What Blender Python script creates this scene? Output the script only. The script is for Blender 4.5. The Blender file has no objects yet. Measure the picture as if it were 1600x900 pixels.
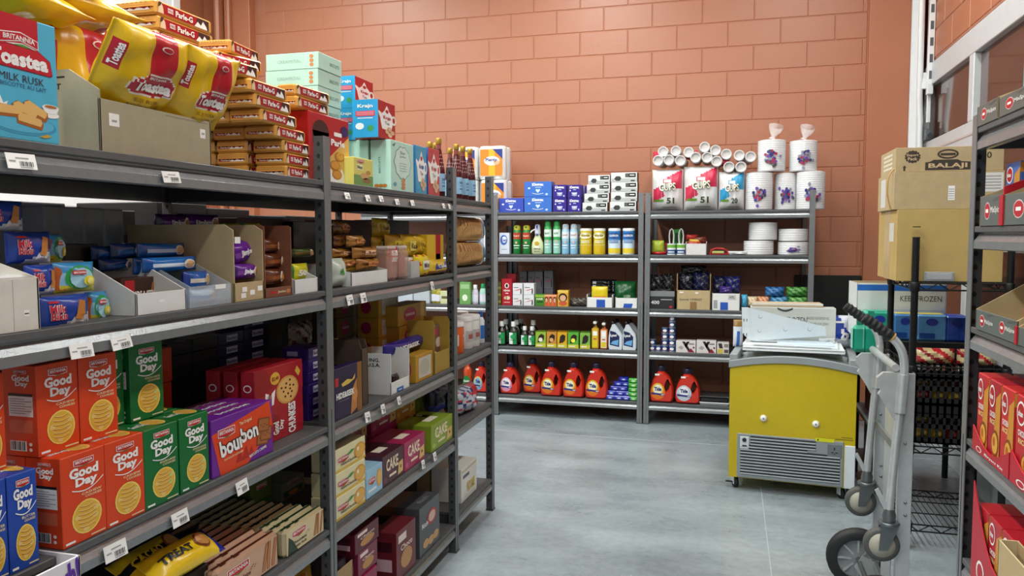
import bpy, math, random
import numpy as np
from mathutils import Vector, Matrix
from mathutils.geometry import tessellate_polygon

random.seed(7)
S = bpy.context.scene
COL = S.collection

# ------------------------------------------------------------------ camera
FPX, CAMH = 1225.168, 1.515
_y, _p, _r = (math.radians(a) for a in (15.5277, 3.832, -0.1121))
CF = np.array([-math.sin(_y)*math.cos(_p), math.cos(_y)*math.cos(_p), -math.sin(_p)])
_R = np.array([math.cos(_y), math.sin(_y), 0.0]); _U = np.cross(_R, CF)
CR = math.cos(_r)*_R + math.sin(_r)*_U
CU = -math.sin(_r)*_R + math.cos(_r)*_U
CC = np.array([0, 0, CAMH])
cam_data = bpy.data.cameras.new('camera'); cam = bpy.data.objects.new('camera', cam_data); COL.objects.link(cam)
cam.matrix_world = Matrix(((CR[0], CU[0], -CF[0], 0), (CR[1], CU[1], -CF[1], 0), (CR[2], CU[2], -CF[2], CAMH), (0, 0, 0, 1)))
cam_data.sensor_width = 36; cam_data.lens = FPX/1600*36
cam_data.clip_start = 0.05; cam_data.clip_end = 100
S.camera = cam

# ------------------------------------------------------------------ world and exposure
W = bpy.data.worlds.new('world'); S.world = W; W.use_nodes = True
bg = W.node_tree.nodes['Background']
bg.inputs[0].default_value = (0.80, 0.88, 1.0, 1); bg.inputs[1].default_value = 0.42
S.view_settings.view_transform = 'Standard'; S.view_settings.look = 'None'
S.view_settings.gamma = 1; S.view_settings.use_curve_mapping = False
S.view_settings.exposure = 0.0
S.cycles.max_bounces = 6; S.cycles.diffuse_bounces = 3; S.cycles.glossy_bounces = 3
S.cycles.transparent_max_bounces = 12; S.cycles.transmission_bounces = 4
S.cycles.caustics_reflective = False; S.cycles.caustics_refractive = False

# lamps of the room: rows of ceiling tubes (the fixtures are built with the ceiling)
LAMPS = [(-3.6, -1.8), (-3.6, 1.5), (-3.6, 4.8), (-1.3, -1.8), (-1.3, 1.5), (-1.3, 4.8), (0.6, -1.8), (0.6, 1.5), (0.6, 4.6)]
LAMP_Z = 4.25
for _i, (_x, _yy) in enumerate(LAMPS):
    ld = bpy.data.lights.new('tube_light', 'AREA'); ld.shape = 'RECTANGLE'; ld.size = 0.22; ld.size_y = 2.3
    ld.energy = (80, 80, 76, 82, 82, 76, 44, 44, 42)[_i]; ld.color = (0.96, 1.0, 0.97)
    lo = bpy.data.objects.new('tube_light', ld); COL.objects.link(lo)
    lo.location = (_x, _yy, LAMP_Z-0.06)

# ------------------------------------------------------------------ projection helpers (pixel of the 1600x900 frame -> point on a plane of the room)
def hit(u, v, ax, val):
    D = CF + CR*((u-800)/FPX) + CU*((450.17-v)/FPX)
    t = (val-CC[ax])/D[ax]
    return CC + t*D
def s_at(u, ax, val, z):
    """the free horizontal coordinate of the point on plane axis=val, height z, seen in image column u"""
    N = FPX*CR - (u-800)*CF
    k = N[ax]*(val-CC[ax]) + N[2]*(z-CAMH)
    o = 1-ax
    return -k/N[o]
def z_at(v, x, y):
    N = FPX*CU - (450.17-v)*CF
    return CAMH - (N[0]*x+N[1]*y)/N[2]

# ------------------------------------------------------------------ materials
_M = {}
def lin(h):
    h = h.lstrip('#'); c = [int(h[i:i+2], 16)/255 for i in (0, 2, 4)]
    return [x/12.92 if x <= .04045 else ((x+.055)/1.055)**2.4 for x in c]
def mat(h, rough=0.5, metal=0.0, var=0.06, scale=18, bump=0.0, bscale=60, spec=0.5, coat=0.0):
    key = (h, rough, metal, var, scale, bump, bscale, spec, coat)
    if key in _M: return _M[key]
    m = bpy.data.materials.new('m_'+h); m.use_nodes = True
    nt = m.node_tree; b = nt.nodes['Principled BSDF']
    c = lin(h)
    b.inputs['Roughness'].default_value = rough; b.inputs['Metallic'].default_value = metal
    b.inputs['Specular IOR Level'].default_value = spec
    if coat: b.inputs['Coat Weight'].default_value = coat; b.inputs['Coat Roughness'].default_value = .15
    tc = nt.nodes.new('ShaderNodeTexCoord')
    n = nt.nodes.new('ShaderNodeTexNoise'); n.inputs['Scale'].default_value = scale; n.inputs['Detail'].default_value = 3
    nt.links.new(tc.outputs['Object'], n.inputs['Vector'])
    r = nt.nodes.new('ShaderNodeValToRGB')
    r.color_ramp.elements[0].position = .3; r.color_ramp.elements[1].position = .7
    r.color_ramp.elements[0].color = [x*(1-var) for x in c]+[1]
    r.color_ramp.elements[1].color = [min(1, x*(1+var)) for x in c]+[1]
    nt.links.new(n.outputs['Fac'], r.inputs[0]); nt.links.new(r.outputs[0], b.inputs['Base Color'])
    if bump:
        n2 = nt.nodes.new('ShaderNodeTexNoise'); n2.inputs['Scale'].default_value = bscale; n2.inputs['Detail'].default_value = 4
        nt.links.new(tc.outputs['Object'], n2.inputs['Vector'])
        bp = nt.nodes.new('ShaderNodeBump'); bp.inputs['Strength'].default_value = bump; bp.inputs['Distance'].default_value = .003
        nt.links.new(n2.outputs['Fac'], bp.inputs['Height']); nt.links.new(bp.outputs[0], b.inputs['Normal'])
    _M[key] = m; return m
def film(h='#ffffff', alpha=.22, rough=.12):
    key = ('film', h, alpha, rough)
    if key in _M: return _M[key]
    m = bpy.data.materials.new('film_'+h); m.use_nodes = True; nt = m.node_tree
    b = nt.nodes['Principled BSDF']; b.inputs['Base Color'].default_value = lin(h)+[1]
    b.inputs['Roughness'].default_value = rough; b.inputs['Alpha'].default_value = alpha
    tc = nt.nodes.new('ShaderNodeTexCoord'); n = nt.nodes.new('ShaderNodeTexNoise'); n.inputs['Scale'].default_value = 30
    nt.links.new(tc.outputs['Object'], n.inputs['Vector'])
    bp = nt.nodes.new('ShaderNodeBump'); bp.inputs['Strength'].default_value = .5; bp.inputs['Distance'].default_value = .006
    nt.links.new(n.outputs['Fac'], bp.inputs['Height']); nt.links.new(bp.outputs[0], b.inputs['Normal'])
    _M[key] = m; return m
def emis(h, s):
    key = ('em', h, s)
    if key in _M: return _M[key]
    m = bpy.data.materials.new('lamp'); m.use_nodes = True; b = m.node_tree.nodes['Principled BSDF']
    b.inputs['Emission Color'].default_value = lin(h)+[1]; b.inputs['Emission Strength'].default_value = s
    _M[key] = m; return m

def paint_floor():
    m = bpy.data.materials.new('polished_concrete'); m.use_nodes = True; nt = m.node_tree; b = nt.nodes['Principled BSDF']
    tc = nt.nodes.new('ShaderNodeTexCoord')
    n1 = nt.nodes.new('ShaderNodeTexNoise'); n1.inputs['Scale'].default_value = 1.1; n1.inputs['Detail'].default_value = 7; n1.inputs['Roughness'].default_value = .62
    n2 = nt.nodes.new('ShaderNodeTexNoise'); n2.inputs['Scale'].default_value = 26; n2.inputs['Detail'].default_value = 5
    mp = nt.nodes.new('ShaderNodeMapping'); mp.inputs['Scale'].default_value = (1, 2.2, 1)
    nt.links.new(tc.outputs['Object'], mp.inputs[0]); nt.links.new(mp.outputs[0], n1.inputs['Vector']); nt.links.new(tc.outputs['Object'], n2.inputs['Vector'])
    r = nt.nodes.new('ShaderNodeValToRGB'); e = r.color_ramp.elements
    e[0].position = .30; e[0].color = lin('#7c858b')+[1]; e[1].position = .68; e[1].color = lin('#a5b0b5')+[1]
    nt.links.new(n1.outputs['Fac'], r.inputs[0])
    mx = nt.nodes.new('ShaderNodeMix'); mx.data_type = 'RGBA'; mx.blend_type = 'MULTIPLY'; mx.inputs[0].default_value = .35
    r2 = nt.nodes.new('ShaderNodeValToRGB'); r2.color_ramp.elements[0].position = .35; r2.color_ramp.elements[0].color = (.62, .63, .65, 1)
    r2.color_ramp.elements[1].position = .6
    nt.links.new(n2.outputs['Fac'], r2.inputs[0])
    nt.links.new(r.outputs[0], mx.inputs[6]); nt.links.new(r2.outputs[0], mx.inputs[7]); nt.links.new(mx.outputs[2], b.inputs['Base Color'])
    mr = nt.nodes.new('ShaderNodeMapRange'); mr.inputs[3].default_value = .16; mr.inputs[4].default_value = .42
    nt.links.new(n1.outputs['Fac'], mr.inputs[0]); nt.links.new(mr.outputs[0], b.inputs['Roughness'])
    b.inputs['Specular IOR Level'].default_value = .5
    return m

# ------------------------------------------------------------------ mesh builder
_TXT = {}
def text_geo(s, bold=0.02):
    k = (s, bold)
    if k in _TXT: return _TXT[k]
    c = bpy.data.curves.new('t', 'FONT'); c.body = s; c.resolution_u = 2; c.offset = bold
    c.dimensions = '2D'
    o = bpy.data.objects.new('t', c)
    me = bpy.data.meshes.new_from_object(o)
    vs = np.array([v.co[:2] for v in me.vertices]); fs = [tuple(p.vertices) for p in me.polygons]
    nz = sum(p.normal.z for p in me.polygons)
    if nz < 0: fs = [f[::-1] for f in fs]
    bpy.data.objects.remove(o); bpy.data.curves.remove(c); bpy.data.meshes.remove(me)
    lo, hi = vs.min(0), vs.max(0)
    _TXT[k] = ((vs-lo)/(hi-lo), fs, (hi-lo)[0]/(hi-lo)[1]); return _TXT[k]

class MB:
    def __init__(s): s.v = []; s.f = []; s.m = []; s.sm = []; s.mats = []
    def mi(s, m):
        if m not in s.mats: s.mats.append(m)
        return s.mats.index(m)
    def add(s, vs, fs, m, smooth=False, tf=None):
        o = len(s.v)
        if tf is not None: vs = [tuple(tf @ Vector(p)) for p in vs]
        s.v.extend(tuple(map(float, p)) for p in vs)
        if isinstance(m, (list, tuple)): idx = [s.mi(x) for x in m]
        else: idx = [s.mi(m)]*len(fs)
        for f, i in zip(fs, idx): s.f.append(tuple(o+k for k in f)); s.m.append(i); s.sm.append(smooth)
        return s
    def box(s, x0, x1, y0, y1, z0, z1, m, c=0.0, tf=None):
        if x1 < x0: x0, x1 = x1, x0
        if y1 < y0: y0, y1 = y1, y0
        if z1 < z0: z0, z1 = z1, z0
        if c <= 0:
            vs = [(x, y, z) for z in (z0, z1) for y in (y0, y1) for x in (x0, x1)]
            fs = [(0, 2, 3, 1), (4, 5, 7, 6), (0, 1, 5, 4), (2, 6, 7, 3), (0, 4, 6, 2), (1, 3, 7, 5)]
            if isinstance(m, dict): m = [m.get(k, m['*']) for k in 'DTFBLR']
            return s.add(vs, fs, m, False, tf)
        c = min(c, (x1-x0)*.45, (y1-y0)*.45, (z1-z0)*.45)
        X, Y, Z = (x0, x1), (y0, y1), (z0, z1); vs = []; id = {}
        for i in (0, 1):
            for j in (0, 1):
                for k in (0, 1):
                    sx, sy, sz = (1-2*i)*c, (1-2*j)*c, (1-2*k)*c
                    for a, p in enumerate([(X[i], Y[j]+sy, Z[k]+sz), (X[i]+sx, Y[j], Z[k]+sz), (X[i]+sx, Y[j]+sy, Z[k])]):
                        id[i, j, k, a] = len(vs); vs.append(p)
        fs = []; ms = []
        G = m if isinstance(m, dict) else {'*': m}
        g = lambda k: G.get(k, G['*'])
        def q(keys, n, mm):
            f = [id[k] for k in keys]
            P = [Vector(vs[i]) for i in f]
            nn = (P[1]-P[0]).cross(P[2]-P[0])
            if nn.dot(Vector(n)) < 0: f = f[::-1]
            fs.append(tuple(f)); ms.append(mm)
        for i, nm in ((0, 'L'), (1, 'R')): q([(i, 0, 0, 0), (i, 1, 0, 0), (i, 1, 1, 0), (i, 0, 1, 0)], (2*i-1, 0, 0), g(nm))
        for j, nm in ((0, 'F'), (1, 'B')): q([(0, j, 0, 1), (1, j, 0, 1), (1, j, 1, 1), (0, j, 1, 1)], (0, 2*j-1, 0), g(nm))
        for k, nm in ((0, 'D'), (1, 'T')): q([(0, 0, k, 2), (1, 0, k, 2), (1, 1, k, 2), (0, 1, k, 2)], (0, 0, 2*k-1), g(nm))
        for i in (0, 1):
            for j in (0, 1): q([(i, j, 0, 0), (i, j, 1, 0), (i, j, 1, 1), (i, j, 0, 1)], (2*i-1, 2*j-1, 0), g('LR'[i]))
        for i in (0, 1):
            for k in (0, 1): q([(i, 0, k, 0), (i, 1, k, 0), (i, 1, k, 2), (i, 0, k, 2)], (2*i-1, 0, 2*k-1), g('LR'[i]))
        for j in (0, 1):
            for k in (0, 1): q([(0, j, k, 1), (1, j, k, 1), (1, j, k, 2), (0, j, k, 2)], (0, 2*j-1, 2*k-1), g('FB'[j]))
        for i in (0, 1):
            for j in (0, 1):
                for k in (0, 1): q([(i, j, k, 0), (i, j, k, 1), (i, j, k, 2)], (2*i-1, 2*j-1, 2*k-1), g('FB'[j]))
        return s.add(vs, fs, ms, False, tf)
    def lathe(s, prof, m, n=16, cx=0, cy=0, smooth=True, tf=None, cap=True, sx=1, sy=1):
        """prof: list of (r, z[, mat]) from bottom to top; mat of a ring band is that of its lower point"""
        vs = []; fs = []; ms = []
        for p in prof:
            for i in range(n):
                a = 2*math.pi*i/n; vs.append((cx+sx*p[0]*math.cos(a), cy+sy*p[0]*math.sin(a), p[1]))
        cur = m
        for k in range(len(prof)-1):
            if len(prof[k]) > 2: cur = prof[k][2]
            for i in range(n):
                j = (i+1) % n; fs.append((k*n+i, k*n+j, (k+1)*n+j, (k+1)*n+i)); ms.append(cur)
        s.add(vs, fs, ms, smooth, tf)
        if cap:
            s.add(vs[:n], [tuple(range(n))[::-1]], m if len(prof[0]) < 3 else prof[0][2], False, tf)
            s.add(vs[-n:], [tuple(range(n))], cur, False, tf)
        return s
    def tube(s, pts, r, m, n=8, cap=True, smooth=True):
        pts = [Vector(p) for p in pts]; rs = r if isinstance(r, (list, tuple)) else [r]*len(pts)
        vs = []; prev = None
        for i, p in enumerate(pts):
            d = (pts[min(i+1, len(pts)-1)]-pts[max(i-1, 0)]).normalized()
            up = prev if prev is not None else (Vector((0, 0, 1)) if abs(d.z) < .9 else Vector((1, 0, 0)))
            a = d.cross(up).normalized(); b = a.cross(d).normalized(); prev = b
            for k in range(n):
                t = 2*math.pi*k/n; vs.append(tuple(p+rs[i]*(math.cos(t)*a+math.sin(t)*b)))
        fs = []
        for i in range(len(pts)-1):
            for k in range(n):
                j = (k+1) % n; fs.append((i*n+k, i*n+j, (i+1)*n+j, (i+1)*n+k))
        s.add(vs, fs, m, smooth)
        if cap: s.add(vs[:n], [tuple(range(n))], m); s.add(vs[-n:], [tuple(range(n))[::-1]], m)
        return s
    def prism(s, poly, t0, t1, m, axis='y', tf=None):
        """extrude a 2D polygon: axis y -> poly in (x,z); axis x -> poly in (y,z); axis z -> poly in (x,y)"""
        def P(a, b, t): return (a, t, b) if axis == 'y' else ((t, a, b) if axis == 'x' else (a, b, t))
        n = len(poly)
        ar = sum(poly[i][0]*poly[(i+1) % n][1]-poly[(i+1) % n][0]*poly[i][1] for i in range(n))
        if (ar < 0) ^ (axis == 'y' and False): poly = poly[::-1]
        vs = [P(a, b, t0) for a, b in poly]+[P(a, b, t1) for a, b in poly]
        tri = [tuple(t) for t in tessellate_polygon([[Vector((a, b, 0)) for a, b in poly]])]
        fs = []
        for t in tri:
            A, B, C = (Vector((*poly[i], 0)) for i in t)
            ccw = (B-A).cross(C-A).z > 0
            u = t if ccw else t[::-1]
            flip = (axis == 'y')
            # front cap at t0 looks to -axis
            fs.append(u if (axis == 'y') else u[::-1]); fs.append(tuple(i+n for i in (u[::-1] if axis == 'y' else u)))
        for i in range(n):
            j = (i+1) % n; q = (i, j, j+n, i+n); fs.append(q[::-1] if axis == 'y' else q)
        return s.add(vs, fs, m, False, tf)
    # ---- flat print: every shape goes through a map (a,b,e)->point, a,b in 0..1 on the printed face
    def rect(s, mp, a0, b0, a1, b1, m, e=1, nx=1, ny=1):
        vs = []; fs = []
        for j in range(ny+1):
            for i in range(nx+1): vs.append(mp(a0+(a1-a0)*i/nx, b0+(b1-b0)*j/ny, e))
        w = nx+1
        for j in range(ny):
            for i in range(nx): fs.append((j*w+i, j*w+i+1, (j+1)*w+i+1, (j+1)*w+i))
        return s.add(vs, fs, m)
    def poly(s, mp, pts, m, e=1):
        n = len(pts)
        tri = tessellate_polygon([[Vector((a, b, 0)) for a, b in pts]]); fs = []
        for t in tri:
            A, B, C = (Vector((*pts[i], 0)) for i in t)
            fs.append(tuple(t) if (B-A).cross(C-A).z > 0 else tuple(t)[::-1])
        return s.add([mp(a, b, e) for a, b in pts], fs, m)
    def ell(s, mp, ca, cb, ra, rb, m, e=1, n=14):
        vs = [mp(ca, cb, e)]+[mp(ca+ra*math.cos(2*math.pi*i/n), cb+rb*math.sin(2*math.pi*i/n), e) for i in range(n)]
        return s.add(vs, [(0, 1+i, 1+(i+1) % n) for i in range(n)], m)
    def text(s, mp, t, ca, cb, wa, hb, m, e=2, rot=0.0, bold=.02, slant=0.0, curve=0.0):
        vs, fs, _ = text_geo(t, bold); c, q = math.cos(rot), math.sin(rot); out = []
        for x, y in vs:
            X = (x-.5)*wa + slant*(y-.5)*wa; Y = (y-.5)*hb + curve*(1-(2*x-1)**2)*hb
            if rot == 90: X, Y = -(y-.5)*wa, (x-.5)*hb
            elif rot: X, Y = X*c-Y*q, X*q+Y*c
            out.append(mp(ca+X, cb+Y, e))
        return s.add(out, fs, m)
    def bars(s, mp, a0, b0, a1, b1, m, n=9, e=2):
        k = (a1-a0)/n
        for i in range(n): s.rect(mp, a0+i*k, b0, a0+i*k+k*(.35+.35*((i*7) % 3)/2), b1, m, e)
        return s
    def mesh(s, name='mesh'):
        me = bpy.data.meshes.new(name); me.from_pydata(s.v, [], s.f)
        for m in s.mats: me.materials.append(m)
        me.polygons.foreach_set('material_index', s.m); me.polygons.foreach_set('use_smooth', s.sm)
        me.update(); return me

E_ = 0.0004
def face_map(w, d, h, face, x0=None, z0=0.0):
    x0 = -w/2 if x0 is None else x0
    if face == 'F': return lambda a, b, e=1: (x0+a*w, -e*E_, z0+b*h)
    if face == 'L': return lambda a, b, e=1: (x0-e*E_, d*(1-a), z0+b*h)
    if face == 'R': return lambda a, b, e=1: (x0+w+e*E_, d*a, z0+b*h)
    if face == 'T': return lambda a, b, e=1: (x0+a*w, d*b, z0+h+e*E_)
def cyl_map(r, z0, h, cy, span=math.pi, sx=1, sy=1):
    """print on the front half of a turned body standing at (0, cy)"""
    def f(a, b, e=1):
        t = -math.pi/2+(a-.5)*span; R = r+e*E_
        return (sx*R*math.cos(t), cy+sy*R*math.sin(t), z0+b*h)
    return f

# ------------------------------------------------------------------ objects
def link(name, me, parent=None):
    o = bpy.data.objects.new(name, me); COL.objects.link(o)
    if parent is not None: o.parent = parent
    return o
def tag(o, label=None, cat=None, group=None, kind=None):
    if label: o['label'] = label
    if cat: o['category'] = cat
    if group: o['group'] = group
    if kind: o['kind'] = kind
    return o
def make(name, parts, loc, rz, label, cat, group=None, rx=0.0, ry=0.0):
    """parts: a mesh, or a list of (part name, mesh[, [(sub name, mesh)...]]). One mesh: the thing itself; several: an Empty with children"""
    if not isinstance(parts, list): o = link(name, parts)
    elif len(parts) == 1 and len(parts[0]) == 2: o = link(name, parts[0][1])
    else:
        o = link(name, None)
        o.empty_display_size = .05
        for p in parts:
            c = link(p[0], p[1], o)
            if len(p) > 2:
                for sn, sm in p[2]: link(sn, sm, c)
    o.location = tuple(map(float, loc)); o.rotation_euler = (rx, ry, rz)
    tag(o, label, cat, group); return o
def struct(name, me): return tag(link(name, me), kind='structure')

PI2 = math.pi/2
XL, YB, XR = -1.239, 6.277, 0.640
BOARD = .0005
class Face:
    """a rack front: turns image columns into places along the rack"""
    def __init__(s, ax, val, sgn, rz): s.ax, s.val, s.sgn, s.rz = ax, val, sgn, rz
    def place(s, u0, u1, vt, z, dx):
        """returns location of front-centre-bottom, width, height, for an item dx behind the front plane"""
        pv = s.val + s.sgn*dx
        a, b = s_at(u0, s.ax, pv, z), s_at(u1, s.ax, pv, z)
        mid = (a+b)/2; x, y = (pv, mid) if s.ax == 0 else (mid, pv)
        h = z_at(vt, x, y)-z if vt is not None else 0
        return (x, y, z+BOARD), abs(b-a), h
    def at(s, u, z, dx):
        pv = s.val+s.sgn*dx; a = s_at(u, s.ax, pv, z)
        return (pv, a, z+BOARD) if s.ax == 0 else (a, pv, z+BOARD)
LF = Face(0, XL, -1, PI2)      # left rack, faces +X
BF = Face(1, YB, 1, 0.0)       # back racks, face -Y
RF = Face(0, XR, 1, -PI2)      # right rack, faces -X
# ================================================================== the room
YW, XWR, XWL, ZC = 6.90, 1.43, -5.05, 4.60
YFRONT = -5.0
BRICK = mat('#ad6c4c', .46, var=.05, scale=3.0, bump=.35, bscale=45, spec=.8)
MORTAR = mat('#af7359', .5, var=.05, scale=3.0, bump=.3, bscale=60)
CLAY = mat('#ad6a49', .46, var=.04, scale=2.0, bump=.12, bscale=30, spec=.7)
CEILM = mat('#d6d4cf', .8)
WHITE = mat('#e9ebec', .35, var=.02)
ALU = mat('#c9cdd0', .35, .35, var=.03)
BLACK = mat('#0b0b0c', .5)
REFLGLASS = mat('#4b3129', .08, 0, var=.03, spec=.8)  # brown of the reflected brick room is put into the pane colour

struct('floor', MB().box(XWL-.2, XWR+.3, YFRONT, YW+.3, -.1, 0, paint_floor()).mesh())
# thin control joints sawn into the concrete
jm = mat('#aeb8bd', .5)
fl = bpy.data.objects['floor']; yj = hit(850, 677, 2, 0)[1]
link('floor_joint', MB().box(-1.9, 1.4, yj-.004, yj+.004, 0, .0006, jm).mesh(), fl); link('floor_joint', MB().box(.2, .204, .5, yj-.004, 0, .0006, jm).mesh(), fl)
struct('ceiling', MB().box(XWL-.2, XWR+.3, YFRONT, YW+.3, ZC, ZC+.1, CEILM).mesh())
wb = struct('wall_back', MB().box(XWL-.2, XWR+.3, YW+.0015, YW+.25, 0, ZC, MORTAR).mesh())
wl = struct('wall_left', MB().box(XWL-.2, XWL, YFRONT, YW+.1, 0, ZC, CLAY).mesh())
# painted concrete blocks, running bond
BWD, BHT, BZ0 = .4165, .2032, .037
blk = MB().box(-BWD/2+.002, BWD/2-.002, -.003, .03, .002, BHT-.002, BRICK, c=.005).mesh('block')
hb = {}
nblk = 0
for k in range(0, 19):
    z = BZ0+k*BHT-.005
    off = -2.543 + (0 if k % 2 == 1 else BWD/2)
    i0 = math.ceil((-4.52-off)/BWD-.5)
    i = i0
    while True:
        x = off+(i+.5)*BWD
        if x-BWD/2 > 1.02: break
        a, b = max(x-BWD/2, -4.52), min(x+BWD/2, 1.03)
        i += 1
        if b-a < .03: continue
        if k < 5 and (k+i) % 1: continue
        if abs((b-a)-BWD) < .002: me = blk; cx = x
        else:
            key = round(b-a, 3); cx = (a+b)/2
            if key not in hb: hb[key] = MB().box(-key/2+.002, key/2-.002, -.003, .03, .002, BHT-.002, BRICK, c=.005).mesh('block')
            me = hb[key]
        if nblk < 300 and not (k < 4 and x < -1.9):
            o = link('block', me, wb); o.location = (cx, YW, z); nblk += 1
# smooth pilasters in the two far corners, a conduit on the left one
struct('trim_1', MB().box(1.035, 1.335, YW-.05, YW+.01, 0, ZC, CLAY, c=.006).mesh())
struct('trim_2', MB().box(XWL, -4.53, YW-.10, YW+.01, 0, ZC, CLAY, c=.006).mesh())
struct('trim_3', MB().box(-4.86, -4.80, YW-.22, YW-.10, 0, ZC, CLAY, c=.02).box(-4.78, -4.72, YW-.16, YW-.10, 0, ZC, CLAY, c=.015).mesh())
# low black paint on the right end of the back wall
tag(link('wainscot_panel', MB().box(.52, 1.03, YW-.03, YW-.005, 0, 1.185, BLACK, c=.003).mesh()), kind='structure')

# right wall: a lintel of blocks over an overhead door, the door itself
DZ = 2.80
wr = struct('wall_right', MB().box(XWR+.0015, XWR+.25, YFRONT, YW+.1, DZ, ZC, MORTAR).box(XWR+.0015, XWR+.25, YW-.1, YW+.1, 0, DZ, MORTAR).mesh())
rblk = MB().box(-.003, .03, -BWD/2+.002, BWD/2-.0035, .0035, BHT-.0035, BRICK, c=.005).mesh('block')
for k in range(6):
    for i in range(7):
        y = YW-.25-(i+.5*(k % 2))*BWD
        o = link('block', rblk, wr); o.location = (XWR, y, DZ+.01+k*BHT)
door = struct('door_1', None)
frame_m = mat('#d3d8db', .35, .2, var=.03)
rail_m = mat('#c7b9b4', .4, .1, var=.03)
Y0D, Y1D = -1.6, 6.80
def dbox(nm, y0, y1, z0, z1, m, x0=-.02, x1=.05, c=.004):
    return link(nm, MB().box(XWR+x0, XWR+x1, y0, y1, z0, z1, m, c=c).mesh(), door)
levels = [(2.62, 2.78), (2.05, 2.21), (1.42, 1.56), (.80, .92), (.0, .16)]
for q, (a, b) in enumerate(levels):
    dbox('door_rail', Y0D, Y1D, a, b, frame_m)
    if q in (1, 2, 3): dbox('rail_seam', Y0D, Y1D, (a+b)/2-.006, (a+b)/2+.006, rail_m, -.024, -.015, 0)
stiles = [6.74, 5.47, 4.20, 2.93, 1.66, .39]
for q, y in enumerate(stiles):
    for (a, b), (c_, d_) in zip(levels[1:], levels[:-1]):
        dbox('door_stile', y-.05, y+.05, b, c_, frame_m)
for q in range(len(stiles)-1):
    for (a, b), (c_, d_) in zip(levels[1:], levels[:-1]):
        dbox('door_pane', stiles[q+1]+.05, stiles[q]-.05, b, c_, REFLGLASS, .02, .03, 0)
# left wall: a white overhead door high on the wall
d2 = struct('door_2', None)
for z0, z1 in ((0.05, .8), (.83, 1.6), (1.63, 2.4), (2.43, 3.2), (3.23, 4.1)):
    link('door_panel', MB().box(XWL, XWL+.05, .2, 6.25, z0, z1, WHITE, c=.012).mesh(), d2)
link('door_post', MB().box(XWL, XWL+.09, 6.25, 6.36, 0, 4.2, WHITE, c=.01).mesh(), d2)

# white steel door track beside the right pilaster
tk = link('door_track', None); tag(tk, 'white steel overhead door track in the corner beside the glazed door', 'door track')
link('wall_angle', MB().box(1.335, 1.385, YW-.08, YW-.04, 0, ZC, WHITE, c=.003).box(1.383, 1.388, YW-.25, YW-.04, 0, ZC, WHITE).mesh(), tk)
link('track_rail', MB().tube([(1.365, YW-.32, 0.4), (1.365, YW-.32, 2.35), (1.352, YW-.33, 2.55), (1.325, YW-.45, 3.4), (1.30, YW-.6, 4.3)], .022, WHITE, n=6).mesh(), tk)
sl = MB().box(1.385, 1.425, YW-.42, YW-.37, 2.55, 4.4, WHITE, c=.003)
for q in range(14): sl.box(1.393, 1.415, YW-.4215, YW-.418, 2.66+q*.12, 2.72+q*.12, mat('#555a5d', .6))
link('slotted_angle', sl.mesh(), tk)
link('track_bracket', MB().box(1.36, 1.42, YW-.36, YW-.33, 2.60, 2.72, WHITE, c=.003).box(1.40, 1.425, YW-.36, YW-.33, 2.35, 2.6, WHITE, c=.003).mesh(), tk)
br = MB().box(1.385, 1.425, YW-.40, YW-.30, 2.22, 2.30, mat('#6d7478', .4, .6), c=.004).lathe([(.02, 0), (.02, .05)], mat('#40454a', .4, .6), n=10, tf=Matrix.Translation((1.40, YW-.44, 2.24)) @ Matrix.Rotation(PI2, 4, 'X'))
link('roller_bracket', br.mesh(), tk)
link('track_bracket', MB().box(1.375, 1.425, YW-.36, YW-.33, 1.58, 1.64, mat('#8d9498', .4, .5), c=.003).mesh(), tk)

# ceiling tubes
for _x, _yy in LAMPS:
    t = link('ceiling_light', None); t.location = (_x, _yy, LAMP_Z)
    tag(t, 'twin tube ceiling fixture, %s row, %s' % ({-3.6: 'left', -1.3: 'middle', .6: 'right'}[_x], {-1.8: 'behind the camera', 1.5: 'over the near aisle'}.get(_yy, 'near the back wall')), 'ceiling light', 'ceiling tube fixtures')
    link('housing', MB().box(-.14, .14, -1.2, 1.2, 0, .06, WHITE, c=.01).mesh(), t)
    for sx in (-.07, .07):
        link('tube', MB().tube([(sx, -1.15, -.03), (sx, 1.15, -.03)], .013, emis('#fff6e6', 6)).mesh(), t)
    for sy in (-1, 1): link('hanger_rod', MB().tube([(0, sy, .06), (0, sy, ZC-LAMP_Z)], .004, ALU, n=5).mesh(), t)

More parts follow.
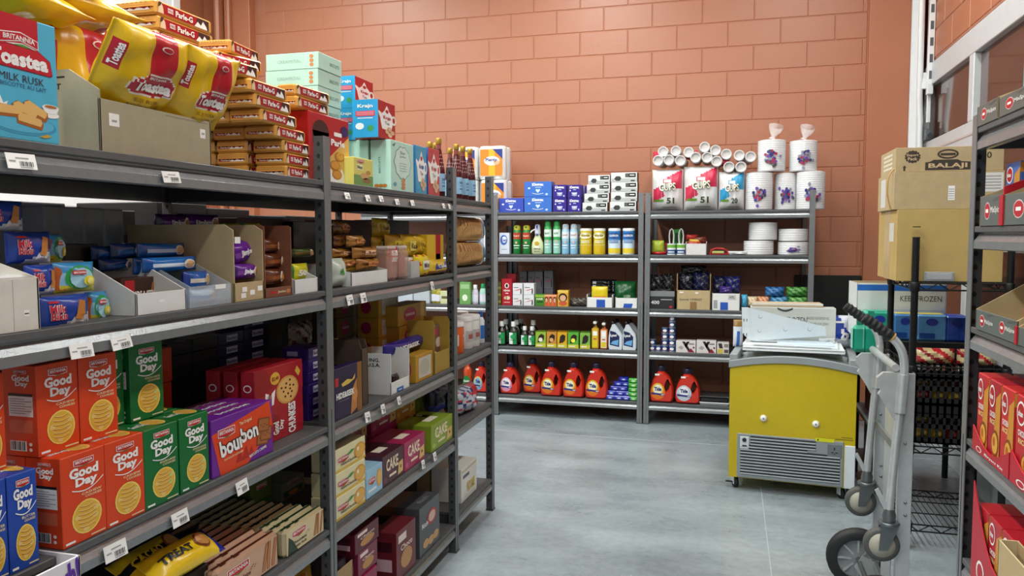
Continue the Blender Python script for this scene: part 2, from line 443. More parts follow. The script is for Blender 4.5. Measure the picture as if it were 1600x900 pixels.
# ================================================================== steel shelving
STEEL = mat('#7a7d7f', .34, .3, var=.06, scale=40, bump=.25, bscale=220)
STEEL2 = mat('#4a4c4e', .45, .2, var=.06, scale=40, bump=.25, bscale=220)
BOARDM = mat('#58595a', .55, .1, var=.08, scale=30, bump=.15, bscale=150)
HOLE = mat('#1a1b1c', .8); BEAMM = mat('#8d9092', .24, .45, var=.06, scale=40, bump=.2, bscale=220)
TAGW = mat('#f1f1ee', .5, var=.02); INK = mat('#1b1b1d', .6); GREYP = mat('#9a9c9e', .6)
def post_mesh(h, flip=1, back=False):
    g = MB(); w = .040; d = .036
    y0, y1 = (0, .0025) if not back else (-.0025, 0)
    g.box(-w/2, w/2, y0, y1, 0, h, STEEL)
    xs = -w/2 if flip > 0 else w/2-.0025
    ya, yb_ = (.0025, d) if not back else (-d, -.0025)
    g.box(xs, xs+.0025, ya, yb_, 0, h, STEEL2)
    ym = (ya+yb_)/2; z = .05
    while z < h-.03:
        for e in (xs-.0003, xs+.0028):
            g.add([(e, ym-.004, z), (e, ym+.004, z), (e, ym+.006, z+.009), (e, ym, z+.016), (e, ym-.006, z+.009)], [(0, 1, 2, 3, 4)], HOLE)
        z += .038
    # fold in the middle of the face and a foot plate
    g.box(-.0015, .0015, y0-(.0012 if not back else 0), y1+(.0012 if back else 0), 0, h*.52, STEEL2)
    g.box(-w/2-.004, w/2+.004, min(y0, ya)-.003, max(y1, yb_)+.003, 0, .006, STEEL2)
    return g.mesh('post')
def beam_mesh(L):
    """front lip of a shelf: recess, sloping step, face; local x along, y back, z down from the board"""
    pr = [(.014, -.016), (.014, -.021), (.001, -.040), (.001, -.060), (.006, -.062), (.022, -.062), (.022, -.016)]
    vs = [(x, y, z) for x in (0, L) for y, z in pr]; n = len(pr)
    fs = [(i, i+n, (i+1) % n+n, (i+1) % n) for i in range(n)]
    return MB().add(vs, fs, BEAMM).add(vs, [tuple(range(n)), tuple(range(n, 2*n))[::-1]], STEEL2).mesh('beam')
def tag_mesh(w, h):
    g = MB(); P = lambda a, b, e=1: (-w/2+a*w, -.006*(1-b)-.0012*e+.0008, -h+b*h)
    g.add([(-w/2, 0, 0), (w/2, 0, 0), (w/2, -.006, -h), (-w/2, -.006, -h)], [(0, 3, 2, 1)], TAGW)
    g.add([(-w/2, .001, 0), (w/2, .001, 0), (w/2, -.005, -h), (-w/2, -.005, -h)], [(0, 1, 2, 3)], TAGW)
    F = lambda a, b, e=1: (-w/2+a*w, -.006*(1-b)-.0004*e, -h+b*h)
    g.bars(F, .42, .18, .9, .5, INK, 11, 1)
    g.rect(F, .42, .08, .85, .14, GREYP, 1); g.rect(F, .3, .66, .75, .74, GREYP, 1); g.rect(F, .08, .45, .3, .55, GREYP, 1)
    return g.mesh('price_tag')
_bm = {}
def rack(name, label, face, posts, bays, depth=.61, top=1.83, back_posts=True):
    r = link(name, None); tag(r, label, 'shelving rack')
    loc = [0, 0, 0]; loc[face.ax] = face.val; r.location = loc; r.rotation_euler = (0, 0, face.rz)
    sg = 1 if face is not RF else -1
    pm = post_mesh(top); pb = post_mesh(top, 1, True)
    for s in posts:
        o = link('post', pm, r); o.location = (sg*s, 0, 0)
        if back_posts:
            o = link('post', pb, r); o.location = (sg*s, depth, 0)
    for s0, s1, lv in bays:
        a, b = sorted((sg*s0, sg*s1)); a += .021; b -= .021; L = b-a
        k = round(L, 3)
        if k not in _bm: _bm[k] = (MB().box(0, L, .003, depth-.003, -.016, 0, BOARDM, c=.0015).mesh('board'), beam_mesh(L), {})
        bd, be, _ = _bm[k]
        for z in lv:
            o = link('shelf_board', bd, r); o.location = (a, 0, z)
            o = link('shelf_beam', be, r); o.location = (a, .001, z)
            o = link('shelf_beam', be, r); o.location = (b, depth-.001, z); o.rotation_euler = (0, 0, math.pi)
            for x in (a+.002, b-.008):
                o = link('end_beam', MB().box(0, .006, .03, depth-.03, -.06, -.018, STEEL2).mesh(), r); o.location = (x, 0, z)
    return r
LV1 = [1.69, 1.34, .90, .56, .14]; LV3 = [1.69, 1.355, .937, .607, .18]
LVB = [1.706, 1.360, .930, .587, .175]
P0, P1, P2, P3 = 1.02, 2.2665, 3.471, 4.070
rack_l = rack('shelving_rack', 'long dark grey steel rack of snacks down the left side of the aisle', LF, [P0, P1, P2, P3], [(P0, P1, LV1), (P1, P2, LV1), (P2, P3, LV3)])
rack_b = rack('shelving_rack', 'grey steel rack on the back wall with laundry jugs and facial tissues', BF, [-1.887, -.683], [(-1.887, -.683, LVB)], top=1.85)
rack_c = rack('shelving_rack', 'grey steel rack on the back wall topped with foam cups and plates', BF, [-.630, .590], [(-.630, .590, LVB)], top=1.85)
rack_a = rack('shelving_rack', 'grey steel rack in the far corner seen through the left rack', BF, [-3.14, -1.935], [(-3.14, -1.935, LVB)], top=1.60)
LVR = [1.805, 1.537, 1.262, .950, .610]
rack_r = rack('shelving_rack', 'dark steel rack of spice mixes at the right edge', RF, [2.43, 1.21], [(2.43, 1.21, LVR)], depth=.5, top=1.84)
# price tags on the left rack's beams
for (u, v, w, h) in [(30, 240, .062, .028), (265, 268, .058, .026), (125, 537, .058, .028), (187, 526, .056, .026), (178, 848, .062, .034), (279, 799, .056, .032),
                     (376, 751, .050, .034), (541, 301, .036, .022), (573, 305, .034, .022), (594, 306, .034, .022), (619, 311, .034, .022), (643, 313, .034, .022), (692, 318, .028, .022),
                     (701, 319, .026, .022), (545, 461, .044, .034), (566, 458, .042, .034), (674, 440, .034, .036), (573, 644, .040, .036), (597, 632, .032, .034), (622, 620, .03, .03),
                     (660, 719, .034, .036), (678, 707, .034, .036)]:
    p = hit(u, v, 0, XL); k = (w, h)
    if ('tag', k) not in _bm: _bm['tag', k] = tag_mesh(w, h)
    o = link('price_tag', _bm['tag', k], rack_l); o.location = (p[1], -.0015, p[2]); o.rotation_euler = (0, random.uniform(-.06, .06), 0)
# ================================================================== builders for goods
def C(h): return mat(h, .36, var=.03, spec=.45)
def G(h): return mat(h, .24, var=.05, scale=25, spec=.5, bump=.5, bscale=26)     # glossy printed film
def P_(h): return mat(h, .30, var=.03)                                             # moulded plastic
KRAFT = mat('#a58a62', .8, var=.06, scale=25, bump=.1); KRAFT2 = mat('#b5a078', .8, var=.05, scale=25, bump=.1)
GREYBOARD = mat('#a3997f', .8, var=.05, scale=25, bump=.1); WBOARD = mat('#dfe0de', .6, var=.03); BEIGE = mat('#a9977a', .8, var=.05, scale=25, bump=.1)
WH = C('#f3f2ee'); RED = C('#c0121c'); YEL = C('#f0c419'); INKB = C('#17181a'); GRN = C('#1d7a2c'); CREAM = C('#ead9a6'); TAN = C('#c98f43'); GOLD = C('#dcae3f')
CLEAR = film('#ffffff', .2); CLEARB = film('#cfe2f4', .3); CLEARG = film('#e9f3ea', .28)
_CACHE = {}

class Parts:
    def __init__(s): s.d = {}
    def __call__(s, n='body'):
        if n not in s.d: s.d[n] = MB()
        return s.d[n]
    def meshes(s): return [(n, g.mesh(n)) for n, g in s.d.items()]

def placeV(F, u0, u1, vt, vb, dx):
    pv = F.val+F.sgn*dx; z = hit((u0+u1)/2, vb, F.ax, pv)[2]
    loc, w, h = F.place(u0, u1, vt, z, dx); return (loc[0], loc[1], z), w, h

def fit_bay(F, loc, w):
    """keep goods of the left rack inside one bay and on that bay's shelf"""
    if F is not LF: return loc
    x, y, z = loc; d = z-BOARD
    if y > P2:
        i = min(range(5), key=lambda k: d-LV1[k] if d-LV1[k] > -.002 else 9)
        if x > XL-.62 and z-LV1[i] > -.002: z += LV3[i]-LV1[i] if abs(z-LV3[i]) > .004 or LV1[i] == LV3[i] else 0
        y = min(max(y, P2+.024+w/2), P3-.024-w/2)
    elif y+w/2 > P2-.024: y = P2-.024-w/2
    return (x, y, z)
def carton(F, name, label, cat, u0, u1, vt, z, dx, depth, col, pr=None, group=None, h=None, w=None, key=None, yaw=0.0, vb=None, loc=None, c=.0015, gap=.0015):
    """a closed printed carton; pr(P, w, d, h) adds the print; returns (object, z of its top)"""
    if loc is None:
        if vb is not None: loc, W_, H_ = placeV(F, u0, u1, vt, vb, dx)
        else: loc, W_, H_ = F.place(u0, u1, vt, z, dx)
        w = w or W_-gap; h = h or H_
    loc = fit_bay(F, loc, w)
    k = (key, round(w, 3), round(h, 3), round(depth, 3)) if key else None
    if k and k in _CACHE: ms = _CACHE[k]
    else:
        P = Parts(); P('body').box(-w/2, w/2, 0, depth, 0, h, col, c=c)
        if pr: pr(P, w, depth, h)
        ms = P.meshes()
        if k: _CACHE[k] = ms
    o = make(name, ms, loc, F.rz+yaw, label, cat, group)
    return o, loc[2]+h

def fm(w, d, h, f): return face_map(w, d, h, f)
def flaps(g, w, d, h, m):
    """tuck flap seam on the top and a glued edge"""
    T = fm(w, d, h, 'T'); g.rect(T, .04, .10, .96, .115, m, .6); g.rect(T, .04, .88, .96, .89, m, .6)

def pouch(w, h, t, col, nx=14, ny=10, ends='x', wr=.08, seed=0, flat=.055, base=None):
    """a pillow pack standing on its lower edge: x width, z height, y thickness (front towards -y); ends = the crimped sides"""
    rng = random.Random(seed); ph = [rng.uniform(0, 6.28) for _ in range(6)]
    def thick(a, b):
        def pf(q): return max(0.0, 1-abs(2*q-1)**3.2)**.55
        def pe(q):
            if q < flat or q > 1-flat: return .03
            r = (q-flat)/(1-2*flat); return .03+.97*max(0.0, 1-abs(2*r-1)**3.0)**.6
        A, B = (pe(a), pf(b)) if ends == 'x' else (pf(a), pe(b))
        wv = 1+wr*(math.sin(9*a+ph[0]+5*b)+.7*math.sin(15*b+ph[1]-7*a)+.5*math.sin(27*a+ph[2]))*(.5)
        return max(.0012, t/2*A*B*wv)
    mid = t/2
    def mp(a, b, e=1): return (-w/2+a*w, mid-thick(a, b)-e*E_*1.6, b*h)
    g = MB(); vs = []; N = nx+1
    for sgn in (-1, 1):
        for j in range(ny+1):
            for i in range(nx+1):
                a, b = i/nx, j/ny; vs.append((-w/2+a*w, mid+sgn*thick(a, b), b*h))
    fs = []; ms = []; o = N*(ny+1)
    for j in range(ny):
        for i in range(nx):
            q = j*N+i; fs.append((q, q+1, q+N+1, q+N)); ms.append(col((i+.5)/nx, (j+.5)/ny) if callable(col) else col)
            fs.append((o+q, o+q+N, o+q+N+1, o+q+1)); ms.append(base or (col((i+.5)/nx, (j+.5)/ny) if callable(col) else col))
    for i in range(nx):
        for q, fl in ((i, 0), (ny*N+i, 1)):
            f = (q, o+q, o+q+1, q+1); fs.append(f if not fl else f[::-1]); ms.append(col((i+.5)/nx, .01+.98*fl) if callable(col) else col)
    for j in range(ny):
        for q, fl in ((j*N, 1), (j*N+nx, 0)):
            f = (q, o+q, o+q+N, q+N); fs.append(f if not fl else f[::-1]); ms.append(col(.99*(1-fl)+.005, (j+.5)/ny) if callable(col) else col)
    g.add(vs, fs, ms, True)
    g.map = mp; return g

def lay(me):
    """turn a standing pack onto its back (front looks up)"""
    me2 = me.copy(); me2.transform(Matrix.Rotation(-PI2, 4, 'X')); 
    zmin = min(v.co.z for v in me2.vertices); ymin = min(v.co.y for v in me2.vertices)
    me2.transform(Matrix.Translation((0, -ymin, -zmin))); return me2

def pack(F, name, label, cat, u0, u1, vt, z, dx, t, pr, group=None, vb=None, key=None, h=None, rx=0, ry=0, yaw=0, loc=None, w=None):
    if loc is None:
        if vb is not None: loc, W_, H_ = placeV(F, u0, u1, vt, vb, dx)
        else: loc, W_, H_ = F.place(u0, u1, vt, z, dx)
        w = w or W_; h = h or H_
    k = (key, round(w, 3), round(h, 3), round(t, 3)) if key else None
    if k and k in _CACHE: me = _CACHE[k]
    else:
        me = pr(w, h, t).mesh(name)
        if k: _CACHE[k] = me
    o = make(name, me, loc, F.rz+yaw, label, cat, group, rx=rx, ry=ry)
    return o, loc[2]+h

def tray_parts(w, d, hf, hs, m, inner=None, cut=.35, th=.004, hb=None, pr=None, low=None, side=None):
    """open display carton: low front, sides sloping up to a tall back"""
    inner = inner or m; hb = hb or hs; out = []
    f = MB().box(-w/2, w/2, 0, th, 0, hf, {'*': m, 'B': inner}, c=.0008)
    if pr: pr(f, w, d, hf)
    out.append(('front_panel', f.mesh()))
    po = [(0, 0), (d, 0), (d, hb), (d*cut+ (d*.12), hs), (d*cut, hs), (0, low or hf)]
    out.append(('side_panel', MB().prism(po, -w/2, -w/2+th, side or m, 'x').mesh()))
    out.append(('side_panel', MB().prism(po, w/2-th, w/2, side or m, 'x').mesh()))
    out.append(('back_panel', MB().box(-w/2+th, w/2-th, d-th, d, 0, hb, inner, c=.0008).mesh()))
    out.append(('base', MB().box(-w/2+th, w/2-th, th, d-th, 0, th, inner).mesh()))
    return out
def tray(F, name, label, u0, u1, vt, z, dx, d, hs, m, inner=None, cut=.35, pr=None, low=None, vb=None, group=None, cat='carton', hb=None):
    if vb is not None: loc, w, h = placeV(F, u0, u1, vt, vb, dx)
    else: loc, w, h = F.place(u0, u1, vt, z, dx)
    o = make(name, tray_parts(w-.002, d, h, hs, m, inner, cut, pr=pr, low=low, hb=hb), loc, F.rz, label, cat, group)
    return o, loc, w, h

def bottle(F, name, label, cat, u, z, dx, prof_parts, group=None, key=None, loc=None, yaw=0):
    loc = loc or F.at(u, z, dx)
    if key and key in _CACHE: ms = _CACHE[key]
    else:
        ms = [(n, g.mesh(n)) for n, g in prof_parts()]
        if key: _CACHE[key] = ms
    return make(name, ms, loc, F.rz+yaw, label, cat, group)

# ---- print kits
def brand_tag(g, mp, ca, cb, w, h, e=3):
    """small red maker's plate with a white rim and a green wave"""
    g.poly(mp, [(ca-w/2, cb-h*.35), (ca, cb-h*.6), (ca+w/2, cb-h*.35), (ca+w/2, cb+h/2), (ca-w/2, cb+h/2)], WH, e)
    g.poly(mp, [(ca-w*.47, cb-h*.28), (ca, cb-h*.5), (ca+w*.47, cb-h*.28), (ca+w*.47, cb+h*.43), (ca-w*.47, cb+h*.43)], RED, e+1)
    g.text(mp, 'BRITANNIA', ca, cb+h*.1, w*.84, h*.42, WH, e+2)
    g.poly(mp, [(ca-w*.25, cb-h*.36), (ca, cb-h*.62), (ca+w*.35, cb-h*.30), (ca, cb-h*.48)], C('#3f8f3a'), e+2)
def cookie(g, mp, ca, cb, ra, rb, e=2, base='#e2b23c', rim='#f2d66a', ridge='#b87a2c', nuts=False):
    g.ell(mp, ca, cb, ra, rb, C(rim), e, 20); g.ell(mp, ca, cb, ra*.9, rb*.92, C(base), e+.6, 20)
    for k in range(6):
        y = cb-rb*.55+k*rb*.24; hw = ra*.62*math.sqrt(max(.1, 1-((y-cb)/rb)**2)); n = 7
        pts = [(ca-hw+2*hw*i/n, y-rb*.10*math.sin(math.pi*i/n)) for i in range(n+1)]
        g.poly(mp, pts+[(a, b+rb*.10) for a, b in pts[::-1]], C('#efcd80'), e+1.1)
        g.poly(mp, pts+[(a, b+rb*.05) for a, b in pts[::-1]], C(ridge), e+1.5)
    for k, (x, y) in enumerate(((-.62, .1), (.55, -.1), (-.1, -.72), (.62, .35))):
        g.ell(mp, ca+ra*x, cb+rb*y, ra*.2, rb*.16, C('#c9d07a' if nuts and k % 2 else '#e8c877'), e+1.4, 8)
def goodday(base, sub, nuts=False):
    B = C(base)
    def pr(P, w, d, h):
        F, L, T = fm(w, d, h, 'F'), fm(w, d, h, 'L'), fm(w, d, h, 'T')
        t = P('lettering'); k = P('cookie_picture')
        brand_tag(t, F, .50, .895, .46, .075)
        t.text(F, 'Good', .50, .79, .66, .115, WH, 3, bold=.045); t.text(F, 'Day', .55, .665, .50, .125, WH, 3, bold=.045)
        pts = [(.22+.72*i/10, .60-.05*math.sin(math.pi*i/10)+.06*(i/10)**2) for i in range(11)]
        t.poly(F, pts+[(a, b+.012) for a, b in pts[::-1]], WH, 3)
        t.text(F, sub, .66, .535, .46, .028, CREAM, 3); t.text(F, 'COOKIES', .70, .497, .38, .026, CREAM, 3)
        t.rect(F, .05, .03, .26, .055, WH, 2); t.rect(F, .62, .03, .95, .045, CREAM, 2)
        cookie(k, F, .54, .27, .34, .19, nuts=nuts)
        s = P('side_print')
        s.text(L, 'Good', .55, .86, .5, .07, WH, 2, bold=.04); s.text(L, 'Day', .58, .79, .36, .07, WH, 2, bold=.04); brand_tag(s, L, .55, .925, .36, .04)
        s.rect(L, .18, .44, .88, .68, WH, 1); s.rect(L, .18, .66, .88, .69, INKB, 1.5)
        for q in range(7): s.rect(L, .22, .47+q*.026, .84 if q % 2 else .66, .478+q*.026, GREYP, 2)
        s.rect(L, .18, .26, .86, .40, C('#d9694a' if base[1] > 'a' else base), 1); s.rect(L, .18, .06, .66, .17, WH, 1); s.bars(L, .21, .07, .63, .165, INKB, 9)
        for q in range(2): s.ell(L, .78, .08+q*.06, .05, .02, WH, 2, 8)
        cookie(s, T, .7, .5, .22, .36); s.text(T, 'Good Day', .30, .5, .42, .3, WH, 2, bold=.03)
        flaps(P('body'), w, d, h, C(base))
    return B, pr
def simple_print(items):
    """items: list of (kind, face, ...) drawn into one 'print' part"""
    def pr(P, w, d, h):
        M = {f: fm(w, d, h, f) for f in 'FLRT'}; g = P('print')
        for it in items:
            k, f = it[0], M[it[1]]; a = it[2:]
            if k == 'r': g.rect(f, *a[:4], C(a[4]), a[5] if len(a) > 5 else 1)
            elif k == 'e': g.ell(f, *a[:4], C(a[4]), a[5] if len(a) > 5 else 2)
            elif k == 'p': g.poly(f, a[0], C(a[1]), a[2] if len(a) > 2 else 1)
            elif k == 't': g.text(f, a[0], *a[1:5], C(a[5]), a[6] if len(a) > 6 else 4, rot=a[7] if len(a) > 7 else 0, bold=.03)
            elif k == 'b': g.bars(f, *a[:4], C(a[4]))
            elif k == 'brand': brand_tag(g, f, *a)
            elif k == 'c': cookie(g, f, *a)
    return pr

# ---- laundry jug with a handle opening
def jug_parts(w, h, t, body, cap, label, ring, name, inkc='#1d2a6b', lower=None):
    bm = P_(body); hb = h*.86
    def outline(n=36):
        pts = []
        prof = [(-.40, 0), (-.46, .04), (-.50, .20), (-.47, .46), (-.36, .72), (-.22, .90), (-.16, .985), (-.14, 1), (.10, 1), (.12, .97), (.20, .93), (.34, .80), (.45, .58), (.50, .34), (.49, .12), (.46, .03), (.40, 0)]
        return [(a*w, b*hb) for a, b in prof]
    o = outline(); hole = [((.24+.095*math.cos(q)+.05*math.sin(q))*w, (.56+.20*math.sin(q))*hb) for q in [2*math.pi*i/14 for i in range(14)]]
    g = MB(); cx, cz = 0, hb*.45
    def ring3(pts, y, s): return [(cx+(a-cx)*s, y, cz+(b-cz)*s) for a, b in pts]
    yl = [(0, .86), (t*.12, .97), (t*.32, 1), (t*.68, 1), (t*.88, .97), (t, .86)]
    n = len(o); m = len(hole); hc = (sum(a for a, b in hole)/m, sum(b for a, b in hole)/m)
    def hring(y, k): return [(hc[0]+(a-hc[0])*k, y, hc[1]+(b-hc[1])*k) for a, b in hole]
    vs = []; fs = []
    for y, s in yl: vs += ring3(o, y, s)
    for k in range(len(yl)-1):
        for i in range(n):
            j = (i+1) % n; fs.append((k*n+i, (k+1)*n+i, (k+1)*n+j, k*n+j))
    g.add(vs, fs, bm, True)
    hs = []; hf = []; yh = [(0, 1.18), (t*.15, 1.02), (t*.85, 1.02), (t, 1.18)]
    for y, s in yh: hs += hring(y, s)
    for k in range(3):
        for i in range(m):
            j = (i+1) % m; hf.append((k*m+i, k*m+j, (k+1)*m+j, (k+1)*m+i))
    g.add(hs, hf, bm, True)
    for y, s in ((0, .86), (t, .86)):
        A = [Vector((cx+(a-cx)*s, cz+(b-cz)*s, 0)) for a, b in o]; Bq = [Vector((hc[0]+(a-hc[0])*1.18, hc[1]+(b-hc[1])*1.18, 0)) for a, b in hole]
        tri = tessellate_polygon([A, Bq]); al = A+Bq
        g.add([(p.x, y, p.y) for p in al], [tuple(q) for q in tri], bm)
    c = MB(); cm = P_(cap); r = w*.17; ox = -.02*w
    c.lathe([(r*.95, hb*.985), (r, hb*1.0), (r, h*.985), (r*.9, h)], cm, n=16, cx=ox, cy=t/2)
    for i in range(12):
        q = 2*math.pi*i/12; c.box(ox+r*1.01*math.cos(q)-.0015, ox+r*1.01*math.cos(q)+.0015, t/2+r*1.01*math.sin(q)-.0015, t/2+r*1.01*math.sin(q)+.0015, hb, h*.97, cm)
    lb = MB(); mp = lambda a, b, e=1: (-w/2+a*w, -e*E_*1.5, b*hb)
    lb.ell(mp, .36, .36, .30, .26, C(lower or '#e8741d'), 1, 20); lb.ell(mp, .36, .43, .235, .205, C(ring[0]), 2, 20); lb.ell(mp, .36, .43, .18, .155, C(ring[1]), 3, 20)
    lb.text(mp, name, .36, .44, .30, .13, C(inkc), 5, bold=.05)
    lb.poly(mp, [(.09, .27), (.09, .33), (.62, .29), (.66, .23)], C('#2a2a78'), 4); lb.rect(mp, .24, .87, .42, .93, WH, 2); lb.rect(mp, .5, .255, .62, .275, WH, 5)
    return [('bottle', g), ('cap', c), ('label', lb)]

def spray_can(r, h, body, cap, label=None, low=None):
    g = MB(); g.lathe([(r*.92, 0), (r, .004), (r, h*.80, P_(body)), (r*.8, h*.84)], P_(body), cy=r)
    c = MB(); c.lathe([(r*.86, h*.835), (r*.86, h*.95), (r*.62, h*.99), (r*.3, h)], P_(cap), cy=r); c.box(-r*.25, r*.25, -r*-.05, r*.3, h*.90, h*.96, P_(body))
    l = MB(); mp = cyl_map(r, 0, h, r, math.pi)
    if low: l.rect(mp, 0, .03, 1, .42, C(low), 1, 8)
    if label: label(l, mp)
    return [('can', g), ('cap', c), ('label', l)]

def inpoly(a, b, pts):
    c = False; n = len(pts)
    for i in range(n):
        (x0, y0), (x1, y1) = pts[i], pts[i-1]
        if (y0 > b) != (y1 > b) and a < (x1-x0)*(b-y0)/(y1-y0)+x0: c = not c
    return c
# ================================================================== LEFT RACK, bay one
Z1, Z2, Z3, Z4, Z5 = LV1
# ---- top shelf
def milkrusk(P, w, d, h):
    F, L = fm(w, d, h, 'F'), fm(w, d, h, 'L'); t = P('lettering'); k = P('rusk_picture'); R_ = C('#bf1428')
    t.rect(F, .20, .72, .74, 1.0, R_, 1)
    t.poly(F, [(.22, .76), (.5, .80), (.74, .76), (.74, .83), (.5, .875), (.22, .845)], WH, 2); t.poly(F, [(.23, .768), (.5, .808), (.73, .768), (.73, .825), (.5, .866), (.23, .838)], R_, 3)
    t.text(F, 'BRITANNIA', .48, .815, .42, .04, WH, 4, curve=.2)
    t.poly(F, [(.3, .765), (.52, .785), (.72, .755), (.52, .76)], WH, 3); t.poly(F, [(.4, .765), (.52, .778), (.66, .758), (.52, .755)], C('#4c9a3b'), 4)
    t.poly(F, [(.0, .60), (.1, .73), (.3, .755), (.5, .76), (.75, .75), (.9, .69), (.93, .575), (.9, .56), (.02, .575)], C('#7d1626'), 2)
    t.poly(F, [(.02, .61), (.1, .725), (.3, .75), (.5, .755), (.75, .745), (.89, .685), (.92, .585), (.89, .57), (.03, .585)], C('#c5152a'), 3)
    t.text(F, 'Toastea', .47, .655, .78, .125, WH, 5, bold=.05)
    t.text(F, 'MILK RUSK', .50, .50, .60, .06, C('#3d1f2e'), 3, bold=.0); t.text(F, 'BISCOTTE AU LAIT', .52, .44, .62, .035, C('#2c4a7a'), 3, bold=.0)
    k.ell(F, .5, .13, .46, .085, C('#3f97bd'), 1, 20); k.ell(F, .5, .14, .42, .072, C('#57b3d4'), 2, 20)
    for (x, y, a) in ((.32, .22, .12), (.52, .24, -.25), (.66, .255, -.35), (.58, .16, -.1)):
        pts = [(-.17, -.035), (.17, -.05), (.19, .0), (.17, .035), (-.12, .06), (-.18, .02)]
        k.poly(F, [(x+px*math.cos(a)-py*math.sin(a), y+px*math.sin(a)*.6+py) for px, py in pts], C('#a35c22'), 3+x)
        k.poly(F, [(x+px*.9*math.cos(a)-py*math.sin(a), y+.014+px*.9*math.sin(a)*.6+py*.72) for px, py in pts], C('#e2b56c'), 3.6+x)
    k.ell(F, .88, .245, .12, .028, WH, 3); k.poly(F, [(.75, .31), (1.0, .31), (.96, .255), (.80, .255)], WH, 4); k.ell(F, .875, .312, .11, .018, C('#f7efdf'), 5); k.ell(F, .875, .312, .09, .013, C('#a86a35'), 6)
    k.poly(F, [(.02, .27), (.08, .33), (.14, .29), (.2, .34), (.24, .28), (.3, .3), (.25, .22), (.05, .2)], WH, 2.5)
    k.poly(F, [(.7, .05), (.82, .075), (.88, .06), (.78, .04)], C('#c9a23d'), 4)
carton(LF, 'rusk_box', 'pale blue milk rusk box with a red nameplate at the left edge', 'box', -24, 94, 26, Z1, .012, .11, C('#4fb3d2'), milkrusk)

def nw(f, w, d, h):
    F = fm(w, d, h, 'F')
    f.rect(F, .07, .52, .15, .76, WH, 1); f.rect(F, .885, .60, .94, .80, WH, 1); f.rect(F, .09, .60, .13, .64, GREYP, 2); f.rect(F, .9, .68, .93, .72, GREYP, 2)
    f.rect(F, .55, .93, .97, .945, mat('#8d8069', .8), 1)
o, loc, w, h = tray(LF, 'display_carton', 'grey-brown open carton on the top shelf holding yellow rusk bags', 157, 331, 174, Z1, .03, .34, .175, GREYBOARD, BEIGE, cut=.22, pr=nw, low=.13)
sp = MB(); mpL = lambda a, b, e=1: (-(w-.002)/2-e*E_, .34*(1-a), b*.175)
sp.text(mpL, 'NET WEIGHT', .52, .80, .40, .07, INKB, 2); sp.rect(mpL, .5, .90, .75, .92, INKB, 1)
for q, (tt, ww) in enumerate((('CONTENTS PL.', .36), ('3 CARTON', .26), ('CONTENTS', .3))): sp.text(mpL, tt, .48, .22-q*.06, ww, .045, INKB, 2, bold=0)
link('printed_text', sp.mesh(), o)
def rusk_bag(w, h, t):
    LBL = [(.22, .36), (.26, .50), (.45, .56), (.72, .56), (.84, .48), (.82, .33), (.6, .29), (.3, .30)]; LIN = [(.24, .365), (.275, .485), (.45, .545), (.71, .545), (.82, .47), (.80, .345), (.6, .305), (.3, .315)]; R_ = G('#b3172a'); ST = G('#b51a26'); YL = G('#d9b012'); WG = G('#e8dccb'); SD = [(.03, .5), (.12, .5), (.12, .82), (.03, .82)]
    def col(a, b):
        if inpoly(a, b, LIN) or inpoly(a, b, SD): return R_
        if inpoly(a, b, LBL): return WG
        return ST if .42 < a < .72 and b > .40 else YL
    g = pouch(w, h, t, col, 56, 44, ends='x', wr=.26, seed=int(w*1000)+int(h*777), flat=.03); mp = g.map
    g.text(mp, 'Toastea', .53, .42, .50, .14, WH, 3, bold=.05); g.text(mp, 'BRITANNIA', .57, .52, .24, .032, WH, 3); g.ell(mp, .57, .87, .07, .035, WH, 3, 10); g.ell(mp, .57, .87, .058, .026, R_, 5, 10)
    g.text(mp, 'SUJI RUSK', .52, .235, .34, .06, C('#5a3310'), 4, bold=0); g.text(mp, 'BISCOTTE DE SEMOULE', .52, .17, .42, .035, C('#5a3310'), 4, bold=0)
    g.text(mp, 'Toastea', .075, .66, .06, .26, WH, 3, rot=90, bold=.03)
    return g
pack(LF, 'rusk_bag', 'yellow rusk bag with a red stripe leaning over the carton front, nearer the blue box', 'snack bag', 0, 0, 0, 0, 0, .085, rusk_bag, loc=LF.at(214, 1.76, .05)[:2]+(1.775,), w=.25, h=.195, rx=.52, yaw=.0)
pack(LF, 'rusk_bag', 'yellow rusk bag with a red stripe leaning over the carton front, beside the biscuit stack', 'snack bag', 0, 0, 0, 0, 0, .075, rusk_bag, loc=LF.at(310, 1.76, .04)[:2]+(1.772,), w=.205, h=.195, rx=.48)
pack(LF, 'rusk_bag', 'yellow rusk bag with a red stripe standing upright at the back of the carton', 'snack bag', 0, 0, 0, 0, 0, .08, rusk_bag, loc=LF.at(150, 1.79, .20)[:2]+(1.715,), w=.27, h=.285, rx=.04)
def yellow_bag(w, h, t):
    g = pouch(w, h, t, lambda a, b: G('#b51a26') if .75 < a < .9 and .2 < b < .7 else G('#d9b012'), 40, 28, ends='x', wr=.38, seed=5, flat=.03)
    g.poly(g.map, [(.1, .3), (.2, .45), (.5, .4), (.6, .3), (.3, .22)], G('#7a4a1c'), 3); return g
yb_me = lay(yellow_bag(.30, .24, .075).mesh())
for k, (u, zz, dxx, yw, lb) in enumerate(((78, 1.955, .13, .15, 'yellow rusk bag lying behind the top of the blue rusk box'), (150, 2.005, .20, -.12, 'yellow rusk bag lying on the upright bag left of the biscuit stack'), (88, 2.035, .17, .1, 'topmost yellow rusk bag cut by the upper picture edge'))):
    p = LF.at(u, zz, dxx); make('rusk_bag', yb_me, (p[0], p[1], zz), LF.rz+yw, lb, 'snack bag', rx=0)
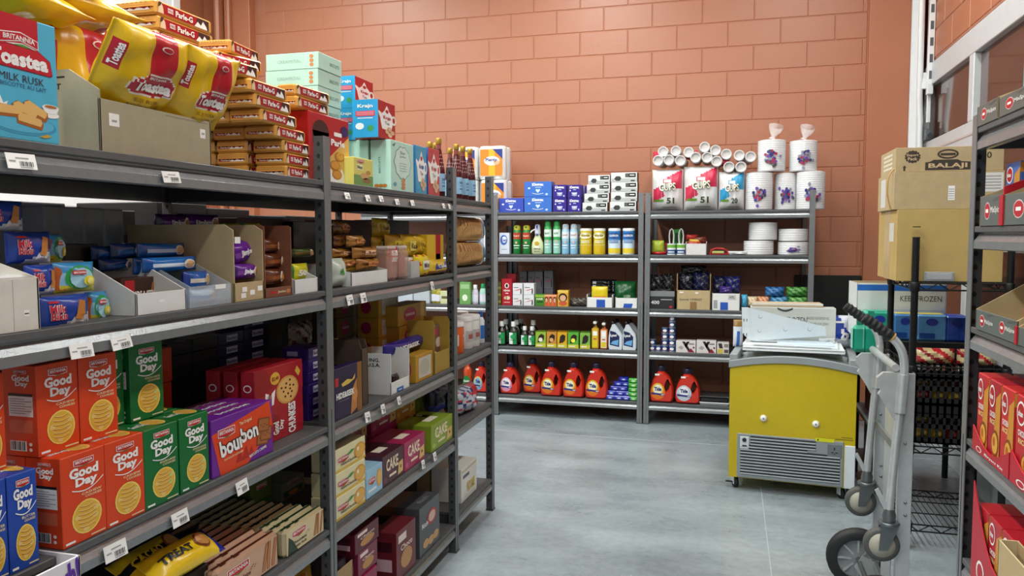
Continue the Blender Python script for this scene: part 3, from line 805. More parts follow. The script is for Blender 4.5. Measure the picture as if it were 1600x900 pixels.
# biscuit slabs
def slab(w, d, h, red=True):
    """a wrapped biscuit slab: gold wrapper, red front band, folded ends"""
    k = ('slab', round(w, 3), round(d, 3), round(h, 3), red)
    if k in _CACHE: return _CACHE[k]
    g = MB(); GO = G('#d39b4a'); c = .006
    g.box(-w/2, w/2, 0, d, 0, h, GO, c=c)
    F, L, R_, T = (fm(w, d, h, f) for f in 'FLRT')
    g.rect(F, .10, .16, .93, .86, G('#a61420'), 1)
    g.poly(F, [(.68, .16), (.93, .16), (.93, .86), (.72, .86)], C('#3c1413'), 2); g.poly(F, [(.66, .16), (.72, .55), (.78, .35), (.82, .7), (.88, .4), (.9, .16)], WH, 3)
    g.text(F, 'Parle-G', .48, .50, .30, .42, WH, 3, bold=.03); g.rect(F, .20, .36, .29, .68, WH, 2); g.text(F, 'PARLE', .245, .52, .08, .2, C('#a61420'), 4)
    g.poly(F, [(.035, .16), (.13, .16), (.12, .6), (.09, .86), (.05, .8)], C('#e3c9a6'), 2); g.poly(F, [(.035, .5), (.05, .9), (.10, .9), (.08, .68)], C('#43261a'), 3)
    g.rect(L, .10, .30, .90, .52, C('#a61420'), 1); g.poly(L, [(.45, .3), (.52, .5), (.6, .35), (.68, .52), (.8, .36), (.85, .5), (.9, .3)], WH, 2); g.text(L, 'Parle-G', .32, .41, .3, .16, WH, 3)
    for q in range(9): g.rect(L, .12+q*.085, .80, .16+q*.085, .88, C('#b07a3a'), 1)
    g.rect(L, .08, .66, .92, .69, C('#b07a3a'), 1)
    # folded end flaps
    g.add([(-w/2, .006, h*.5), (-w/2-.006, .012, h*.5), (-w/2-.006, d-.012, h*.5), (-w/2, d-.006, h*.5)], [(0, 1, 2, 3)], GO)
    g.add([(w/2, .006, h*.45), (w/2+.008, .012, h*.4), (w/2+.008, d-.012, h*.4), (w/2, d-.006, h*.45)], [(3, 2, 1, 0)], GO)
    _CACHE[k] = g.mesh('slab'); return _CACHE[k]
# tall stack behind the rusk carton
pv = XL-.40; ya = s_at(247, 0, pv, 2.0); yb2 = s_at(335, 0, pv, 2.0); ym = (ya+yb2)/2
zt = z_at(17, pv, ym); hp = .0405; n = int((zt-Z1)/hp)
words = ['lowest', 'second', 'third', 'fourth', 'fifth', 'sixth', 'seventh', 'eighth', 'ninth', 'tenth', 'eleventh', 'twelfth', 'thirteenth']
for k in range(n):
    z = Z1+.0005+k*((zt-Z1)/n)
    nm = 'top' if k == n-1 else ('second from the top' if k == n-2 else words[k]+' from below')
    make('biscuit_slab', slab(yb2-ya, .19, (zt-Z1)/n-.001), (pv, ym+random.uniform(-.006, .006), z), LF.rz+random.uniform(-.03, .03), 'red and gold biscuit slab, tall stack behind the rusk carton, %s' % nm, 'biscuit pack', 'biscuit slabs in the tall stack')
# wide stack beside the post
rows = [(448, .150), (446, .150), (442, .155), (432, .165), (410, .19), (400, .19), (390, .19)]
colw = ['front', 'middle', 'rear']
for c_ in range(3):
    for k, (u0, L_) in enumerate(rows):
        if c_ == 2 and k > 4: continue
        z = Z1+.0005+k*.0375; x = XL-.045-c_*.112
        y0 = s_at(u0, 0, XL-.045, z); L2 = min(L_, P1-.03-y0) if c_ == 0 else .17
        if y0+L2 > P1-.03: y0 = P1-.03-L2
        make('biscuit_slab', slab(round(L2, 2), .108, .0365), (x, y0+L2/2+random.uniform(-.004, .004), z), LF.rz+random.uniform(-.02, .02), 'red and gold biscuit slab beside the rack post, %s column, %s' % (colw[c_], ['bottom row', 'second row', 'third row', 'fourth row', 'fifth row', 'sixth row', 'top row'][k]), 'biscuit pack', 'biscuit slabs beside the post')
ztop = Z1+.0005+7*.0375
for k, (u, dxx, yw, lv) in enumerate(((373, .06, -.1, 0), (392, .17, .12, 0), (376, .12, -.22, 1), (384, .13, .1, 2))):
    p = LF.at(u, ztop+lv*.038, dxx)
    make('biscuit_slab', slab(.17, .10, .037), (p[0], min(p[1], P1-.12), ztop+lv*.0385+.0005), LF.rz+yw, 'loose gold biscuit slab askew above the post stack, %s' % ['front of the lowest pair', 'rear of the lowest pair', 'in the middle layer', 'on the very top'][k], 'biscuit pack', 'loose slabs on the stack')

# ---- second shelf
def papers(f, w, d, h):
    F = fm(w, d, h, 'F'); f.rect(F, .74, .28, .83, .40, WH, 1); f.rect(F, .75, .32, .82, .34, INKB, 2); f.rect(F, .58, .02, .585, .98, GREYP, 1)
o, loc, w, h = tray(LF, 'display_carton', 'worn off-white open carton at the left end of the second shelf', -40, 64, 437, Z2, .012, .22, .13, mat('#d8d3c8', .7), KRAFT2, cut=.5, pr=papers)
make('paper_pack', MB().box(-.07, .07, 0, .15, 0, .098, mat('#e8e8e6', .5), c=.004).text(lambda a, b, e=1: (-.07+a*.14, .15*b, .098+e*E_), 'MARIE', .6, .2, .4, .16, GREYP).mesh(), (loc[0]-.03, loc[1], loc[2]+.0045), LF.rz, 'white wrapped packet lying inside the worn off-white carton', 'packet')
def milk_pack(w, h, t):
    def col(a, b):
        if b < .12+.5*max(0, a-.35) and a > .3: return G('#dcdfe6')
        return G('#1f3f9a')
    g = pouch(w, h, t, col, 20, 14, 'x', .09, seed=int(w*991), flat=.04); m = g.map
    for dx_, cc, e in ((.0, WH, 4), (0, C('#c2213a'), 6)):
        b_ = .075 if cc is WH else .02
        g.text(m, 'Milk', .27, .63, .26, .24, cc, e, bold=b_); g.text(m, 'Bikis', .29, .40, .28, .24, cc, e, bold=b_)
    g.rect(m, .14, .80, .30, .86, RED, 3); g.poly(m, [(.60, .40), (.70, .85), (.82, .80), (.78, .40), (.68, .25)], C('#b9752f'), 4); g.poly(m, [(.56, .30), (.72, .22), (.80, .45), (.62, .50)], C('#c98338'), 5)
    g.poly(m, [(.5, .12), (.56, .35), (.62, .2), (.7, .4), (.78, .15)], WH, 3); g.poly(m, [(.85, .15), (.96, .4), (.96, .15)], G('#2a2f8f'), 3); return g
def lemon_pack(w, h, t):
    def col(a, b): return G('#d9cf3a') if b < .22 else (G('#3f8fc4') if b > .7 else G('#8fc4dc'))
    g = pouch(w, h, t, col, 18, 12, 'x', .1, seed=int(w*881), flat=.04); m = g.map
    g.ell(m, .5, .5, .36, .40, C('#2f9c46'), 3); g.ell(m, .52, .48, .29, .33, C('#a7d7e6'), 5); g.rect(m, .26, .60, .58, .74, RED, 8); g.text(m, 'BRITANNIA', .42, .67, .28, .07, WH, 10)
    g.ell(m, .68, .38, .16, .17, C('#e8dc3e'), 7); g.ell(m, .68, .38, .10, .11, C('#f3eb86'), 9); g.poly(m, [(.02, .1), (.18, .1), (.1, .8), (.02, .9)], C('#c05a1c'), 3); return g
for q in [('milk', 70, 150, 462, 513, .03, 'blue milk biscuit pack standing at the shelf edge beside the worn carton'), ('lemon', 146, 178, 456, 503, .065, 'narrow blue and green lemon pack beside the lowest blue pack'),
          ('milk', 52, 97, 414, 462, .06, 'blue milk biscuit pack in the middle of the loose pile, behind the worn carton'), ('lemon', 96, 158, 410, 457, .055, 'green and pale blue lemon biscuit pack with orange end in the pile'),
          ('milk', 22, 90, 362, 412, .09, 'blue milk biscuit pack in the upper layer of the loose pile'), ('lemon', 84, 107, 366, 410, .13, 'sliver of a lemon pack behind the upper blue pack'),
          ('milk', -30, 47, 313, 360, .13, 'topmost blue milk biscuit pack at the left picture edge')]:
    pack(LF, 'biscuit_pack', q[6], 'biscuit pack', q[1], q[2], q[3], None, q[5], .04, milk_pack if q[0] == 'milk' else lemon_pack, vb=q[4], key=q[0], group='loose biscuit packs on the second shelf')
# dark packs in the depth of the shelf
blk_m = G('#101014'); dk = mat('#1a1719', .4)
def dark_pr(txt):
    def pr(P, w, d, h): P('print').text(fm(w, d, h, 'F'), txt, .5, .5, .7, .3, C('#8b8f96'), 2)
    return pr
for k in range(4):
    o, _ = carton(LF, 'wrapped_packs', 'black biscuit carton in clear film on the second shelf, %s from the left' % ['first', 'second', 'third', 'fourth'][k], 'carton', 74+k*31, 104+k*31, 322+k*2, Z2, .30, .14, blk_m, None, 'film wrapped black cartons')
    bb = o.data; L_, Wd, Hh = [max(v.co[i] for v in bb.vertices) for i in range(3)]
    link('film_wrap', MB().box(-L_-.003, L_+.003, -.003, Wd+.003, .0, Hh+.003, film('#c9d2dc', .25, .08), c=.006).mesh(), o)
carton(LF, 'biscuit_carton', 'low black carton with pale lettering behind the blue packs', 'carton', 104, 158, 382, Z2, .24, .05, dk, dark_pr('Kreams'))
tray_w = lambda f, w, d, h: f.rect(fm(w, d, h, 'F'), .44, .5, .54, .62, WH, 1)
o, loc, w, h = tray(LF, 'display_carton', 'white open carton with kraft inside in the middle of the second shelf', 213, 292, 456, Z2, .012, .26, .12, WBOARD, KRAFT, cut=.55, pr=tray_w)
hs = simple_print([('r', 'F', .10, .55, .36, .92, '#b51b2a'), ('t', 'F', 'HIDE & SEEK', .62, .42, .62, .30, '#f3ede2'), ('e', 'F', .9, .5, .07, .35, '#a26a35')])
carton(LF, 'biscuit_box', 'dark brown biscuit box inside the white open carton', 'box', 190, 246, 434, Z2+.0045, .10, .05, C('#3c2319'), hs)
def roll_pack(base, disc, band, end, txt=None):
    def f(w, h, t):
        def col(a, b):
            if a < .1 or a > .92: return G(end)
            return G(band) if .30 < b < .62 and a < .7 else G(base)
        g = pouch(w, h, t, col, 18, 12, 'x', .1, seed=int(w*733), flat=.05); m = g.map
        if disc: g.ell(m, .74, .5, .13, .34, C('#efe6d8'), 3); g.ell(m, .74, .5, .09, .24, C(disc), 5)
        if txt: g.text(m, txt, .42, .5, .42, .34, WH, 5, bold=.04)
        return g
    return f
for k, q in enumerate([(222, 292, 402, 427, .12), (228, 300, 380, 402, .14), (236, 318, 402, 424, .09)]):
    pack(LF, 'biscuit_roll', ['glossy blue biscuit roll under the others behind the white carton', 'glossy blue biscuit roll with a cookie print, uppermost behind the white carton', 'glossy blue biscuit roll nearest the clear bin'][k], 'biscuit roll', q[0], q[1], q[2], None, q[4], .05, roll_pack('#1769b8', '#d8b27c', '#cfe0ee', '#0f4f9c'), vb=q[3], group='blue biscuit rolls')
o, loc, w, h = tray(LF, 'plastic_bin', 'clear plastic bin on the second shelf left of the tall kraft carton', 297, 362, 446, Z2, .014, .26, .115, film('#dfe9f1', .32), film('#dfe9f1', .2), cut=.5, cat='bin', pr=lambda f, w, d, h: f.rect(fm(w, d, h, 'F'), .60, .78, .86, 1.0, WH, 1))
pack(LF, 'biscuit_roll', 'blue and cream biscuit roll with a round cookie inside the clear bin', 'biscuit roll', 300, 335, 424, None, .06, .05, roll_pack('#2459a8', '#d9b27a', '#e8e2d2', '#27409a'), vb=450)
pack(LF, 'biscuit_roll', 'pale roll lying at the bottom of the clear bin', 'biscuit roll', 302, 345, 452, None, .05, .05, roll_pack('#b9cfe4', '#caa066', '#3f6fb4', '#3b63ac'), vb=474)
o, loc, w, h = tray(LF, 'display_carton', 'tall kraft carton with a low stickered front holding purple rolls', 366, 413, 441, Z2, .012, .33, .205, KRAFT2, KRAFT, cut=.08, cat='carton', low=.19,
     pr=lambda f, w, d, h: [f.rect(fm(w, d, h, 'F'), a, b, a+.16, b+.26, WH, 1) for a, b in ((.26, .50), (.22, .18), (.52, .30), (.78, .48))])
link('sticker', MB().box(-.012, .012, -.001, 0, .155, .172, WH).mesh(), o).location = (-w/2+.02, 0, 0)
for k, q in enumerate([(372, 412, 376, 408, .05, -.25), (374, 412, 412, 437, .03, 0), (372, 402, 402, 415, .12, .1)]):
    pack(LF, 'biscuit_roll', ['purple cream biscuit roll tilted at the top inside the kraft carton', 'purple cream biscuit roll with a jam ring lying at the carton front', 'purple roll wedged in the middle of the kraft carton'][k], 'biscuit roll', q[0], q[1], q[2], None, q[4], .055, roll_pack('#6a2293', '#b4713f', '#8d4bb0', '#4f1777', 'JimJam'), vb=q[3], ry=q[5], group='purple biscuit rolls')
pr_ = lambda f, w, d, h: (f.rect(fm(w, d, h, 'F'), .2, .4, .42, .6, RED, 1), f.text(fm(w, d, h, 'F'), 'Jaaka', .6, .5, .3, .3, CREAM, 2), f.rect(fm(w, d, h, 'F'), .78, .3, .92, .7, C('#c07a4a'), 1))
o, loc, w, h = tray(LF, 'display_carton', 'brown printed display carton holding three brown packs', 414, 457, 449, Z2, .012, .22, .205, mat('#7b4a33', .6), KRAFT, cut=.05, pr=pr_, low=.2)
for k, q in enumerate([(418, 450, 420, 445, .03), (418, 452, 396, 419, .04), (418, 444, 373, 395, .05)]):
    pack(LF, 'biscuit_pack', 'brown and orange cookie pack in the brown display carton, %s' % ['at the bottom', 'in the middle', 'on top'][k], 'biscuit pack', q[0], q[1], q[2], None, q[4], .045, roll_pack('#5a2c16', '#c98a45', '#8a4a20', '#7a3c1a'), vb=q[3], group='brown cookie packs')
o, loc, w, h = tray(LF, 'display_carton', 'small white open carton at the right end of the second shelf', 460, 497, 436, Z2, .012, .2, .10, WBOARD, mat('#a8c8a8', .6), cut=.6)
fifty = roll_pack('#d3cf1e', None, '#e7e04a', '#3c8f3a', '50')
pack(LF, 'cracker_pack', 'yellow cracker pack standing in the small white carton', 'cracker pack', 461, 488, 412, None, .05, .04, fifty, vb=440)
pack(LF, 'cracker_pack', 'brown and green snack pack lying above the small white carton', 'snack pack', 462, 497, 388, None, .10, .05, roll_pack('#4c5a1e', '#b88a3a', '#7a5a20', '#2f3f1a'), vb=402)
for k in range(2):
    pack(LF, 'biscuit_roll', 'dark purple biscuit roll high at the back of the second shelf, %s' % ['left one', 'right one'][k], 'biscuit roll', 258+k*34, 306+k*48, 335, None, .26, .06, roll_pack('#57156f', '#c08a50', '#7d2f92', '#35104a', 'JimJam'), vb=363, group='dark purple rolls')
for k in range(2):
    pack(LF, 'cracker_pack', 'yellow cracker pack behind the tall kraft carton, %s' % ['left one', 'right one'][k], 'cracker pack', 356+k*30, 386+k*30, 349, None, .22, .05, fifty, vb=366, group='yellow cracker packs')
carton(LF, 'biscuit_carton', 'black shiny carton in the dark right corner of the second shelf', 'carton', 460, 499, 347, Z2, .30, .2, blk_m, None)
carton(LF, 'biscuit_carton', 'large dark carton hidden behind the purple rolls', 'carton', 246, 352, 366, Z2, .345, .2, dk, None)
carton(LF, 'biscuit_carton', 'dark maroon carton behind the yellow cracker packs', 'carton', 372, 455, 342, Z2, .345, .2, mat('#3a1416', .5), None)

for k, q in enumerate([(156, 198, 384, 408, .20), (186, 226, 380, 404, .17), (168, 214, 404, 424, .16)]):
    pack(LF, 'biscuit_roll', 'dark blue glossy biscuit roll heaped behind the white carton, %s' % ['left one', 'right one', 'lowest one'][k], 'biscuit roll', q[0], q[1], q[2], None, q[4], .05, roll_pack('#123a78', '#6a86a8', '#1c5aa0', '#0c2a5c'), vb=q[3], group='dark blue rolls')
# ---- third shelf: upright cookie boxes
OR, orp = goodday('#d8441a', 'CASHEW'); GR, grp = goodday('#0f6a2e', 'PISTACHIO-ALMOND', True); BL, blp = goodday('#1f48a8', 'BUTTER')
_, _, hgd = LF.place(99, 169, 706, Z3, .012)
gd = [('blue', -28, 16, 'blue cookie box cut by the left picture edge'), ('blue', 17, 63, 'blue butter cookie box beside the lower orange boxes'), ('or', 99, 168, 'orange cookie box in the lower row showing its nutrition side'),
      ('or', 168, 228, 'orange cookie box in the lower row next to a green box'), ('gr', 228, 281, 'green cookie box in the lower row next to an orange box'), ('gr', 283, 328, 'green cookie box in the lower row touching the purple pack')]
K = {'or': (OR, orp), 'gr': (GR, grp), 'blue': (BL, blp)}
dgd = .085
for kd, a, b, lb in gd:
    carton(LF, 'cookie_box', lb, 'box', a, b, None, Z3, .010, dgd, K[kd][0], K[kd][1], 'upright cookie boxes', h=hgd)
    # the one behind it, whose top shows
    p, w_, _ = LF.place(a, b, None, Z3, .010)
    carton(LF, 'cookie_box', lb.split(' ')[0]+' cookie box in the second file, hidden behind the '+{-28: 'leftmost blue', 17: 'butter', 99: 'nutrition panel', 168: 'second orange', 228: 'first green', 283: 'last green'}[a]+' one', 'box', 0, 0, 0, 0, 0, dgd, K[kd][0], K[kd][1], 'upright cookie boxes', h=hgd, w=w_-.0015, loc=(p[0]-dgd-.002, p[1], p[2]))
zu = Z3+hgd+.001
for kd, a, b, lb in [('or', -45, 12, 'orange cookie box in the upper row at the left picture edge'), ('or', 61, 126, 'orange cookie box in the upper row showing its nutrition side'), ('or', 127, 186, 'orange cookie box in the upper row beside a green one'),
                     ('gr', 186, 204, 'narrow visible green cookie box between orange and green in the upper row'), ('gr', 205, 257, 'green cookie box at the right end of the upper row')]:
    dxx = .055 if kd == 'or' else .085
    if a == 186: p, w_, _ = LF.place(204, 257, None, zu, dxx); carton(LF, 'cookie_box', lb, 'box', 0, 0, 0, 0, 0, dgd, GR, grp, 'upright cookie boxes', h=hgd, w=w_, loc=(p[0]-.012, p[1]-w_-.003, zu)); continue
    carton(LF, 'cookie_box', lb, 'box', a, b, None, zu, dxx, dgd, K[kd][0], K[kd][1], 'upright cookie boxes', h=hgd)
def bourbon(P, w, d, h):
    F, T, L = fm(w, d, h, 'F'), fm(w, d, h, 'T'), fm(w, d, h, 'L'); t = P('lettering'); k = P('biscuit_picture'); PU = C('#6b1f93')
    k.poly(F, [(.0, .75), (.95, 1.0), (1.0, .5), (.55, .0), (.12, .0)], C('#dc4416'), 1)
    brand_tag(t, F, .22, .72, .26, .16); 
    for cc, bo, e in ((INKB, .09, 4), (WH, .035, 6)): t.text(F, 'bour', .30, .47, .38, .30, cc, e, rot=.12, bold=bo); t.text(F, 'bon', .58, .56, .28, .28, cc, e, rot=.12, bold=bo)
    t.text(F, 'The Original', .52, .78, .2, .08, CREAM, 6, rot=.12); t.text(F, 'CHOCOLATE FLAVOURED', .32, .26, .3, .035, CREAM, 5, rot=.1); t.text(F, 'BISCUITS CREME', .72, .14, .3, .05, WH, 5, rot=.2)
    k.poly(F, [(.36, .1), (.42, .32), (.47, .14), (.53, .34), (.57, .15), (.62, .3), (.66, .1)], C('#b3201a'), 3)
    for x, y, e in ((.80, .34, 3), (.86, .40, 4), (.82, .58, 5)):
        k.poly(F, [(x-.1, y-.1), (x+.1, y-.14), (x+.12, y+.12), (x-.08, y+.16)], C('#7c431f'), e); k.poly(F, [(x-.085, y-.075), (x+.085, y-.11), (x+.1, y+.1), (x-.065, y+.135)], C('#a86432'), e+.5)
        for q in range(4): k.ell(F, x-.04+.035*q, y+.02*(-1)**q, .01, .018, C('#6b3516'), e+.9, 6)
    for q in range(4): t.text(T, 'bourbon', .5, .2+q*.22, .5, .11, WH, 2); t.rect(T, .05, .3+q*.22, .95, .315+q*.22, C('#dc4416'), 2)
    t.text(L, 'bourbon', .5, .5, .6, .2, WH, 2)
carton(LF, 'biscuit_box', 'purple and orange chocolate cream biscuit box lying long side out on the third shelf', 'box', 332, 427, 641, Z3, .012, .17, C('#6b1f93'), bourbon)
def chunk(P, w, d, h):
    F, L = fm(w, d, h, 'F'), fm(w, d, h, 'L'); t = P('lettering'); k = P('cookie_picture')
    for q, pts in enumerate([[(0, .6), (.4, .75), (.2, 1), (0, 1)], [(.5, .2), (1, .35), (1, .1)], [(.1, .1), (.5, .3), (.2, .45)], [(.75, .7), (1, .6), (1, .95)]]): k.poly(F, pts, C('#b01e2c' if q % 2 else '#8f1220'), 1)
    k.ell(F, .66, .64, .24, .19, C('#d39a4e'), 2, 18); k.ell(F, .66, .64, .21, .165, C('#e0ae66'), 3, 18)
    for q in range(12): k.ell(F, .66+.17*math.cos(q*2.4)*(.3+.06*q), .64+.135*math.sin(q*2.4)*(.3+.06*q), .022, .016, C('#4b2714'), 4, 6)
    k.ell(F, .40, .84, .10, .085, GOLD, 3); k.text(F, '$2.49', .40, .835, .14, .06, C('#8f1220'), 5); k.poly(F, [(.82, .86), (.9, .78), (.95, .84), (.87, .93)], GOLD, 3)
    t.text(F, 'CHUNKIES', .74, .24, .16, .42, WH, 4, rot=90, bold=.04); t.text(F, 'Good', .40, .17, .12, .17, WH, 4, rot=90, bold=.04); t.text(F, 'Day', .52, .20, .10, .13, WH, 4, rot=90, bold=.04)
    t.poly(F, [(.18, .48), (.36, .50), (.40, .70), (.3, .64), (.2, .68)], WH, 4); t.text(F, 'Double', .27, .58, .1, .14, C('#8f1220'), 6, rot=90)
    t.text(L, 'CHUNKIES', .5, .25, .4, .36, WH, 3, rot=90, bold=.03); t.ell(L, .5, .78, .3, .05, WH, 2); t.ell(L, .5, .78, .22, .035, C('#a51a29'), 3)
pc, wc, hc_ = LF.place(400, 474, 571, Z3, .065)
for k in range(3): carton(LF, 'cookie_box', ['large red chocolate chip cookie box standing behind the purple biscuit box', 'red chocolate chip cookie box, second in file behind the front red one', 'red chocolate chip cookie box, rearmost of the three in file'][k], 'box', 0, 0, 0, Z3, 0, .046, C('#a51a29'), chunk, 'red cookie boxes', key='chunk', loc=(pc[0]-k*.055, pc[1]-k*.004, pc[2]), w=wc, h=hc_)
def purp(P, w, d, h):
    g = P('print'); F, L, T = fm(w, d, h, 'F'), fm(w, d, h, 'L'), fm(w, d, h, 'T')
    g.rect(F, .30, .22, .74, .78, C('#d9d6ea'), 1); g.text(F, 'Bourbon', .52, .5, .38, .3, C('#2a1d66'), 3); g.rect(L, .2, .3, .6, .7, C('#b7b2d8'), 1)
PUR = C('#34206f'); PUR_SHADE = C('#1d1440')  # second purple is the first with shade put in, for the deep packs
for k in range(6):
    carton(LF, 'biscuit_pack', 'purple biscuit pack in the stack beside the post on the third shelf, %s' % ['at the bottom', 'second up', 'third up', 'fourth up', 'fifth up', 'on top'][k], 'biscuit pack', 482, 506, None, Z3+k*.0405, .10, .10, PUR, purp, 'purple packs by the post', h=.0395, key='purp')
nn = 0
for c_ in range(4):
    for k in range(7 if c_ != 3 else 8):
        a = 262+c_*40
        carton(LF, 'biscuit_pack', 'shade-darkened biscuit pack deep in the third shelf, column %s, row %s from below' % (['one', 'two', 'three', 'four'][c_], ['one', 'two', 'three', 'four', 'five', 'six', 'seven', 'eight'][k]), 'biscuit pack', a, a+39, None, Z3+k*.0405, .42, .12, PUR_SHADE if c_ > 1 else C('#1b1214'), purp if c_ > 1 else None, 'shade-darkened packs at the back of the third shelf', h=.0395, key='dk%d' % c_)
for k in range(3): carton(LF, 'biscuit_carton', 'dark crimson carton lying in the depth of the third shelf, %s' % ['nearest the green box', 'in the middle', 'nearest the red boxes'][k], 'carton', 262+k*34, 295+k*34, None, Z3, .24, .15, C('#5b1020'), simple_print([('r', 'T', .1, .2, .9, .3, '#8a6a78'), ('r', 'T', .1, .6, .9, .7, '#4b1a4a')]), h=.075, group='dark crimson cartons')
for k in range(3): carton(LF, 'cookie_carton', 'small orange carton stacked behind the green cookie box, %s' % ['bottom', 'middle', 'top'][k], 'carton', 243, 270, None, Z3+k*.1, .30, .1, C('#c9401c'), None, 'orange cartons behind green', h=.098)
pack(LF, 'snack_bag', 'wrinkled foil snack bag in the dark right corner of the third shelf', 'snack bag', 462, 497, 503, None, .30, .06, lambda w, h, t: pouch(w, h, t, lambda a, b: G('#8b7d73') if int(a*9+b*7) % 3 else G('#5a201a'), 14, 12, 'x', .3, 3), vb=548)

# ---- fourth shelf
def wafer(base, dark, front):
    def f(w, d, h):
        g = MB(); B = G(base); g.box(-w/2, w/2, 0, d, 0, h, B, c=d*.3); F, T = fm(w, d, h, 'F'), fm(w, d, h, 'T')
        g.rect(T, .02, .35, .98, .62, G(dark), 1); g.poly(T, [(.1, .2), (.14, .8), (.2, .2)], G(dark), 2); g.poly(T, [(.3, .2), (.34, .8), (.4, .2)], G(dark), 2)
        if front:
            g.rect(F, .0+.03, .06, .97, .93, C(front), 1); brand_tag(g, F, .33, .68, .34, .24); g.poly(F, [(.06, .06), (.3, .06), (.18, .5), (.08, .7)], C(dark), 2)
            for x, a in ((.70, .25), (.78, .1), (.86, .2)): g.poly(F, [(x, .12), (x+.05, .12), (x+.05+a*.3, .88), (x+a*.3, .88)], C('#9c5a2a'), 3); g.poly(F, [(x+.012, .14), (x+.03, .14), (x+.03+a*.3, .86), (x+.012+a*.3, .86)], C('#c98b52'), 4)
            g.text(F, 'Chocolate', .34, .38, .36, .12, C(dark), 3); g.text(F, 'Wafer Rolls', .36, .22, .32, .1, C(dark), 3)
            for q in range(5): g.ell(F, .52+.02*q, .45+.04*(q % 3), .008, .02, C(dark), 3, 6)
        return g.mesh()
    return f
for nm, u0, u1, vt, cols, cnt in (('brown', 338, 436, 860, ('#b78d72', '#5a2c1d', '#c9a183'), 9), ('green', 446, 507, 810, ('#b9ad86', '#23391f', '#d9c79a'), 11)):
    loc, w, h = LF.place(u0, u1, vt, Z4, .012)
    m1 = wafer(*cols)(w, .034, h); m2 = wafer(cols[0], cols[1], None)(w, .034, h)
    for k in range(cnt):
        make('wafer_pack', m1 if k == 0 else m2, (loc[0]-k*.0348, loc[1], loc[2]), LF.rz, '%s wafer roll pack, %s' % ('brown' if nm == 'brown' else 'cream and dark green', 'front of its file' if k == 0 else words[k]+' in its file from the aisle'), 'wafer pack', nm+' wafer packs in file')
def treat(base, dark, txt, cook='#c98a4a'):
    def f(w, h, t):
        def col(a, b): return G('#2a2f9c') if a > .90 else (G(dark) if (.30 < b < .62 and a < .65) else G(base))
        g = pouch(w, h, t, col, 20, 12, 'x', .12, seed=9, flat=.05); m = g.map
        g.text(m, txt, .35, .46, .45, .26, C('#f0c51d') if dark != base else INKB, 5, bold=.04); g.ell(m, .74, .5, .10, .30, C('#8a4a22'), 4); g.ell(m, .74, .5, .08, .24, C(cook), 6); return g
    return f
for k, (u, dxx, zz, lb, tr) in enumerate(((250, .10, .0, 'yellow cream biscuit pack with a black band under the third shelf lip', treat('#e3b91c', '#17151c', 'CACAO')), (190, .05, .0, 'yellow cocoa biscuit pack nearest the white carton', treat('#e0b41e', '#e0b41e', 'VITAVINA')), (296, .03, .0, 'yellow biscuit pack with a blue crimped end beside the brown wafer packs', treat('#efc71f', '#efc71f', 'TREAT')))):
    p = LF.at(u, .70, dxx)
    me = lay(tr(.23, .085, .06).mesh()); make('biscuit_pack', me, (p[0], p[1], Z4+[.115, .06, .118][k]), LF.rz+[.05, .0, -.05][k], lb, 'biscuit pack', 'yellow packs on the fourth shelf', rx=.5)
    make('biscuit_carton', MB().box(-.1, .1, 0, .12, 0, [.11, .055, .11][k], mat('#2a211c', .6), c=.003).mesh(), (p[0]-.02, p[1], Z4+.0005), LF.rz, 'dark carton under the %s yellow pack on the fourth shelf' % ['middle', 'left', 'right'][k], 'carton')
pack(LF, 'biscuit_roll', 'round black biscuit pack with a grey ring behind the yellow packs', 'biscuit roll', 225, 330, 850, None, .16, .08, roll_pack('#15151a', '#5c5a58', '#2a2a30', '#15151a'), vb=882)
for k, (a, b, vt, cc) in enumerate(((393, 425, 752, '#5f6b2a'), (440, 476, 748, '#8d9078'), (484, 499, 752, '#d7d6c0'))):
    carton(LF, 'biscuit_carton', ['olive green carton at the back of the fourth shelf', 'pale grey-green carton at the back of the fourth shelf with a red plate', 'white tin with a green label at the back right of the fourth shelf'][k], 'carton', a, b, vt, Z4, .30, .15, C(cc), simple_print([('brand', 'F', .5, .85, .5, .14), ('r', 'F', .1, .1, .9, .45, '#2c5a2a'), ('e', 'F', .5, .25, .22, .13, '#c9863a')]))
tw = lambda f, w, d, h: (f.text(fm(w, d, h, 'F'), 'ouh!', .84, .66, .26, .42, C('#4a1a86'), 3, rot=.1, bold=.05), f.text(fm(w, d, h, 'F'), 'Magic', .45, .5, .3, .3, C('#4a1a86'), 3, bold=.05))
p0 = hit(125, 868, 0, XL+.05); p1 = hit(-10, 868, 0, XL+.05)
wv = p0[1]-p1[1]; hh = p0[2]-Z4
o = make('display_carton', tray_parts(wv, .16, hh, hh+.0, mat('#e4e2e6', .5), mat('#8d7a60', .8), cut=.5, pr=None), (XL+.05, (p0[1]+p1[1])/2, Z4+.001), LF.rz, 'white carton with purple lettering jutting out at the bottom left corner', 'carton')
lt = MB(); mp_ = lambda a, b, e=1: (-wv/2+a*wv, -e*E_, b*hh)
lt.text(mp_, 'Pouh!', .76, .90, .44, .16, C('#5a2a9a'), 3, rot=.12, bold=.05); link('lettering', lt.mesh(), o)
pack(LF, 'snack_bag', 'purple snack pouch inside the white carton at the bottom left', 'snack bag', 0, 0, 0, 0, 0, .05, lambda w, h, t: pouch(w, h, t, G('#4a1f6a'), 10, 8, 'x', .2, 4), loc=(XL-.02, (p0[1]+p1[1])/2-.02, Z4+.006), w=.16, h=hh-.02)
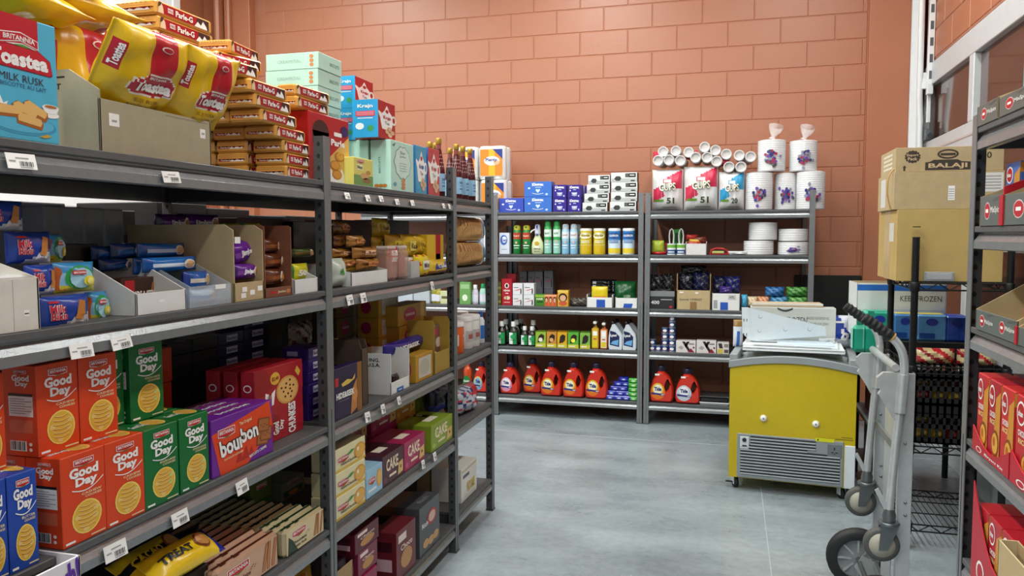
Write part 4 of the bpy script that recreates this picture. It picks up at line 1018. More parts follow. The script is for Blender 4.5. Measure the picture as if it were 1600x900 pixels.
# ---- fifth shelf
for k, (u, cc, lb) in enumerate(((478, '#b8641f', 'orange snack pouch on the lowest shelf left of the post'), (495, '#c79a2a', 'golden snack pouch on the lowest shelf touching the post'), (455, '#8e1f1a', 'red snack pouch on the lowest shelf left of the orange one'))):
    p = LF.at(u, Z5, .06)
    pack(LF, 'snack_bag', lb, 'snack bag', 0, 0, 0, 0, 0, .06, lambda w, h, t, cc=cc: (lambda g: g.ell(g.map, .5, .45, .3, .25, C('#d9a85a'), 4) or g)(pouch(w, h, t, G(cc), 10, 10, 'z', .15, 6)), loc=(p[0]-.02*k, p[1], Z5+.001), w=.11, h=.27)
# ================================================================== LEFT RACK, bay two and three
# ---- top shelf
def pgold(P, w, d, h):
    F = fm(w, d, h, 'F'); g = P('print'); t = P('lettering')
    g.ell(F, .28, .74, .2, .17, C('#3a1712'), 1); g.rect(F, .08, .56, .48, .74, C('#3a1712'), 1); g.poly(F, [(.2, .60), (.28, .68), (.36, .60), (.4, .56), (.16, .56)], C('#d8b89a'), 2)
    g.poly(F, [(.5, .4), (1, .75), (1, 0), (.45, 0)], C('#d9b25a'), 1); g.poly(F, [(.3, 0), (.35, .14), (.5, .22), (.62, .1), (.8, .24), (.9, .05), (.85, 0)], WH, 3)
    for x, y in ((.62, .28), (.74, .42), (.66, .14)): g.ell(F, x, y, .13, .075, C('#b46d28'), 4); g.ell(F, x, y, .11, .06, C('#d18f3e'), 5)
    t.text(F, 'Parle', .70, .62, .36, .10, WH, 4, bold=.04); t.text(F, 'G', .74, .44, .14, .12, GOLD, 6, bold=.05); t.ell(F, .88, .82, .10, .085, C('#2a1a5e'), 4); t.rect(F, .60, .72, .8, .78, WH, 4)
    P('body').rect(fm(w, d, h, 'L'), .1, .1, .9, .4, C('#8a5a2a'), 1)
o, zr = carton(LF, 'biscuit_box', 'large red biscuit box standing behind the rack post on the top shelf', 'box', 484, 546, 182, Z1, .05, .08, C('#b3151f'), pgold)
p = LF.at(500, zr, .055)
for k in range(2): make('biscuit_slab', slab(.20, .07, .036), (p[0], p[1]-.04, zr+.001+k*.037), LF.rz-.05*k, 'gold biscuit slab lying on the large red box, %s' % ['lower one', 'upper one'][k], 'biscuit pack', 'slabs on the red box')
MINT = C('#b9e2d2'); MINTL = C('#cfe9de')
def mintflat(P, w, d, h):
    F, L = fm(w, d, h, 'F'), fm(w, d, h, 'L'); g = P('print'); g.text(F, 'BISCUITS', .68, .5, .4, .2, C('#56776c'), 2, bold=0); g.text(L, 'CREAMSTAL', .45, .5, .45, .18, C('#9cc2b3'), 2, bold=0)
    for q in range(3): g.ell(L, .87, .25+.25*q, .04, .11, C('#d08a4e'), 2, 8)
pv = XL-.17; ya = s_at(497, 0, pv, 2.05); ye = s_at(533, 0, pv, 2.05); ymm = (ya+ye)/2; zt = z_at(82, pv, ya+.02); n = round((zt-Z1)/.056)
for k in range(n):
    hh_ = (zt-Z1)/n
    carton(LF, 'cookie_box', 'flat mint green cookie box in the tall stack, %s' % ('topmost' if k == n-1 else words[k]+' from below'), 'box', 0, 0, 0, 0, 0, .21, MINT, mintflat, 'mint green box stack', loc=(pv+random.uniform(-.004, .004), ymm, Z1+.0005+k*hh_), w=ye-ya, h=hh_-.0012, key='mintflat')
def ornate(P, w, d, h):
    F, L = fm(w, d, h, 'F'), fm(w, d, h, 'L'); g = P('print'); GR_ = C('#8fb8a6'); D_ = C('#4c7466')
    pts = [(.5+.36*math.cos(q)*(1+.06*math.cos(8*q)), .58+.33*math.sin(q)*(1+.05*math.cos(10*q))) for q in [2*math.pi*i/48 for i in range(48)]]
    g.poly(F, pts, D_, 1); g.poly(F, [(.5+(a-.5)*.95, .58+(b-.58)*.96) for a, b in pts], MINTL, 2)
    g.text(F, 'Sir', .5, .78, .24, .06, D_, 4, bold=0); g.text(F, 'John', .5, .70, .26, .05, D_, 4, bold=0)
    for q in range(4): g.rect(F, .34, .56-.05*q, .66, .57-.05*q, GR_, 4)
    for q in range(3): g.ell(F, .52, .08+.07*q, .08, .04, C('#c98a4a'), 4)
    g.ell(F, .16, .13, .07, .04, C('#56a0b8'), 3); g.poly(F, [(.06, .9), (.2, .96), (.14, .88)], D_, 3)
    g.text(L, 'BISCUITS', .45, .5, .10, .32, D_, 3, rot=90, bold=0)
    for q in range(3): g.ell(L, .3+.2*q, .09, .12, .035, C('#b9782e'), 3)
o, zm = carton(LF, 'cookie_box', 'upright mint green cookie box with an ornate frame, front of its file', 'box', 611, 647, 223, Z1, .02, .085, MINT, ornate, 'upright mint boxes', key='ornate')
pm_, wm_, hm_ = LF.place(611, 647, 223, Z1, .02)
for k in (1, 2): carton(LF, 'cookie_box', 'upright mint green cookie box, %s in the file behind the ornate one' % ['', 'second', 'third'][k], 'box', 0, 0, 0, 0, 0, .085, MINT, ornate, 'upright mint boxes', loc=(pm_[0]-k*.092, pm_[1]-.006*k, pm_[2]), w=wm_-.0015, h=hm_, key='ornate')
nuts = simple_print([('r', 'F', .0, .0, 1, .38, '#6f9a55'), ('brand', 'F', .34, .87, .36, .12), ('r', 'F', .14, .56, .46, .76, '#f2ecc0'), ('t', 'F', 'Nut', .3, .66, .26, .12, '#3a5a2a'), ('e', 'F', .55, .36, .22, .12, '#caa066'), ('e', 'F', .66, .2, .22, .1, '#8a6a3a'), ('e', 'F', .75, .5, .12, .08, '#b98c4a')])
carton(LF, 'nut_box', 'small yellow and green box printed with nuts in front of the mint boxes', 'box', 553, 583, 248, Z1, .012, .05, C('#d8cf6a'), nuts)
def tea(front, side):
    def pr(P, w, d, h):
        F, L = fm(w, d, h, 'F'), fm(w, d, h, 'L'); g = P('print'); t = P('lettering')
        g.rect(L, 0, 0, 1, 1, C(side), .5)
        pot = [(.22, .25), (.75, .25), (.84, .45), (.80, .66), (.62, .76), (.56, .84), (.50, .90), (.44, .84), (.38, .76), (.22, .66), (.02, .72), (.0, .66), (.10, .55), (.15, .40)]
        g.poly(F, pot, WH, 1.5); g.ell(F, .90, .55, .14, .13, WH, 1.4); g.ell(F, .90, .55, .08, .08, C(front), 1.45)
        g.ell(F, .5, .74, .09, .05, C('#b51a2a'), 3); t.text(F, 'Krajn', .5, .56, .42, .12, C('#2a5fa8' if front[1] < '8' else '#b51a2a'), 4, bold=.03); t.text(F, 'Tea', .5, .43, .26, .08, C('#7a8c9a'), 4)
        for x, y in ((.5, .2), (.66, .12), (.8, .2), (.62, .28)): g.ell(F, x, y, .13, .06, C('#d8b08a'), 4)
        g.rect(L, .12, .56, .88, .70, C('#d43a58'), 1.5); g.text(L, 'Krajn', .5, .82, .6, .12, WH, 3, bold=.03); g.ell(L, .28, .30, .17, .09, C('#e8f2f6'), 2); g.ell(L, .70, .24, .13, .08, C('#3f9a56'), 2); g.rect(L, .2, .5, .8, .52, WH, 2)
        for q in range(3): g.rect(L, .16, .59+.035*q, .84, .605+.035*q, C('#f0a5b2'), 3)
    return pr
TR, TB = '#b3202a', '#2aa0d8'
o, zz = carton(LF, 'tea_box', 'red and blue tea biscuit box with a white teapot standing on the mint boxes', 'box', 591, 618, 160, zm+.001, .04, .105, C(TR), tea(TR, TB), 'red and blue tea boxes', key='teaR')
pt, wt, ht = LF.place(556, 584, 160, zm+.001, .16)
hk = (z_at(124, pt[0], pt[1])-zm)/2
for k in range(2): carton(LF, 'tea_box', 'red tea biscuit box with a blue side behind the teapot box, %s of the two' % ['lower', 'upper'][k], 'box', 0, 0, 0, 0, 0, .085, C(TR), tea(TR, TB), 'red and blue tea boxes', loc=(pt[0], pt[1], zm+.001+k*hk), w=wt, h=hk-.001, key='teaR2')
carton(LF, 'tea_box', 'blue tea biscuit box with a white teapot beside the ornate mint box', 'box', 650, 667, 229, Z1, .012, .10, C('#3c9ac0'), tea('#3c9ac0', '#2a6fa8'))
carton(LF, 'tea_box', 'red tea biscuit box with a white teapot between the blue box and the syrup bottles', 'box', 669, 687, 233, Z1, .012, .10, C('#c23a3e'), tea('#c23a3e', '#2a6fb8'))
def syrup(sc=1.0):
    def f():
        r = .029*sc; h = .27*sc; GL = mat('#4a0710', .12, 0, var=.1, spec=.6); g = MB()
        g.lathe([(r*.9, 0), (r, .006), (r, h*.42), (r*.9, h*.50), (r*.50, h*.78), (r*.42, h*.82)], GL, cy=r)
        nk = MB(); nk.lathe([(r*.42, h*.82), (r*.40, h*.92)], mat('#8a4a4a', .15), cy=r)
        c = MB(); c.lathe([(r*.46, h*.90), (r*.50, h*.91), (r*.50, h*.985), (r*.44, h)], mat('#b8963c', .3, .6), cy=r, n=12)
        l = MB(); mp = cyl_map(r, 0, h, r, math.pi*1.5); l.rect(mp, 0, .10, 1, .40, C('#8fbcd8'), 1, 12); l.text(mp, 'SYRUP', .5, .3, .28, .04, C('#2a4a7a'), 3); l.rect(mp, .36, .18, .64, .20, C('#4a6a94'), 2, 4); l.rect(mp, .36, .24, .64, .25, C('#4a6a94'), 2, 4)
        for i in range(14):
            for j in range(4):
                a = i/14+.03*(j % 2); rr = r*(.88-.11*j)
                m2 = cyl_map(rr+.0012, 0, h, r, math.pi*2); l.ell(m2, a, .52+.065*j, .018, .012, C('#d8a0a0'), 1, 6)
        return [('bottle', g), ('neck', nk), ('cap', c), ('label', l)]
    return f
for k, (u, dxx, lb) in enumerate(((695, .03, 'nearest the red tea box'), (681, .12, 'behind the red tea box'), (690, .11, 'second row, left of the rack post'), (722, .03, 'first to the right of the rack post'), (732, .03, 'second to the right of the rack post'), (743, .03, 'last at the shelf edge, beside the paper towels'), (712, .12, 'second row, right behind the rack post'), (724, .12, 'second row, behind the bottles right of the post'))):
    bottle(LF, 'syrup_bottle', 'dark red syrup bottle with gold cap, '+lb, 'bottle', u, Z1, dxx, syrup(), 'syrup bottles', key='syrup')

# ---- second shelf of bay two
def film_pack(base, label_col, txt, wr=.25, seed=3, spot='#6b3a16'):
    def f(w, h, t):
        rng = random.Random(seed)
        def col(a, b): return G(spot) if (math.sin(17*a+seed)+math.sin(13*b+2*a)) > .9 else G(base)
        g = pouch(w, h, t, col, 16, 12, 'x', wr, seed, flat=.05); m = g.map
        g.rect(m, .28, .32, .80, .72, C(label_col), 4, 4, 2); g.text(m, txt, .54, .52, .40, .22, C('#3a1a10'), 8, bold=.02); return g
    return f
gp = [(530, 552, 346, 366, .16, 'at the upper left'), (531, 556, 368, 386, .10, 'second from the top at the left'), (551, 576, 368, 386, .06, 'with an orange label in the middle'), (560, 597, 386, 404, .05, 'with a pale sticker above the white carton'), (566, 600, 404, 421, .04, 'lowest, resting on the white carton'), (528, 560, 388, 404, .09, 'low at the left'), (535, 566, 404, 420, .07, 'at the bottom left, over the clear bag')]
for k, q in enumerate(gp):
    pack(LF, 'bread_stick_pack', 'golden snack pack in the heap, '+q[5], 'snack pack', q[0], q[1], q[2], None, q[4], .05, film_pack('#9a6a2a', '#d98a4a' if k % 2 == 0 else '#e0b088', 'Toast', seed=k), vb=q[3], group='golden snack packs in a heap')
for k, q in enumerate([(590, 614, 341, 372, .16, 'upper one'), (589, 612, 370, 397, .14, 'lower one by the heap'), (610, 636, 366, 402, .10, 'behind the red packet'), (634, 660, 366, 404, .08, 'tall one in the middle'), (655, 672, 369, 398, .06, 'with a white label beside the red stripe')]):
    pack(LF, 'snack_bag', 'yellow snack bag right of the post, '+q[5], 'snack bag', q[0], q[1], q[2], None, q[4], .05, film_pack('#c7a41c', '#e9d86a' if k % 2 else '#d8b830', 'Rusk', .2, k+20, '#a98a12'), vb=q[3], group='yellow snack bags')
carton(LF, 'snack_carton', 'yellow and red tall packet near the right post on the second shelf', 'packet', 675, 700, 367, Z2+.055, .05, .05, C('#d8b222'), simple_print([('r', 'F', .5, 0, .8, 1, '#b3202a'), ('r', 'F', .52, .0, .78, .3, '#a8602a')]))
carton(LF, 'snack_carton', 'flat dark carton under the tall yellow packet', 'carton', 675, 702, None, Z2, .045, .09, dk, None, h=.054)
o, loc, w, h = tray(LF, 'display_carton', 'white open carton holding golden packs on the second shelf of the middle bay', 549, 606, 424, Z2, .012, .2, .075, WBOARD, KRAFT2, cut=.6)
pack(LF, 'snack_bag', 'clear bag with a green emblem beside the rack post', 'snack bag', 525, 547, 404, Z2, .02, .06, lambda w, h, t: (lambda g: [g.ell(g.map, .45, .55, .16, .10, C('#3f8f3a'), 5), g][1])(pouch(w, h, t, mat('#c3cdbf', .25, var=.1, scale=30), 12, 12, 'z', .2, 8)))
pack(LF, 'snack_bag', 'yellow packet lying on the clear bag beside the white carton', 'snack bag', 540, 566, 404, None, .08, .04, film_pack('#d8c01e', '#e6d848', '50', .15, 31, '#d8c01e'), vb=424)
def jar_parts():
    g = MB(); g.box(-.042, .042, 0, .07, 0, .12, film('#d8b4a4', .42), c=.012); g.box(-.03, .03, .012, .058, .01, .095, mat('#a9685c', .5), c=.01)
    c = MB().box(-.036, .036, .005, .065, .12, .135, film('#f0e4dc', .6), c=.006); return [('jar', g), ('lid', c)]
for k, u in enumerate((616, 634)): bottle(LF, 'plastic_jar', 'clear square plastic jar with pink contents, %s' % ['left of the pair', 'right of the pair'][k], 'jar', u, Z2, .02, jar_parts, 'square plastic jars', key='jar')
pack(LF, 'snack_bag', 'small red packet standing over the clear jars', 'snack packet', 609, 624, 386, None, .03, .02, lambda w, h, t: (lambda g: [g.rect(g.map, .2, .5, .8, .8, WH, 4), g.rect(g.map, .25, .15, .75, .4, WH, 4), g][2])(pouch(w, h, t, G('#c2202c'), 8, 10, 'z', .1, 2)), vb=413)
o, loc, w, h = tray(LF, 'plastic_bin', 'small translucent bin with a gold packet right of the jars', 642, 656, 408, Z2, .02, .14, .075, film('#e4e8ea', .5), cat='bin')
pack(LF, 'snack_bag', 'gold and orange packet in the translucent bin', 'snack packet', 636, 652, 402, None, .04, .03, film_pack('#e2ddd0', '#d98030', 'Elaichi', .1, 4, '#c9c2b0'), vb=416)
pack(LF, 'snack_bag', 'bright yellow upright bag with a white label left of the cake loaf', 'snack bag', 655, 676, 398, Z2, .014, .05, film_pack('#e3c81c', '#f0ecd8', 'Mini', .12, 12, '#c22a22'))
pack(LF, 'cake_loaf', 'wrapped cake loaf in yellow film with a blue nameplate beside the right post', 'cake', 676, 706, 406, Z2, .006, .07, lambda w, h, t: (lambda g: [g.poly(g.map, [(.2, .35), (.7, .45), (.72, .85), (.24, .75)], C('#3a3f9a'), 5), g.text(g.map, 'Cake', .46, .60, .36, .22, WH, 9), g][2])(pouch(w, h, t, lambda a, b: G('#d8b83a') if b > .3 else G('#8a5a1e'), 14, 10, 'x', .1, 2)))
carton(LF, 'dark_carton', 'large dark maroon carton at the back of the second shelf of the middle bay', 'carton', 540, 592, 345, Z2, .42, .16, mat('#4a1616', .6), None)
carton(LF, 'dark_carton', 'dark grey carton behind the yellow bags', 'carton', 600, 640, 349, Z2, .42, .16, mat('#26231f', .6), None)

# ---- bread on bay three
def bread(w, h, t):
    def col(a, b): return G('#c4d4e4') if a > .74 else (mat('#bd9058', .5, var=.25, scale=60) if b > .15 else mat('#d2ab72', .5, var=.1))
    g = pouch(w, h, t, col, 18, 14, 'x', .08, seed=4, flat=.02); m = g.map
    for q in range(9): g.rect(m, .12+.06*q, .62, .135+.06*q, .92, mat('#8a5a2a', .6), 3, 1, 4)
    g.poly(m, [(.16, .28), (.6, .30), (.62, .48), (.2, .52)], mat('#c8975a', .6), 3); g.rect(m, .78, .30, .95, .75, C('#5aa0d0'), 4, 3, 4); g.rect(m, .80, .42, .93, .62, WH, 7, 3, 3); return g
for k, q in enumerate([(719, 768, 390, 417), (719, 767, 364, 390)]):
    pack(LF, 'bread_loaf', 'bagged brown bread loaf with a blue and white end, %s' % ['lower of the two', 'upper of the two'][k], 'bread', q[0], q[1], q[2], LV3[1]+.001+k*.128, .03, .12, bread, h=.127, w=.32 if False else None, group='two bread loaves')

# ---- third shelf of bay two
def hide(P, w, d, h):
    F = fm(w, d, h, 'F'); g = P('print'); t = P('lettering'); g.rect(F, .82, 0, 1, 1, C('#8a5a30'), 1); g.poly(F, [(.55, .0), (.8, .1), (.8, .7), (.62, .5)], C('#b77a42'), 2); g.ell(F, .72, .38, .10, .14, C('#c98a50'), 3)
    g.poly(F, [(.22, .68), (.44, .74), (.62, .70), (.74, .80), (.72, .70), (.5, .64), (.26, .62)], C('#d9b85a'), 3); g.rect(F, .0, .66, .12, .82, C('#b5202a'), 2); t.text(F, 'HIDE&SEEK', .36, .46, .66, .12, WH, 5, bold=.04); t.rect(F, .12, .34, .5, .36, C('#6a6478'), 3)
carton(LF, 'biscuit_box', 'dark purple biscuit box standing beside the post on the third shelf', 'box', 524, 566, 571, Z3, .01, .04, C('#241a44'), hide)
for k in range(3): carton(LF, 'biscuit_box', 'black biscuit box with red spots behind the dark purple one, %s' % ['lowest', 'middle', 'uppermost'][k], 'box', 530, 562, None, Z3+k*.075, .12, .12, C('#1d1416'), simple_print([('r', 'F', .55, .2, .8, .8, '#a8432a'), ('r', 'L', .3, .2, .6, .8, '#8a2a1e')]), 'black boxes in file', h=.074)
o, loc, w, h = tray(LF, 'display_carton', 'dark carton with a kraft edge between the purple box and the white carton', 566, 576, 545, Z3, .03, .12, .24, mat('#4c3c30', .7), KRAFT, cut=.1)
wcp = lambda f, w, d, h: (f.rect(fm(w, d, h, 'F'), .30, 0.02, .66, .38, C('#2f6fb8'), 1), f.rect(fm(w, d, h, 'F'), .4, .12, .56, .2, WH, 2))
loc, w, h = LF.place(611, 640, 578, Z3, .012)
hsid = z_at(552, loc[0], loc[1]-.06)-Z3
o = make('display_carton', tray_parts(w, .17, h*.55, hsid, WBOARD, KRAFT, cut=.12, pr=wcp, low=hsid), loc, LF.rz, 'white open carton with a blue sticker on the third shelf', 'carton')
mpL = lambda a, b, e=1: (-w/2-e*E_, .17*(1-a), b*hsid); lt = MB(); lt.text(mpL, 'ING.', .60, .84, .26, .09, INKB, 2); lt.text(mpL, 'U.S.A.', .58, .72, .32, .09, INKB, 2); link('printed_text', lt.mesh(), o)
for k in range(2): pack(LF, 'snack_bag', 'dark bottle shaped packet inside the white stickered carton, %s' % ['left', 'right'][k], 'packet', 616+k*10, 626+k*10, 585, None, .05, .03, roll_pack('#33262a', '#8a7a70', '#4a3a3a', '#2a1f22'), vb=598, group='dark packets')
pack(LF, 'biscuit_pack', 'shiny purple biscuit pack lying across the gold boxes', 'biscuit pack', 611, 677, 529, None, .06, .07, roll_pack('#2b1f78', None, '#1c1450', '#2b1f78', 'HIDE&SEEK'), vb=548)
GOLDB = C('#b88a2c'); GOLD_SHADE = C('#6d5220')  # second gold is the first darkened, the deep shelf's shade put into it
gprint = simple_print([('r', 'F', .16, .12, .9, .88, '#c9c3b4'), ('e', 'F', .5, .5, .3, .3, '#b9b1a0', 2), ('e', 'L', .4, .5, .25, .3, '#a01f4a')])
gpr2 = simple_print([('e', 'F', .40, .5, .22, .36, '#a8204e'), ('t', 'F', 'KARACHI', .40, .5, .3, .14, '#f0e0d0'), ('r', 'F', .78, 0, .92, 1, '#d8bd6a')])
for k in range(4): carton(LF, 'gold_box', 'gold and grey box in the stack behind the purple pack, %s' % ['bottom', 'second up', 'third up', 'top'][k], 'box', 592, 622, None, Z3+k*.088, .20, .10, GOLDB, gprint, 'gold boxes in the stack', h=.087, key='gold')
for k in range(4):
    for c_ in range(2): carton(LF, 'gold_box', 'shade-darkened gold box deep in the third shelf, column %s, %s' % (['nearer the post', 'further right'][c_], ['bottom', 'second up', 'third up', 'top'][k]), 'box', 527+c_*33, 559+c_*33, None, Z3+k*.088, .36, .12, GOLD_SHADE, gpr2, 'shade-darkened gold boxes', h=.087, key='goldd')
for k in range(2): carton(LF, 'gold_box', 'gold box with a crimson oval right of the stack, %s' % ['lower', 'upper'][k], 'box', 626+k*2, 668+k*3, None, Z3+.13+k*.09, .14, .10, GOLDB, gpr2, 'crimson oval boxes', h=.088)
carton(LF, 'gold_box', 'plain gold carton under the crimson oval boxes', 'carton', 640, 667, None, Z3, .14, .1, GOLD_SHADE, None, h=.129)
carton(LF, 'gold_box', 'gold and grey box at the shelf edge in front of the purple pack', 'box', 650, 676, 552, Z3, .012, .06, GOLDB, gprint)
o, loc, w, h = tray(LF, 'display_carton', 'tall open gold carton at the right end of the third shelf', 679, 703, 548, Z3, .012, .16, .24, C('#a98a3a'), C('#c4bb98'), cut=.06, low=.22)
carton(LF, 'ornament_box', 'brown and white patterned box inside the open gold carton', 'box', 683, 699, 506, Z3+.005, .06, .06, C('#7a5a4a'), simple_print([('e', 'F', .3, .3, .2, .1, '#d8ccc0'), ('e', 'F', .6, .6, .25, .12, '#d8ccc0'), ('e', 'F', .4, .85, .2, .08, '#b03a5a')]))

# ---- fourth shelf of bay two: cake boxes
def cakebox(base, light):
    def pr(P, w, d, h):
        F, L, T = fm(w, d, h, 'F'), fm(w, d, h, 'L'), fm(w, d, h, 'T'); g = P('print'); t = P('lettering')
        for q in range(7): g.ell(F, (.13*q+.08) % 1*.9+.05, .2+.6*((q*5) % 7)/7, .07, .09, C(light), 1, 8)
        t.text(F, 'CAKE', .44, .64, .56, .40, C('#f4e3c4'), 3, bold=.03); t.rect(F, .3, .22, .62, .30, C('#f4e3c4'), 3); g.poly(F, [(.70, .10), (.95, .15), (.95, .55), (.74, .5)], C('#e0bd72'), 3); g.ell(F, .84, .34, .04, .06, C('#8a4a2a'), 4, 8)
        t.rect(T, .3, .25, .7, .5, C('#f0e6d2'), 1); t.text(L, 'CAKE', .5, .6, .6, .3, C('#f4e3c4'), 2)
    return pr
ck = {'pink': ('#a8265a', '#c75a86'), 'dark': ('#4a2230', '#7a3a4c'), 'orange': ('#c9862e', '#dba954'), 'lime': ('#8aa32e', '#b3c65c'), 'rose': ('#8e4a4e', '#b06a68')}
def cake(kind, u0, u1, vt, z, dx, lb, d=.10, h=None): return carton(LF, 'cake_box', lb, 'box', u0, u1, vt, z, dx, d, C(ck[kind][0]), cakebox(*ck[kind]), 'cake boxes on the fourth shelf', h=h)
hc = .118
cake('dark', 598, 631, None, Z4, .012, 'dark plum cake box at the shelf edge', .16, hc)
cake('pink', 632, 664, None, Z4, .012, 'pink cake box at the shelf edge beside the dark plum one', .16, hc)
cake('orange', 666, 672, None, Z4, .10, 'orange cake box sliver between the pink and lime boxes', .12, hc)
cake('lime', 676, 709, None, Z4, .012, 'lime green cake box at the right end, in front', .16, hc)
for k, (kd, a, b) in enumerate((('rose', 541, 574), ('pink', 580, 620), ('orange', 622, 652), ('lime', 654, 678))):
    for lv in range(2):
        cake(kd, a, b, None, Z4+lv*(hc*.99), .20, '%s cake box in the rear row of the fourth shelf, %s layer' % ({'rose': 'dusty rose', 'pink': 'pink', 'orange': 'golden orange', 'lime': 'olive lime'}[kd], ['lower', 'upper'][lv]), .14, hc*.98)
nutri = simple_print([('brand', 'F', .25, .5, .36, .28), ('p', 'F', [(.30, .55), (.5, .72), (.62, .7), (.5, .58)], '#3f8f3a', 6), ('t', 'F', 'NutriChoice', .42, .28, .5, .12, '#6a4a2a'), ('e', 'F', .80, .48, .20, .36, '#d79a3a'), ('e', 'F', .80, .48, .16, .29, '#e3b04e', 3), ('r', 'F', .7, .5, .76, .66, '#f3f0e4', 4), ('r', 'F', .0, .0, 1, .12, '#d9b54a')])
for k in range(3): carton(LF, 'cracker_box', 'cream and yellow cracker box beside the post on the fourth shelf, %s' % ['bottom of three', 'middle of three', 'top of three'][k], 'box', 524, 571, None, Z4+k*.079, .012+.004*k, .09, C('#e3dcae'), nutri, 'cream cracker boxes', h=.078, key='nutri')
nb = simple_print([('brand', 'F', .32, .56, .42, .24), ('e', 'F', .78, .52, .17, .32, '#d9a03c'), ('e', 'F', .78, .52, .14, .26, '#e6b552', 3), ('r', 'F', .1, .2, .6, .28, '#f3f6f8')])
carton(LF, 'cracker_box', 'pale blue cracker box next to the cream boxes on the fourth shelf', 'box', 573, 598, None, Z4, .012, .09, C('#9cc8e4'), nb, h=.105)
pack(LF, 'plastic_bag', 'dark blue bag slumped behind the lime cake box by the post', 'bag', 685, 706, 600, None, .10, .09, lambda w, h, t: pouch(w, h, t, lambda a, b: G('#20243a') if b > .35 else G('#3a46a0'), 12, 12, 'z', .3, 11), vb=645)

# ---- fifth shelf of bay two
mar = simple_print([('e', 'F', .5, .35, .3, .2, '#c08a4a'), ('r', 'F', .1, .75, .5, .9, '#e8d8d0'), ('t', 'F', 'Choco', .5, .62, .6, .12, '#e8d0c0'), ('r', 'L', .15, .2, .8, .45, '#d8b0b8'), ('r', 'L', .15, .6, .8, .8, '#3a0f1a')])
for k, (u0, u1, zz, dxx, hh_, cc, lb) in enumerate(((560, 590, 0, .012, .15, '#8e1f4a', 'crimson biscuit box at the shelf edge beside the brown carton'), (560, 590, .152, .02, .09, '#7a2440', 'crimson biscuit box stacked on the front one'), (555, 592, .244, .02, .075, '#5a1226', 'dark maroon box on top of the crimson pair'), (604, 618, 0, .06, .19, '#7a1a3a', 'narrow crimson box with a barcode strip'), (620, 650, 0, .012, .20, '#6a2028', 'maroon biscuit box printed with cookies'), (620, 650, 0, .13, .205, '#8a5a3a', 'brown biscuit box behind the maroon one'))):
    carton(LF, 'biscuit_box', lb+' on the lowest shelf', 'box', u0, u1, None, Z5+zz, dxx, .10, C(cc), mar, h=hh_)
carton(LF, 'biscuit_box', 'grey biscuit box with a red seal on the lowest shelf', 'box', 656, 687, None, Z5, .012, .11, C('#4c4e52'), simple_print([('e', 'F', .60, .66, .24, .16, '#a81f28'), ('e', 'F', .60, .66, .17, .11, '#d8b0a0', 3), ('t', 'F', 'Rich', .25, .6, .3, .1, '#e8e8e8'), ('e', 'F', .3, .2, .14, .09, '#c99a5a'), ('e', 'F', .55, .18, .14, .09, '#c99a5a'), ('e', 'F', .8, .2, .14, .09, '#c99a5a'), ('t', 'T', 'Rich', .5, .3, .4, .2, '#8a8a8a')]), h=.215)
for k in range(2): carton(LF, 'biscuit_box', 'dark charcoal box lying behind the grey box, %s' % ['left', 'right'][k], 'box', 586+k*32, 616+k*32, None, Z5, .27, .13, C('#221c22'), simple_print([('e', 'F', .8, .5, .1, .3, '#5a2a50')]), 'charcoal boxes', h=.23)
o, loc, w, h = tray(LF, 'display_carton', 'open kraft carton beside the post on the lowest shelf', 520, 553, 888, Z5, .012, .16, .14, KRAFT, KRAFT, cut=.5)
for k, (u, cc) in enumerate(((534, '#2a1a20'), (543, '#8e2a50'))): carton(LF, 'biscuit_box', ['black small box leaning inside the kraft carton', 'pink small box leaning inside the kraft carton'][k], 'box', u-7, u+8, None, Z5+.005, .05+.04*k, .03, C(cc), simple_print([('r', 'F', .1, .4, .9, .6, '#8a2a4a')]), h=.24)
carton(LF, 'kraft_carton', 'kraft carton at the right end of the lowest shelf behind the post', 'carton', 672, 706, None, Z5, .20, .2, KRAFT, None, h=.17)
for k in range(3): carton(LF, 'noodle_box', 'white and brown patterned carton seen past the post low down, %s' % ['left', 'middle', 'right'][k], 'carton', 672+k*11, 682+k*11, None, Z5+.171, .22, .1, C('#d8d4c8'), simple_print([('e', 'F', .5, .5, .3, .25, '#3a2a20'), ('e', 'F', .5, .5, .2, .16, '#b8902a', 3)]), 'patterned cartons', h=.13)

# ---- bay three, lower shelves
def tin(body, lid, r=.05, h=.15, lab=None):
    def f():
        g = MB(); g.lathe([(r*.97, 0), (r, .004), (r, h*.86), (r*.97, h*.87)], P_(body), cy=r, n=20); c = MB().lathe([(r*1.04, h*.85), (r*1.05, h*.97), (r*.98, h)], P_(lid), cy=r, n=20)
        l = MB(); mp = cyl_map(r, 0, h, r, math.pi)
        if lab: lab(l, mp)
        return [('tin', g), ('lid', c), ('label', l)] if lab else [('tin', g), ('lid', c)]
    return f
Za, Zb, Zc, Zd, Ze = LV3
bottle(LF, 'food_tin', 'orange tub with a white lid at the shelf edge of the end bay', 'tub', 724, Zc, .02, tin('#cf5a1e', '#e6e6e2', .058, .155, lambda l, mp: (l.rect(mp, 0, .25, .3, .6, C('#e8e0d8'), 1, 3), l.text(mp, 'MAKHANA', .62, .55, .3, .1, WH, 4), l.poly(mp, [(.55, .15), (.8, .15), (.85, .4), (.7, .35)], C('#e8c23a'), 4))))
for k, (u, dxx) in enumerate(((738, .03), (749, .02), (731, .13))): bottle(LF, 'food_tin', 'white tub with a printed label in the end bay, %s' % ['beside the orange tub', 'nearest the rack end', 'behind the others'][k], 'tub', u, Zc, dxx, tin('#d8d6d2', '#ececea', .05, .165, lambda l, mp: (l.rect(mp, .2, .2, .8, .55, C('#b8b4b0'), 1, 6), l.rect(mp, .3, .3, .7, .45, C('#a85a5a'), 2, 4))), 'white tubs', key='wtub%d' % k)
